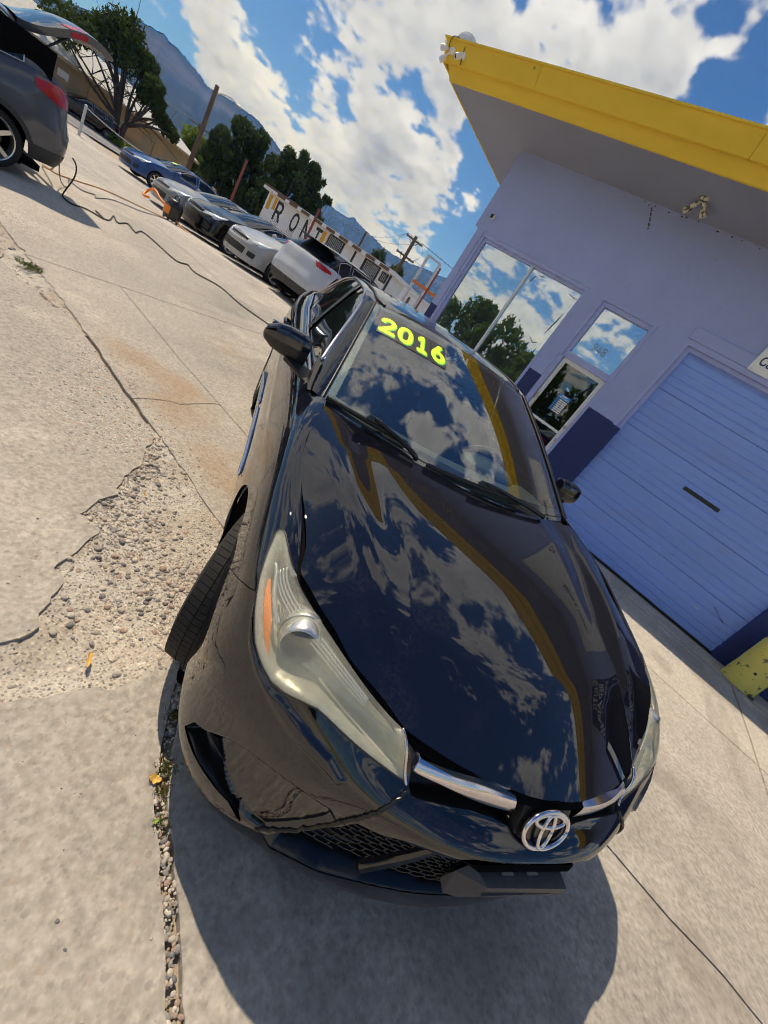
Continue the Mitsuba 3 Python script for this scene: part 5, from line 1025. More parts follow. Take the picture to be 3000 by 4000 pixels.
# interior: dashboard, wheel, seats
du = np.linspace(-1, 1, 40)
dash = [np.stack([-0.40 + 0.20 * (1 - du ** 2) - dx, du * wd, np.full(40, z)], -1) for dx, wd, z in ((0.0, .70, 1.000), (.16, .70, .985), (.32, .70, .985), (.46, .70, .965), (.50, .69, .90), (.46, .68, .72), (.50, .68, .50))]
car('dashboard', gridmesh(np.array(dash)), 'm_dash', 40)
car('dashboard__hood', ellip(np.array([-0.80, .37, .975]), np.array([.14, .19, .055])), 'm_dash', True)
sw = np.array([-0.93, .37, .93]); st_n = np.array([-0.86, 0, 0.5]); st_n /= np.linalg.norm(st_n); FS = frame(st_n); a_ = np.linspace(0, 2 * np.pi, 40)
car('steering_wheel', tube(sw + 0.18 * (np.cos(a_)[:, None] * FS[:, 0] + np.sin(a_)[:, None] * FS[:, 1]), 0.014, 8), 'm_trimblack', True)
car('steering_wheel__hub', tf(lathe([(0, .02), (.06, .015), (.07, -.02)], 24, M4(FS, sw)), np.eye(4)), 'm_trimblack', 40)
for y in (.37, -.37):
    car('seat', cat(tf(bx(-.07, .07, -.25, .25, 0, .62, .06), M4(frame((-.25, 0, 1)) @ np.array([[0, -1, 0], [1, 0, 0], [0, 0, 1]]), (-1.55, y, .55))), bx(-1.56, -1.02, y - .25, y + .25, .42, .60, .06)), 'm_seat', 30)
    car('seat__headrest', tf(bx(-.05, .05, -.13, .13, 0, .18, .045), M4(t=(-1.74, y, 1.17))), 'm_seat', 30)
car('rear_seat', cat(bx(-2.55, -2.40, -.62, .62, .5, 1.08, .05), bx(-2.5, -1.9, -.62, .62, .40, .55, .05)), 'm_seat', 30)
car('cabin_floor', bx(-2.6, -.35, -.72, .72, .27, .33), 'm_void', False)
car('firewall', bx(-.36, -.33, -.72, .72, .3, .94), 'm_void', False)
# tail lamps
tl_f = np.maximum.reduce([np.abs(BP[..., 2] - .93) - .075, BP[..., 0] + 3.36, -(BP[..., 0] + 3.80)])
tl_ = cut(gridmesh(BP + bn * 0.004), tl_f.ravel())
if len(tl_.faces): car('tail_light', tl_, 'm_red_lens', 50); car('tail_light', mirr(tl_), 'm_red_lens', 50)
# ---------------------------------------------------------------- other vehicles
def paint_mat(name, col, coat=1.5, spec=0.5, metal=0.0):
    scene[name] = {'type': 'twosided', 'bsdf': {'type': 'roughplastic', 'diffuse_reflectance': {'type': 'rgb', 'value': list(col)}, 'int_ior': coat, 'alpha': 0.03, 'nonlinear': True}}
paint_mat('m_grey_car', (0.20, 0.22, 0.245), 1.6); paint_mat('m_blue_car', (0.045, 0.15, 0.42), 1.6); paint_mat('m_silver_car', (0.46, 0.47, 0.48), 1.7)
paint_mat('m_white_car', (0.72, 0.74, 0.77), 1.55); paint_mat('m_dark_car', (0.012, 0.012, 0.014), 1.6); paint_mat('m_pearl_car', (0.60, 0.61, 0.62), 1.6)
bsdf('m_cladding', base_color=(0.03, 0.031, 0.033), roughness=0.55)
bsdf('m_lamp_clear', base_color=(0.62, 0.66, 0.66), roughness=0.12, specular=0.8, metallic=0.3)
WL = wheel_parts(0.325, 0.205, 0.225, 7, False); WS5 = wheel_parts(0.348, 0.22, 0.262, 5, False)
SEDAN = dict(belt=np.array(BELT), rail=APO, roof=[(-1.25, 1.436), (-1.6, 1.466), (-1.9, 1.472), (-2.3, 1.455), (-2.75, 1.395)], ws=(-0.30, 1.015, .74), tail=(-3.33, 1.088, .64), wb=2.776, roof_end=9)
def suv_belt():
    B = np.array(BELT); C_ = B.copy(); x, z = B[..., 0], B[..., 2]
    C_[..., 2] = np.where(z > .25, .25 + (z - .25) * 1.10 + 0.05, z + 0.05); C_[..., 1] = B[..., 1] * 1.02
    rear = [[(-3.02, .80, 1.30), (-3.05, .845, 1.25), (-3.10, .885, 1.14), (-3.12, .915, .98), (-3.14, .925, .80), (-3.14, .915, .62), (-3.12, .90, .44), (-3.10, .87, .34)],
            [(-3.30, .70, 1.30), (-3.36, .735, 1.24), (-3.39, .77, 1.12), (-3.41, .80, .96), (-3.45, .81, .80), (-3.47, .80, .64), (-3.44, .78, .46), (-3.40, .74, .36)],
            [(-3.40, .35, 1.30), (-3.46, .36, 1.24), (-3.49, .37, 1.12), (-3.51, .38, .96), (-3.56, .39, .80), (-3.57, .39, .64), (-3.54, .38, .46), (-3.50, .36, .36)],
            [(-3.42, 0, 1.30), (-3.48, 0, 1.24), (-3.51, 0, 1.12), (-3.53, 0, .96), (-3.58, 0, .80), (-3.59, 0, .64), (-3.56, 0, .46), (-3.52, 0, .36)]]
    C_[10:14, 0, 2] = [1.10, 1.13, 1.17, 1.24]; C_[10:14, 1, 2] -= 0; C_[10:14, 1, 2] = C_[10:14, 0, 2] - .03
    C_[13, :, 0] = -2.74
    return np.concatenate([C_[:14], rear])
SUV = dict(belt=suv_belt(), rail=np.array([(-.42, .80, 1.14), (-.62, .785, 1.22), (-.90, .735, 1.40), (-1.15, .69, 1.56), (-1.40, .665, 1.645), (-1.8, .655, 1.675), (-2.3, .655, 1.67), (-2.72, .665, 1.63), (-2.95, .70, 1.50), (-3.10, .755, 1.36), (-3.16, .78, 1.30)]),
           roof=[(-1.25, 1.68), (-1.6, 1.715), (-2.0, 1.725), (-2.5, 1.715), (-2.85, 1.68), (-3.05, 1.64)], ws=(-0.30, 1.14, .76), tail=(-3.40, 1.30, .70), wb=2.70, roof_end=7)
def auto(name, label, cat_, group, mat, pos, ang, kind, scale=(1, 1, 1), wheels=None, roofmat=None, gate_open=False, clad=False, lens='m_lamp_clear', extras=()):
    D = kind; key = thing(name, label, cat_, group)
    Mx = M4(t=pos) @ rotz(ang) @ np.diag([*scale, 1.0]); L = lambda n, m, mt, s=40, lab=None, par=None: put(par or key, n, tf(m, Mx), mt, s, lab)
    B = D['belt']; nc = len(B); full = np.concatenate([(B * [1, -1, 1])[3:0:-1], B, (B * [1, -1, 1])[-2:-4:-1]])
    mid = full[:, 3:5].mean(1); s = np.r_[0, np.cumsum(np.linalg.norm(np.diff(mid, axis=0), axis=1))]; s -= s[3]; rl = np.r_[0, np.cumsum(np.linalg.norm(np.diff(B[5:12], axis=1), axis=2).mean(0))]; t = rl / rl[-1]
    S_ = np.r_[np.linspace(0, s[12], 80), np.linspace(s[12], s[3 + nc - 1], 100)[1:]]; T_ = np.linspace(0, 1, 34)
    P = make_interp_spline(t, make_interp_spline(s, full, k=3, axis=0)(S_), k=3, axis=1)(T_) * [1, -1, 1]
    n_ = np.cross(np.gradient(P, axis=0), np.gradient(P, axis=1)); n_ /= np.linalg.norm(n_, axis=2, keepdims=True); n_ *= np.sign(n_[10, 17] @ np.array([1, -.5, 0]))
    SSa, TTa = np.meshgrid(S_, T_, indexing='ij'); wb = D['wb']; ra = 0.375 if kind is SEDAN else 0.395; zc_w = 0.335 if kind is SEDAN else 0.35
    ar = np.maximum(np.where(np.abs(P[..., 1]) > .7, ra - np.hypot(P[..., 0], P[..., 2] - zc_w), -1), np.where(np.abs(P[..., 1]) > .7, ra - np.hypot(P[..., 0] + wb, P[..., 2] - zc_w), -1))
    if gate_open: ar = np.maximum(ar, np.where((P[..., 0] < -3.2), np.minimum(P[..., 2] - .80, .60 - np.abs(P[..., 1]) + (P[..., 2] - .8) * .12), -1))
    b_ = cut(gridmesh(P), ar.ravel()); L('body', cat(b_, mirr(b_)), mat, 50)
    if clad:
        c_ = cut(gridmesh(P + n_ * 0.008), np.maximum(ar + 0.0, np.minimum(P[..., 2] - (.50 + .05 * np.clip((-P[..., 0] - 2.9) / .5, 0, 1)), -(ar + 0.055))).ravel()); L('cladding', cat(c_, mirr(c_)), 'm_cladding', 50)
    # hood, roof, pillars
    r0 = P[:80, 0]; r0 = r0[r0[:, 0] < .88]; u_ = np.linspace(-1, 1, 21)
    L('hood', gridmesh(np.stack([np.stack([np.full(21, q[0]) + 0.05 * (1 - u_ ** 2) * (q[0] > .45) * (q[0] - .45) / .45 * 0, u_ * abs(q[1]), q[2] + 0.030 * (1 - u_ ** 2) * min(1, abs(q[1]) / .5)], -1) for q in r0])), mat, 50)
    rail = spl(D['rail'], 60); ia = int(np.argmin(np.abs(rail[:, 0] + 1.33))); ib = int(np.argmin(np.abs(rail[:, 0] - D['roof'][-1][0] - 0.02)))
    bx_t = P[:, 0]; o_ = np.argsort(-bx_t[:, 0]); 
    bot = np.column_stack([rail[:, 0], -np.interp(-rail[:, 0], -bx_t[o_, 0], np.abs(bx_t[o_, 1])), np.interp(-rail[:, 0], -bx_t[o_, 0], bx_t[o_, 2])])
    rr = rail * [1, -1, 1]
    side = gridmesh(np.stack([rr * (1 - q) + bot * q + np.array([0, -.012 * math.sin(math.pi * q), 0]) for q in np.linspace(0, 1, 8)], 1)); L('pillars', cat(side, mirr(side)), roofmat or mat, 50)
    def glass(x0, x1, nm):
        k = [i for i in range(60) if x1 <= rr[i, 0] <= x0]
        if len(k) < 3: return
        a, b = rr[k], bot[k]; g_ = gridmesh(np.stack([a * (1 - q) + b * q + np.array([0, -.012 * math.sin(math.pi * q) - .006, 0]) for q in np.linspace(.10, .94, 6)], 1)); L(nm, g_, 'm_glass_dark', 50); L(nm, mirr(g_), 'm_glass_dark', 50)
        f_ = tube(np.vstack([(a * .92 + b * .08)[::1], (a * .04 + b * .96)[::-1], (a * .92 + b * .08)[:1]]) + [0, -.010, 0], .009, 5); L(nm + '_trim', cat(f_, mirr(f_)), 'm_silver', True)
    if kind is SEDAN: glass(-.72, -1.66, 'front_window'); glass(-1.74, -2.72, 'rear_window')
    else: glass(-.62, -1.62, 'front_window'); glass(-1.70, -2.45, 'rear_door_window'); glass(-2.50, -2.92, 'quarter_window')
    ra_ = rr[ia:ib + 1]; zr_ = np.interp(-ra_[:, 0], [-a for a, b in D['roof']], [b for a, b in D['roof']])
    RPa = np.stack([np.stack([np.full(21, a[0]) + .07 * (1 - u_ ** 2) * max(0, 1 - i / 6), u_ * abs(a[1]), a[2] + (z_ - a[2]) * (1 - np.abs(u_) ** 2.6)], -1) for i, (a, z_) in enumerate(zip(ra_, zr_))]); L('roof', gridmesh(RPa), roofmat or mat, 50)
    wb0 = np.stack([D['ws'][0] - .13 * u_ ** 2 - .02, u_ * D['ws'][2], np.full(21, D['ws'][1])], -1)
    L('windshield', gridmesh(np.stack([wb0 * (1 - q) + RPa[0] * q + np.array([.012, 0, .018]) * math.sin(math.pi * q) for q in np.linspace(0, 1, 8)])), 'm_glass_dark', 50)
    w0 = wb0[0]; pil = gridmesh(np.stack([np.linspace(w0, RPa[0, 0], 20), rr[np.linspace(0, ia, 20).astype(int)]], 1)); L('a_pillar', cat(pil, mirr(pil)), roofmat or mat, 50)
    tl = np.stack([D['tail'][0] - .04 * (1 - u_ ** 2), u_ * D['tail'][2], np.full(21, D['tail'][1])], -1)
    if not gate_open: L('rear_window', gridmesh(np.stack([RPa[-1] * (1 - q) + tl * q for q in np.linspace(0, 1, 6)])), 'm_glass_dark', 50)
    rl_ = rr[ib:]; e_ = np.linspace(RPa[-1, 0], tl[0], len(rl_)); cpil = gridmesh(np.stack([e_, rl_], 1)); L('c_pillar', cat(cpil, mirr(cpil)), roofmat or mat, 50)
    if kind is SEDAN: L('trunk_lid', gridmesh(dk), mat, True)
    for xw in (0, -wb):
        for sg in (1, -1):
            put_wheel(key, Mx @ M4(t=(xw, sg * .80, zc_w)) @ (rotz(math.pi) if sg < 0 else np.eye(4)), wheels or WL)
    L('wheel_wells', cat([bx(xw - .42, xw + .42, s1 * .45 - .16, s1 * .45 + .16, .16, .74) for xw in (0, -wb) for s1 in (1, -1)]), 'm_void', False); L('underside', bx(-3.3, .75, -.7, .7, .2, .28), 'm_void', False)
    lf_ = sdf(LENS, SSa, TTa * TK); hl_ = cut(gridmesh(P + n_ * .005), lf_.ravel()); L('headlight', hl_, lens, 50); L('headlight', mirr(hl_), lens, 50)
    for nm, reg, mt in (('grille', np.maximum(np.abs(TTa - .17) - .085, SSa - .40), 'm_trimblack'), ('lower_grille', np.maximum(np.abs(TTa - .72) - .12, SSa - .52), 'm_trimblack'), ('fog_recess', np.maximum(np.abs(TTa - .72) - .09, np.abs(SSa - .74) - .11), 'm_trimblack')):
        g_ = cut(gridmesh(P + n_ * .004), reg.ravel())
        if len(g_.faces): L(nm, cat(g_, mirr(g_)), mt, 50)
    gb_ = cut(gridmesh(P + n_ * .010), np.maximum(np.abs(TTa - .20) - .018, SSa - .42).ravel()); L('grille_bar', cat(gb_, mirr(gb_)), 'm_chrome', 50)
    zt = (.93, .08) if kind is SEDAN else (1.19, .10 if gate_open else .055)
    tg_ = np.maximum.reduce([np.abs(P[..., 2] - zt[0]) - zt[1] + .06 * np.clip((P[..., 0] + 3.3) / .3, 0, 1), P[..., 0] + 3.02, -(P[..., 0] + (3.83 if kind is SEDAN else 3.455))]); tm_ = cut(gridmesh(P + n_ * .006), tg_.ravel())
    if len(tm_.faces): L('tail_light', tm_, 'm_red_lens', 50); L('tail_light', mirr(tm_), 'm_red_lens', 50)
    for sg in (1, -1):
        dm = ellip(np.array([-.72, sg * .98, D['rail'][0][2] + .06]), np.array([.06, .11, .075]), 2); L('door_mirror', dm, mat, True)
        for xd in (-.60, -1.68, -2.45): 
            i = int(np.argmin(np.abs(P[:, 14, 0] - xd))); q = P[i, 3:30] + n_[i, 3:30] * .0015; L('door_gap', tube(q * [1, -sg, 1], .004, 4), 'm_void', True)
    return key, Mx, P, n_
ROW = 'cars parked in a row with their noses to the lot'
FW = math.radians(-90)
zr = lambda x, y: float(zg(x, y))
k_, Mb, Pb, nb = auto('parked_car', 'blue parked sedan with a lime sticker on its windshield', 'car', ROW, 'm_blue_car', (-22.4, 7.9, zr(-22.4, 7.5)), FW + .06, SEDAN, (1, .97, .98))
put(k_, 'price_sticker', tf(on_glass(dens(sbox(0, 0, .30, .16)), .1, .62, 1.0, 1.0, .02), Mb), 'm_lime', False)
auto('parked_car', 'silver parked sedan with a wide black grille right behind the vacuum cleaner', 'car', ROW, 'm_silver_car', (-15.95, 6.5, zr(-15.95, 6.2)), FW, SEDAN, (1, .98, .96))
auto('parked_car', 'black sedan parked between the silver sedan and the pearl sedan', 'car', ROW, 'm_dark_car', (-13.35, 6.25, zr(-13.3, 6)), FW + .03, SEDAN, (1, .96, 1.0))
auto('parked_car', 'pearl white sedan parked beside the white vehicle with black roof', 'car', ROW, 'm_pearl_car', (-10.95, 6.25, zr(-10.95, 6)), FW - .02, SEDAN, (1, .96, 1.0))
kw, Mw_, Pw, nw = auto('parked_suv', 'white sport utility vehicle with black roof parked tail out behind the black sedan', 'suv', None, 'm_white_car', (-8.75, 9.0, zr(-8.75, 7.5) - .06), math.radians(90), SUV, (1.0, .98, .94), WS5, 'm_dark_car', clad=True)
put(kw, 'fuel_flap', tf(lathe([(0, .006), (.082, .006), (.085, 0)], 30, M4(frame((0, -1, .12)), (-2.60, -.918, 1.02))), Mw_), 'm_white_car', 30)
put(kw, 'roof_spoiler', tf(hull_of([(-2.95, -.62, 1.66), (-2.95, .62, 1.66), (-3.35, -.60, 1.63), (-3.35, .60, 1.63), (-3.0, -.6, 1.58), (-3.0, .6, 1.58)]), Mw_), 'm_dark_car', 30)
auto('dark_hatchback', 'dark hatchback parked along the tan boarded building', 'car', None, 'm_dark_car', (-43.4, 10.6, zr(-43, 11) - .02), FW + .02, SUV, (1.03, .95, .86), WL)
# the grey vehicle with its tailgate up
GX0, GY0 = -9.075, 0.12
kg, Mg, Pg, ng = auto('open_tailgate_suv', 'grey sport utility vehicle with its tailgate raised and power cords hanging out', 'suv', None, 'm_grey_car', (GX0, GY0 - 2.70, zr(GX0, 0.1) + 0.005), FW, SUV, (1, 1, 1.0), WS5, None, True, True)
put(kg, 'luggage_opening', tf(cat(bx(-3.05, -2.2, -.66, .66, .74, .80), bx(-2.3, -2.2, -.7, .7, .7, 1.5), bx(-3.2, -2.3, -.78, -.74, .7, 1.6), bx(-3.2, -2.3, .74, .78, .7, 1.6)), Mg), 'm_void', False)
def gate_pt(a, u, off):  # a: 0 hinge .. 1 lower edge, u: -1..1 across
    prof = spl([(-2.80, 1.70), (-3.08, 1.83), (-3.34, 2.00), (-3.60, 2.06), (-3.83, 2.005)], 50); i = min(int(a * 49), 49); n2 = np.gradient(prof, axis=0)[i]; n2 = np.array([n2[1], -n2[0]]); n2 /= np.linalg.norm(n2)
    w = .66 + .08 * math.sin(math.pi * min(1, a * .9)) - .10 * max(0, a - .8) * 5 * .6
    p = prof[i] - n2 * (off + .035 * (u * u)) * np.array([1, 1]); return np.array([p[0], u * w, p[1]])
A_, Ug = np.linspace(0, 1, 30), np.linspace(-1, 1, 21)
up_dir = 1 if gate_pt(.5, 0, .1)[2] < gate_pt(.5, 0, 0)[2] else -1
outer = np.array([[gate_pt(a, u, 0) for u in Ug] for a in A_]); inner = np.array([[gate_pt(a, u * .95, .085 * up_dir * (1 if a < .97 else .2)) for u in Ug] for a in A_])
gt = put(kg, 'tailgate', tf(gridmesh(outer[14:]), Mg), 'm_grey_car', 50, 'raised tailgate')
put(gt, 'glass', tf(gridmesh(outer[:15]), Mg), 'm_glass_dark', 50)
rim = cat(gridmesh(np.stack([outer[:, 0], inner[:, 0]], 1)), gridmesh(np.stack([outer[:, -1], inner[:, -1]], 1)), gridmesh(np.stack([outer[-1], inner[-1]], 1)))
put(gt, 'rim', tf(rim, Mg), 'm_grey_car', 50); put(gt, 'inner_trim', tf(gridmesh(inner), Mg), 'm_trimblack', 50)
for sg in (1, -1):
    tlp = [gate_pt(a, u, -.006 * up_dir) * [1, sg, 1] for a, u in ((.44, .70), (.62, .70), (.66, .99), (.47, .99))] + [gate_pt(a, .99, .07 * up_dir) * [1, sg, 1] for a in (.66, .47)]
    put(gt, 'light', tf(hull_of(tlp), Mg), 'm_red_lens', 30)
    put(kg, 'gas_strut', tf(tube([np.array([-2.98, sg * .68, 1.42]), gate_pt(.52, .86, .07 * up_dir) * [1, sg, 1]], .014), Mg), 'm_trimblack', True)
put(kg, 'rear_reflector', tf(cut(gridmesh(Pg + ng * .012), np.maximum.reduce([np.abs(Pg[..., 2] - .535) - .03, Pg[..., 0] + 3.34, -(Pg[..., 0] + 3.46)]).ravel()), Mg), 'm_red_lens', 30)
# ---------------------------------------------------------------- cords, vacuum cleaner
def cord(name, pts, r, mat, label, cat_='cord', z=None):
    p = spl([(a[0], a[1], (zg(a[0], a[1]) + r + .001) if len(a) < 3 else a[2]) for a in pts], 240); p[:, 2] = np.where(p[:, 2] < zg(p[:, 0], p[:, 1]) + .25, np.maximum(p[:, 2], zg(p[:, 0], p[:, 1]) + r), p[:, 2])
    solo(name, tube(p, r, 6), mat, label, cat_, smooth=True)
bsdf('m_cord_black', base_color=(0.012, 0.012, 0.013), roughness=0.5); bsdf('m_cord_orange', base_color=(0.42, 0.20, 0.035), roughness=0.5); bsdf('m_cord_grey', base_color=(0.10, 0.10, 0.10), roughness=0.5)
cord('extension_cord', [(-8.3, 1.02, .62), (-8.28, 1.06, .30), (-8.36, 1.03), (-8.05, 1.07), (-8.15, 1.32), (-8.0, 1.45), (-8.36, 1.47), (-8.04, 1.49), (-8.3, 1.67), (-8.62, 1.82), (-8.2, 1.74), (-8.5, 1.98), (-8.05, 1.95), (-8.32, 2.11), (-7.46, 2.25), (-7.25, 2.32), (-7.35, 2.50), (-7.02, 2.47), (-6.85, 2.70), (-6.23, 2.82), (-5.55, 3.05), (-4.3, 3.2), (-2.8, 3.05)], .010, 'm_cord_black', 'long black cord looping over the concrete from the grey vehicle')
cord('extension_cord', [(-9.0, .95, .50), (-9.6, 1.15, .16), (-10.25, 1.36), (-10.13, 1.42), (-10.2, 1.55), (-10.77, 2.09), (-11.38, 2.67), (-11.8, 3.28), (-12.3, 4.0), (-12.75, 4.55)], .011, 'm_cord_orange', 'brown orange cord running from the grey vehicle to the vacuum')
cord('extension_cord', [(-8.6, .98, .45), (-9.2, 1.3, .1), (-9.7, 1.5), (-10.18, 1.64), (-9.69, 1.71), (-9.9, 1.95), (-9.60, 1.86), (-10.22, 2.28), (-10.79, 2.94), (-12.02, 4.0), (-12.6, 4.55)], .008, 'm_cord_grey', 'thin grey cord curling between the black cord and the orange cord')
vx, vy = -12.95, 4.75; vz = zr(vx, vy)
vc_ = thing('vacuum_cleaner', 'black and orange workshop vacuum with an orange hose', 'vacuum cleaner')
bsdf('m_vac_black', base_color=(0.016, 0.017, 0.018), roughness=0.35); bsdf('m_vac_orange', base_color=(0.72, 0.22, 0.02), roughness=0.45)
put(vc_, 'drum', lathe([(0, .05), (.185, .05), (.20, .08), (.215, .33), (.222, .34), (.222, .36), (.2, .37)], 32, M4(t=(vx, vy, vz))), 'm_vac_black', 40)
put(vc_, 'motor_head', lathe([(.21, .37), (.205, .42), (.16, .50), (.11, .53), (0, .535)], 32, M4(t=(vx, vy, vz))), 'm_vac_black', 40)
put(vc_, 'side_panel', lathe([(.226, .14), (.226, .34)], 32, M4(t=(vx, vy, vz))).slice_plane((vx - .02, vy - .02, vz), (-.6, -.8, 0)), 'm_vac_orange', 40)
put(vc_, 'handle', tube(spl([(vx - .12, vy, vz + .49), (vx - .11, vy, vz + .60), (vx + .11, vy, vz + .60), (vx + .12, vy, vz + .49)], 16), .018), 'm_vac_black', True)
for a in range(4): put(vc_, 'caster', ellip(np.array([vx + .17 * math.cos(a * 1.57 + .8), vy + .17 * math.sin(a * 1.57 + .8), vz + .035]), np.array([.03, .03, .035]), 2), 'm_vac_black', True)
hs = spl([(vx - .18, vy - .12, vz + .30), (vx - .40, vy - .22, vz + .34), (vx - .75, vy - .25, vz + .42), (vx - .95, vy - .28, vz + .30), (vx - .90, vy - .36, vz + .22), (vx - .6, vy - .36, vz + .20)], 50); put(vc_, 'hose', tube(hs, .030 * (1 + .08 * np.sin(np.arange(50) * 2.2)), 10), 'm_vac_orange', True)
put(vc_, 'cord', tube(spl([(vx + .2, vy + .05, vz + .10), (vx + .5, vy + .12, vz + .05), (vx + .9, vy + .4, vz + .03)], 20), .018), 'm_vac_orange', True)
# ---------------------------------------------------------------- trees
def bark(p, n, uv): return mi.Color3f(0.075, 0.06, 0.048) * (0.6 + 0.8 * fbm(p.x * 6, p.y * 6, p.z * 2, 3))
bsdf('m_bark', base_color=mikit.proc(bark), roughness=0.95)
leafmat('m_juniper', (0.060, 0.088, 0.036), 0.5, .12); leafmat('m_elm', (0.062, 0.088, 0.026), 0.4, .12); leafmat('m_lightleaf', (0.16, 0.22, 0.045), 0.3, .12); leafmat('m_greenleaf', (0.075, 0.12, 0.028), 0.45, .1)
def foliage(blobs, n, size, seed, stretch=1.0):
    rg = np.random.default_rng(seed); V = []
    vol = np.array([b[3] ** 2 for b in blobs]); cnt = (n * vol / vol.sum()).astype(int)
    for (x, y, z, r, fz), c in zip(blobs, cnt):
        d = rg.normal(size=(c, 3)); d /= np.linalg.norm(d, axis=1, keepdims=True)
        rad = r * (0.55 + 0.5 * rg.random((c, 1)) ** .5) * (0.75 + 0.5 * nfbm(d * 2.2 + seed, 3, seed)[:, None])
        ctr = np.array([x, y, z]) + d * rad * [1, 1, fz]
        k1 = rg.normal(size=(c, 3)); k1 /= np.linalg.norm(k1, axis=1, keepdims=True); k2 = np.cross(k1, d); k2 /= np.maximum(np.linalg.norm(k2, axis=1, keepdims=True), 1e-6)
        k1 = k1 * [1, 1, stretch]; s = size * (0.5 + rg.random((c, 1)))
        V.append(np.stack([ctr - k1 * s, ctr + k2 * s * .5, ctr + k1 * s, ctr - k2 * s * .5], 1))
    V = np.concatenate(V); N = len(V); i = np.arange(N)[:, None] * 4
    return trimesh.Trimesh(V.reshape(-1, 3), np.concatenate([i + [0, 1, 2], i + [0, 2, 3]]), process=False)
def polar(az, d): return CAM[0] + d * math.cos(math.radians(az)), CAM[1] + d * math.sin(math.radians(az))
def elz(el, d): return CAM[2] + d * math.tan(math.radians(el))
def tree(name, label, az, d, top_el, rad, mat, seed, n=2600, size=.16, base_el=None, group=None, shape='cone', stretch=1.5, xy=None, h=None):
    x, y = xy if xy is not None else polar(az, d); z0 = zr(x, y) - .2; zt = elz(top_el, d) if h is None else z0 + h; H = zt - z0; rg = np.random.default_rng(seed)
    key = thing(name, label, 'tree', group); bl = []
    for k in range(26):
        f = rg.random() ** .8; zz = z0 + H * (.18 + .80 * f); rr = rad * (1.0 - .80 * f ** 1.5 if shape == 'cone' else math.sin(math.pi * (.18 + .72 * f)) + .1); a = rg.uniform(0, 6.28); q = rg.random() ** .5
        b_ = rad * rg.uniform(.26, .44) * (1 - .35 * f); bl.append((x + rr * q * math.cos(a) * .85, y + rr * q * math.sin(a) * .85, min(zz, zt - b_ * .8), b_, 1.1))
    put(key, 'crown', foliage(bl, n, size, seed, stretch), mat, False)
    put(key, 'trunk', tube(spl([(x, y, z0), (x + .1, y, z0 + H * .3), (x - .1, y + .1, z0 + H * .75)], 10), np.linspace(.028 * H, .01 * H, 10), 8), 'm_bark', True)
    for (bx_, by_, bz_, br_, _) in bl[::4]: put(key, 'limb', tube(spl([(x, y, z0 + H * .25), ((x + bx_) / 2, (y + by_) / 2, (z0 + H * .25 + bz_) / 2 + .2), (bx_, by_, bz_)], 8), np.linspace(.009 * H, .003 * H, 8), 5), 'm_bark', True)
JG = 'dark juniper trees behind the parked cars'
for i, (az_, d_, te, rd, lab) in enumerate([(152.3, 42, 4.9, 1.5, 'leftmost dark juniper beside the light pole'), (151.0, 44, 6.6, 2.1, 'broad tall juniper just right of the light pole'), (149.4, 45, 6.9, 2.0, 'dense juniper second from the light pole'), (147.9, 43, 5.9, 1.7, 'lower juniper in the dip of the dark tree row'), (146.5, 46, 7.4, 1.8, 'juniper left of the tallest pair over the white building'), (145.2, 45, 8.0, 1.7, 'tallest juniper in the middle of the row over the white building'), (143.7, 46, 7.7, 1.6, 'tall juniper just right of the tallest one'), (142.4, 47, 7.1, 1.4, 'slim juniper second from the right end of the row'), (141.4, 48, 6.3, 1.2, 'last slim juniper at the right end of the row')]):
    tree('juniper_tree', lab, az_, d_, te, rd, 'm_juniper', 100 + i, 7000, .12, group=JG)
tree('leafy_tree', 'bright green tree behind the light pole', 154.6, 62, 3.3, 2.2, 'm_lightleaf', 130, 2200, .22, shape='ball')
tree('pine_tree', 'small dark tree behind the right end of the white building', 131.2, 55, 5.0, 2.2, 'm_juniper', 131, 2400, .2)
tree('pine_tree', 'dark tree above the middle of the white building roof', 133.6, 70, 5.2, 2.2, 'm_juniper', 132, 1800, .22)
tree('leafy_tree', 'green shrubby tree beyond the white container', 127.6, 42, 2.6, 2.0, 'm_greenleaf', 133, 1800, .2, shape='ball')
# two bare-legged elms before the tan building
def elm(label, az_b, d, spec, seed, group):
    x, y = polar(az_b, d); z0 = zr(x, y) - .1; key = thing('elm_tree', label, 'tree', group); rg = np.random.default_rng(seed); bl = []
    for (ax, ey, r) in spec:
        bx2, by2 = polar(ax, d + rg.uniform(-1.2, 1.2)); bl.append((bx2, by2, elz(ey, d), r, .9))
    put(key, 'crown', foliage(bl, 5200, .13, seed, 1.2), 'm_elm', False)
    fork = np.array([x + .1, y + .1, z0 + 1.6]); put(key, 'trunk', tube(spl([(x, y, z0), (x + .05, y, z0 + .8), fork], 10), np.linspace(.26, .19, 10), 8), 'm_bark', True)
    for b in bl:
        e = np.array(b[:3]); m1 = fork * .5 + e * .5 + rg.normal(0, .35, 3) + [0, 0, .3]; put(key, 'limb', tube(spl([fork, m1, e], 12), np.linspace(.12, .035, 12), 6), 'm_bark', True)
        for q in range(5):
            s0 = m1 * rg.uniform(.2, .8) + e * 0; s0 = fork + (m1 - fork) * rg.uniform(.5, 1) if q < 2 else m1 + (e - m1) * rg.random(); t_ = s0 + rg.normal(0, .8, 3) + [0, 0, .4]; put(key, 'branch', tube(spl([s0, (s0 + t_) / 2 + rg.normal(0, .12, 3), t_], 7), np.linspace(.035, .010, 7), 4), 'm_bark', True)
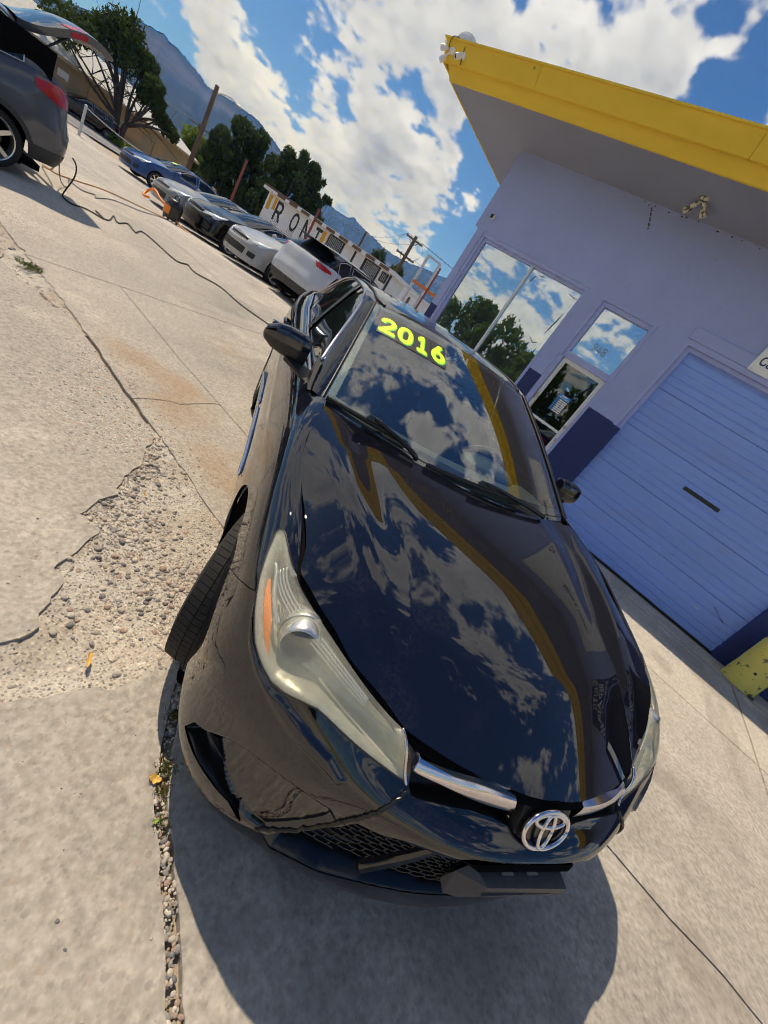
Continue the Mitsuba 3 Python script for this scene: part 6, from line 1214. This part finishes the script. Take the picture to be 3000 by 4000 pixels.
elm('left elm tree with dense crown before the tan building', 160.3, 47, [(162.9, 4.6, .9), (162.3, 5.4, .9), (161.6, 6.0, 1.0), (161.0, 6.2, .9), (161.9, 4.6, 1.1), (160.9, 5.0, 1.0), (160.5, 5.6, .8), (163.4, 3.7, .8), (160.6, 4.1, .8), (164.6, 3.0, .9), (165.4, 3.6, .9), (164.3, 4.2, .8)], 140, 'elm trees by the tan building')
elm('leaning right elm tree with sparse crown before the tan building', 159.7, 46.5, [(159.3, 5.0, .8), (158.9, 4.3, .8), (158.4, 3.8, .7), (158.0, 3.0, .7), (157.3, 2.2, .6), (156.6, 1.9, .6), (156.0, 1.6, .45), (158.8, 2.9, .6)], 141, 'elm trees by the tan building')
x, y = polar(159.9, 45.5); wt = thing('roadside_bush', 'green weedy bush at the foot of the elm trees', 'bush'); put(wt, 'leaves', foliage([(x, y, zr(x, y) + .2, .5, .8), (x - 1, y + 1.2, zr(x, y) + .2, .5, .7), (x + .4, y + .8, zr(x, y) + .15, .4, .8)], 900, .08, 150), 'm_lightleaf', False)
# trees across the street, seen in the shop windows
for i, (tx, ty, th, tr) in enumerate([(-52, -34, 7.2, 4.0), (-44, -36, 8.2, 4.2), (-37, -35, 7.6, 4.0), (-30, -38, 9.4, 4.4), (-23, -36, 8.6, 4.2), (-16.5, -35, 7.6, 3.8), (-10, -37, 8.2, 4.2), (-3, -36, 7.0, 3.8), (5, -37, 7.4, 3.8), (13, -36, 7.0, 3.6), (22, -38, 8, 4)]):
    tree('street_tree', 'green street tree across the road, ' + ['first', 'second', 'third', 'fourth', 'fifth', 'sixth', 'seventh', 'eighth', 'ninth', 'tenth', 'eleventh'][i] + ' along the row mirrored in the shop windows', 0, 0, 0, tr, 'm_greenleaf', 160 + i, 3000, .30, group='trees across the road', shape='ball', xy=(tx, ty), h=th)
# ---------------------------------------------------------------- buildings behind
def tan_col(p, n, uv): return mi.Color3f(0.40, 0.32, 0.20) * (0.80 + .35 * fbm(p.x * .6, p.y * .6, p.z * 1.2, 4))
bsdf('m_tan', base_color=mikit.proc(tan_col), roughness=0.9); bsdf('m_ply', base_color=mikit.proc(lambda p, n, uv: mix((0.42, 0.25, 0.11), (0.50, 0.36, 0.20), fbm(p.x * 2, p.y * 2, p.z * 9, 3))), roughness=0.8)
bsdf('m_shingle', base_color=mikit.proc(lambda p, n, uv: mi.Color3f(0.42, 0.42, 0.39) * (.8 + .4 * fbm(p.x * 9, p.y * 9, p.z * 9, 2))), roughness=0.9)
def wall_frame(a, b): a, b = np.array(a), np.array(b); u = (b - a) / np.linalg.norm(b - a); n_ = np.array([u[1], -u[0]]); m = np.eye(4); m[:2, 0] = u; m[:2, 1] = n_ * -1; m[:2, 3] = a; return m, np.linalg.norm(b - a)
Mt_, Lt = wall_frame((-41.0, 5.0), (-52.8, 24.0))
if (Mt_[:2, 1] @ (np.array(CAM[:2]) - Mt_[:2, 3])) > 0: Mt_[:2, 1] *= -1       # +y of the frame points away from the camera
tb = thing('tan_building', 'long tan building with boarded windows and a pale shingle roof', 'building')
zt0 = -.45
put(tb, 'wall', tf(bx(0, Lt, 0, 9, zt0, 2.55), Mt_), 'm_tan')
rf = trimesh.Trimesh(np.array([(-.4, -.7, 2.50), (Lt + .4, -.7, 2.50), (Lt + .4, 4.6, 4.35), (-.4, 4.6, 4.35), (-.4, 9.7, 2.5), (Lt + .4, 9.7, 2.5), (-.4, -.7, 2.36), (Lt + .4, -.7, 2.36)], float), [[0, 1, 2], [0, 2, 3], [3, 2, 5], [3, 5, 4], [6, 7, 1], [6, 1, 0], [0, 3, 4], [1, 5, 2]], process=False)
put(tb, 'roof', tf(rf, Mt_), 'm_shingle'); put(tb, 'eave_board', tf(bx(-.4, Lt + .4, -.74, -.70, 2.33, 2.52), Mt_), 'm_tan')
for k, (s0, w_, z0_, z1_) in enumerate([(3.2, 1.0, .75, 1.95), (6.4, 1.1, -.4, 1.9), (9.2, 1.7, .75, 1.95), (13.2, 2.1, .75, 1.9), (17.0, 1.4, .55, 1.6), (20.4, 1.0, .5, 1.5)]):
    wdw = put(tb, 'boarded_window', tf(bx(s0, s0 + w_, -.05, -.001, z0_, z1_), Mt_), 'm_ply'); put(wdw, 'sill', tf(bx(s0 - .1, s0 + w_ + .1, -.12, -.051, z0_ - .12, z0_ - .002), Mt_), 'm_tan')
put(tb, 'notice_board', tf(bx(6.5, 7.4, -.08, -.052, 1.45, 1.85), Mt_), 'm_lightpanel' if 'm_lightpanel' in scene else 'm_signwhite')
bsdf('m_siding', base_color=mikit.proc(lambda p, n, uv: mi.Color3f(0.74, 0.75, 0.78) * (.88 + .2 * fbm(p.x * 2, p.y * 2, p.z * 5, 3))), roughness=0.6); bsdf('m_brown', base_color=(0.14, 0.085, 0.055), roughness=0.7); bsdf('m_ochre', base_color=(0.62, 0.33, 0.02), roughness=0.6)
Ma, La = wall_frame((-31.1, 18.9), (-19.4, 20.7))
if (Ma[:2, 1] @ (np.array(CAM[:2]) - Ma[:2, 3])) > 0: Ma[:2, 1] *= -1
wb_ = thing('white_building', 'low white building with black painted letters and barred windows', 'building')
zb0, zb1 = .55, 3.35
put(wb_, 'wall', tf(bx(0, La, .03, 7, zb0, zb1), Ma), 'm_siding')
for k in range(39): put(wb_, 'board', tf(bx(k * .30 + .006, k * .30 + .294, 0.0, .029, zb0, zb1 - .02), Ma), 'm_siding')
put(wb_, 'roof', tf(bx(-.3, La + .3, -.35, 7.3, zb1, zb1 + .24), Ma), 'm_siding'); put(wb_, 'roof_edge', tf(bx(-.3, 3.2, -.36, -.30, zb1 + .18, zb1 + .30), Ma), 'm_brown')
for k in range(9): put(wb_, 'roof_block', tf(bx(1.2 + k * 1.22, 1.95 + k * 1.22, -.40, -.351, zb1 + .02, zb1 + .20), Ma), 'm_brown')
def wpos(az_):
    d = np.array([math.cos(math.radians(az_)), math.sin(math.radians(az_))]); A2 = np.column_stack([Ma[:2, 0], -d]); s_, t_ = np.linalg.solve(A2, np.array(CAM[:2]) - Ma[:2, 3]); return s_, t_
for k, (a0, a1, e0, e1) in enumerate([(139.34, 137.7, 1.45, 3.45), (134.62, 132.95, 1.9, 3.7), (132.35, 131.75, 2.55, 3.35)]):
    s0, t0 = wpos(a0); s1, t1 = wpos(a1); z0_, z1_ = elz(e0, (t0 + t1) / 2), elz(e1, (t0 + t1) / 2); z1_ = min(z1_, zb1 - .08)
    wdw = put(wb_, 'window', tf(bx(s0, s1, -.03, -.001, z0_, z1_), Ma), 'm_glass_dark'); put(wdw, 'frame', tf(panel(sbox(s0 - .08, z0_ - .08, s1 + .08, z1_ + .08).difference(sbox(s0, z0_, s1, z1_)), -.05, .05), Ma), 'm_trimblack')
    for q in range(9 if k < 2 else 3): put(wdw, 'bar', tf(bx(s0 + (s1 - s0) * (q + .5) / (9 if k < 2 else 3) - .012, s0 + (s1 - s0) * (q + .5) / (9 if k < 2 else 3) + .012, -.07, -.051, z0_, z1_), Ma), 'm_siding')
for ch, a0, e0, e1, wd in (('R', 145.6, .9, 3.1, .75), ('O', 143.75, 1.0, 2.9, .70), ('N', 142.35, 1.0, 3.0, .68), ('T', 141.05, 1.1, 3.1, .6)):
    s0, t0 = wpos(a0); z0_, z1_ = elz(e0, t0), min(elz(e1, t0), zb1 - .12); m_ = text_mesh(ch, 1.0, .004, True); b0, b1 = m_.bounds; m_.apply_translation(-b0); m_.apply_scale([wd / (b1[0] - b0[0]), (z1_ - z0_) / (b1[1] - b0[1]), 1])
    put(wb_, 'letter', tf(tf(m_, np.array([[1, 0, 0, s0], [0, 0, 1, -.006], [0, 1, 0, z0_], [0, 0, 0, 1.0]])), Ma), 'm_trimblack', label=f'painted black letter {ch}')
    for q in range(5): xx = s0 + wd * (q + .3) / 5; put(wb_, 'paint_drip', tf(bx(xx, xx + .025, -.005, -.001, z0_ - .25 - .3 * ((q * 37) % 5) / 5, z0_ + .1), Ma), 'm_trimblack')
for a0, wd, e0, e1 in ((146.55, .32, 1.4, 3.15), (145.95, .25, 1.7, 3.0), (140.25, .32, 1.6, 3.2), (139.6, .22, 1.4, 3.1)):
    s0, t0 = wpos(a0); put(wb_, 'ochre_panel', tf(bx(s0, s0 + wd, -.012, -.001, elz(e0, t0), min(elz(e1, t0), zb1 - .1)), Ma), 'm_ochre')
for a0 in (136.3, 134.95, 131.5):
    s0, t0 = wpos(a0); put(wb_, 'corner_post', tf(bx(s0, s0 + .16, -.02, -.001, zb0, zb1 - .02), Ma), 'm_trimblack')
# ---------------------------------------------------------------- poles, wires, rack, container
bsdf('m_polewood', base_color=mikit.proc(lambda p, n, uv: mi.Color3f(0.13, 0.085, 0.055) * (.6 + .8 * fbm(p.x * 12, p.y * 12, p.z * 2, 3))), roughness=0.9)
bsdf('m_galv', base_color=(0.55, 0.56, 0.56), roughness=0.45, metallic=0.3); bsdf('m_orange', base_color=(0.70, 0.20, 0.045), roughness=0.5); bsdf('m_redrust', base_color=(0.22, 0.06, 0.05), roughness=0.7)
def pole(name, label, az_, d, top_el, r, lean=(0, 0)):
    x, y = polar(az_, d); k = thing(name, label, 'pole'); zt = elz(top_el, d); z0 = zr(x, y) - .3; put(k, 'shaft', tube([(x - lean[0], y - lean[1], z0), (x, y, zt)], [r, r * .75], 12), 'm_polewood', True); return k, np.array([x, y, zt])
lp, ptop = pole('light_pole', 'wooden pole with a street lamp on a curved arm', 154.07, 40, 7.35, .17)
px_ = np.array([ -math.sin(math.radians(154)), math.cos(math.radians(154)), 0]) * -1
put(lp, 'lamp_arm', tube(spl([ptop + [0, 0, -.55], ptop + px_ * .35 + [0, 0, -.22], ptop + px_ * .95 + [0, 0, -.05], ptop + px_ * 1.25 + [0, 0, -.08]], 16), .045), 'm_galv', True)
put(lp, 'lamp_head', ellip(ptop + px_ * 1.45 + [0, 0, -.12], np.array([.30, .18, .08]), 2), 'm_galv', True)
up_, utop = pole('utility_pole', 'tall dark utility pole with two crossarms near the shop', 131.13, 45, 8.45, .20)
ux = np.array([math.sin(math.radians(131)), -math.cos(math.radians(131)), 0]); ins = []
for dz, hw in ((-.35, .85), (-1.85, .95)):
    Mu = M4(np.stack([ux, np.cross([0, 0, 1], ux), [0, 0, 1]], 1), utop + [0, 0, dz]); put(up_, 'crossarm', tf(bx(-hw, hw, -.14, .0, -.07, .07), Mu), 'm_polewood')
    for q in (-.9, -.5, .5, .9): p_ = utop + ux * hw * q + [0, 0, dz + .07]; put(up_, 'insulator', lathe([(0, 0), (.05, 0), (.06, .06), (.03, .12), (0, .13)], 8, M4(t=p_)), 'm_galv', True); ins.append(p_ + [0, 0, .12])
    for sg in (1, -1): put(up_, 'brace', tube([utop + ux * hw * .6 * sg + [0, 0, dz], utop + [0, 0, dz - .55]], .02, 5), 'm_polewood', True)
p2_, p2top = pole('utility_pole', 'distant utility pole above the white building roof', 136.2, 62, 5.65, .16)
p3_, p3top = pole('utility_pole', 'small utility pole between the light pole and the bright green tree', 154.35, 72, 3.95, .16)
Mu = M4(np.stack([ux, np.cross([0, 0, 1], ux), [0, 0, 1]], 1), p3top + [0, 0, -.3]); put(p3_, 'crossarm', tf(bx(-1.3, 1.3, -.1, 0, -.06, .06), Mu), 'm_polewood')
bsdf('m_wire', base_color=(0.10, 0.10, 0.105), roughness=0.5)
def wire(a, b, sag, r=.014): 
    t = np.linspace(0, 1, 14)[:, None]; p = a * (1 - t) + b * t; p[:, 2] -= sag * 4 * (t * (1 - t))[:, 0]; return tube(p, r, 4)
wset = [(ins[0], p2top + [0, 0, -.1], .5), (ins[3], p2top + [.3, 0, -.2], .5), (ins[5], p2top + [0, 0, -.9], .6), (p2top + [0, 0, -.1], np.array([*polar(142, 70), elz(5.6, 70)]), .4), (p2top + [0, 0, -.5], np.array([*polar(142, 70), elz(5.2, 70)]), .4),
        (ins[0], np.array([8, 75, 11.0]), .8), (ins[3], np.array([9, 75, 11.0]), .8), (ins[7], np.array([9, 74, 9.5]), .8), (p3top + [0, 0, -.2], np.array([*polar(160.5, 75), elz(4.4, 75)]), .3), (p3top + [.8, 0, -.2], np.array([*polar(160.5, 75), elz(3.9, 75)]), .3), (p3top + [0, 0, -.2], np.array([*polar(150, 70), elz(3.0, 70)]), .3)]
for i, (a, b, s_) in enumerate(wset): solo('power_line', wire(np.array(a, float), np.array(b, float), s_), 'm_wire', 'thin power line strung between the far utility poles', 'wire', 'power lines', True)
for loop in (0, 3): put(up_, 'jumper_wire', tube(spl([ins[loop], utop + ux * (1.2 if loop == 3 else -1.2) + [0, 0, -1.2], ins[loop + 4]], 14), .015, 4), 'm_wire', True)
# white container with a pallet-rack frame on it
ct = thing('white_container', 'white box container behind the left edge of the shop', 'container')
Mc, Lc = wall_frame(polar(129.5, 20), (-5.4, 14.6))
if (Mc[:2, 1] @ (np.array(CAM[:2]) - Mc[:2, 3])) > 0: Mc[:2, 1] *= -1
put(ct, 'box', tf(bx(0, Lc, 0.02, 2.4, .1, 2.55, .02), Mc), 'm_siding', 30); put(ct, 'top_rail', tf(bx(0, Lc, -.02, .06, 2.551, 2.64), Mc), 'm_siding', False)
put(ct, 'label', tf(bx(.45, .55, -.004, .018, 2.16, 2.42), Mc), 'm_brown', False)
rk_ = thing('pallet_rack', 'grey upright rack frame with an orange beam above the white container', 'rack')
(xa, ya), (xb, yb) = polar(128.85, 19.2), polar(127.2, 19.2); zt_ = elz(7.8, 19.2)
for (x, y, nm) in ((xa, ya, 0), (xb, yb, 1)):
    pst = put(rk_, 'upright', bx(x - .04, x + .04, y - .04, y + .04, .3, zt_), 'm_galv')
    if nm == 0: put(pst, 'teeth', cat([bx(x - .045, x + .02, y - .046, y - .041, 2.3 + .1 * q, 2.34 + .1 * q) for q in range(17)]), 'm_white')
dirr = np.array([xb - xa, yb - ya]); Lr = np.linalg.norm(dirr); Mr_ = M4(np.array([[dirr[0] / Lr, -dirr[1] / Lr, 0], [dirr[1] / Lr, dirr[0] / Lr, 0], [0, 0, 1]]), (xa, ya, 0))
put(rk_, 'top_bar', tf(bx(0, Lr, -.035, .035, zt_ - .07, zt_ + .005), Mr_), 'm_galv'); put(rk_, 'beam', tf(bx(-.05, Lr + .75, -.06, -.041, elz(4.65, 19.2) - .06, elz(4.65, 19.2) + .06), Mr_), 'm_orange')
x, y = polar(126.97, 15.5); rp_ = thing('red_pole', 'thin dark red pole in front of the rack frame', 'pole'); put(rp_, 'shaft', tube([(x, y, .2), (x + .02, y, elz(7.4, 15.5))], .03, 8), 'm_redrust', True)
x, y = polar(141.6, 30); rp_ = thing('red_pole', 'faded red pole before the black letters', 'pole'); put(rp_, 'shaft', tube([(x, y, .2), (x, y, elz(4.6, 30))], .07, 10), 'm_redrust', True)
x, y = polar(149.7, 32); rp_ = thing('red_pole', 'leaning rusty post among the junipers', 'pole'); put(rp_, 'shaft', tube([(x, y, .2), (x, y, elz(4.0, 32))], .07, 10), 'm_redrust', True)
x, y = polar(162.42, 27.5); cp_ = thing('chain_post', 'pale steel post holding a chain at the edge of the lot', 'post'); zt_ = elz(-.62, 27.5); put(cp_, 'shaft', tube([(x, y, zr(x, y) - .05), (x, y, zt_)], .055, 12), 'm_galv', True); put(cp_, 'cap', ellip(np.array([x, y, zt_]), np.array([.06, .06, .025]), 2), 'm_galv', True)
x2, y2 = polar(156.5, 31); t = np.linspace(0, 1, 30); ch = np.column_stack([x + (x2 - x) * t, y + (y2 - y) * t, zt_ - .06 + (.9 - zt_) * t - .25 * 4 * t * (1 - t) * .5]); solo('chain', tube(ch, .022, 5), 'm_galv', 'pale chain sagging from the steel post towards the blue car', 'chain', smooth=True)
# ---------------------------------------------------------------- mountains and air
def mtn_col(p, n, uv):
    f = fbm(p.x * .006, p.y * .006, p.z * .008, 5); return mix((0.022, 0.034, 0.022), (0.07, 0.068, 0.055), smoothstep(.5, .75, f))
bsdf('m_mountain', base_color=mikit.proc(mtn_col), roughness=0.95, specular=0.1)
def ridge(prof, R, seed, name, az0, az1):
    A_ = np.arange(az0, az1, .2); ce = np.interp(A_, [a for a, e in prof], [e for a, e in prof]); ce = ce + (nfbm(np.column_stack([A_ * .9, A_ * 0, A_ * 0 + seed]), 4, seed) - .5) * .35 + (nfbm(np.column_stack([A_ * 4, A_ * 0, A_ * 0 + seed]), 3, seed + 1) - .5) * .14
    rr = np.linspace(.45, 1.0, 46); AA, RR = np.meshgrid(np.radians(A_), rr, indexing='ij'); q = (RR - .45) / .55
    d = R * RR; H = R * np.tan(np.radians(ce))[:, None]
    spur = nfbm(np.dstack([AA * 16, RR * 3.0, RR * 0 + seed]), 5, seed + 2); z = H * np.clip(q ** 1.25 + (spur - .5) * .55 * q * (1 - q) * 2.2, 0, 1); z = np.where(q > .995, H, z)
    P = np.dstack([CAM[0] + d * np.cos(AA), CAM[1] + d * np.sin(AA), z - 3]); back = P[:, -1:] + np.dstack([np.cos(AA[:, -1:]) * R * .3, np.sin(AA[:, -1:]) * R * .3, -H * .9 + 0 * AA[:, -1:]])
    struct(name, gridmesh(np.concatenate([P, back], 1), flip=True), 'm_mountain', True)
ridge([(90, 6.5), (118, 7.0), (122, 7.3), (125.8, 7.1), (130.2, 5.9), (132.4, 5.6), (135.5, 5.75), (137.5, 5.9), (138.1, 6.1), (138.6, 5.75), (140.75, 5.5), (143, 5.2), (146, 5.4), (150, 5), (160, 4), (170, 3)], 3400, 5, 'far_mountain', 90, 170)
ridge([(140, 2.0), (143, 4.6), (145, 5.9), (147, 6.55), (149, 7.2), (150.4, 7.5), (152, 7.4), (153.5, 7.1), (154.84, 6.9), (156.5, 7.45), (158.8, 7.65), (160, 7.35), (161.2, 6.95), (163, 5.6), (164.9, 4.9), (168, 4.0), (175, 3.2), (190, 3.5), (230, 2)], 2500, 9, 'mountain', 140, 230)

scene['air'] = {'type': 'homogeneous', 'albedo': {'type': 'rgb', 'value': [0.95, 0.95, 0.95]}, 'sigma_t': {'type': 'rgb', 'value': [0.10e-4, 0.50e-4, 1.9e-4]}}
scene['haze'] = {'type': 'cube', 'to_world': T4().translate([0, 0, 254.0]).scale([4600, 4600, 260.0]), 'bsdf': {'type': 'null'}, 'interior': {'type': 'ref', 'id': 'air'}}
scene['camera']['medium'] = {'type': 'ref', 'id': 'air'}
labels['haze'] = {'kind': 'stuff', 'label': 'blue mountain haze', 'category': 'haze'}
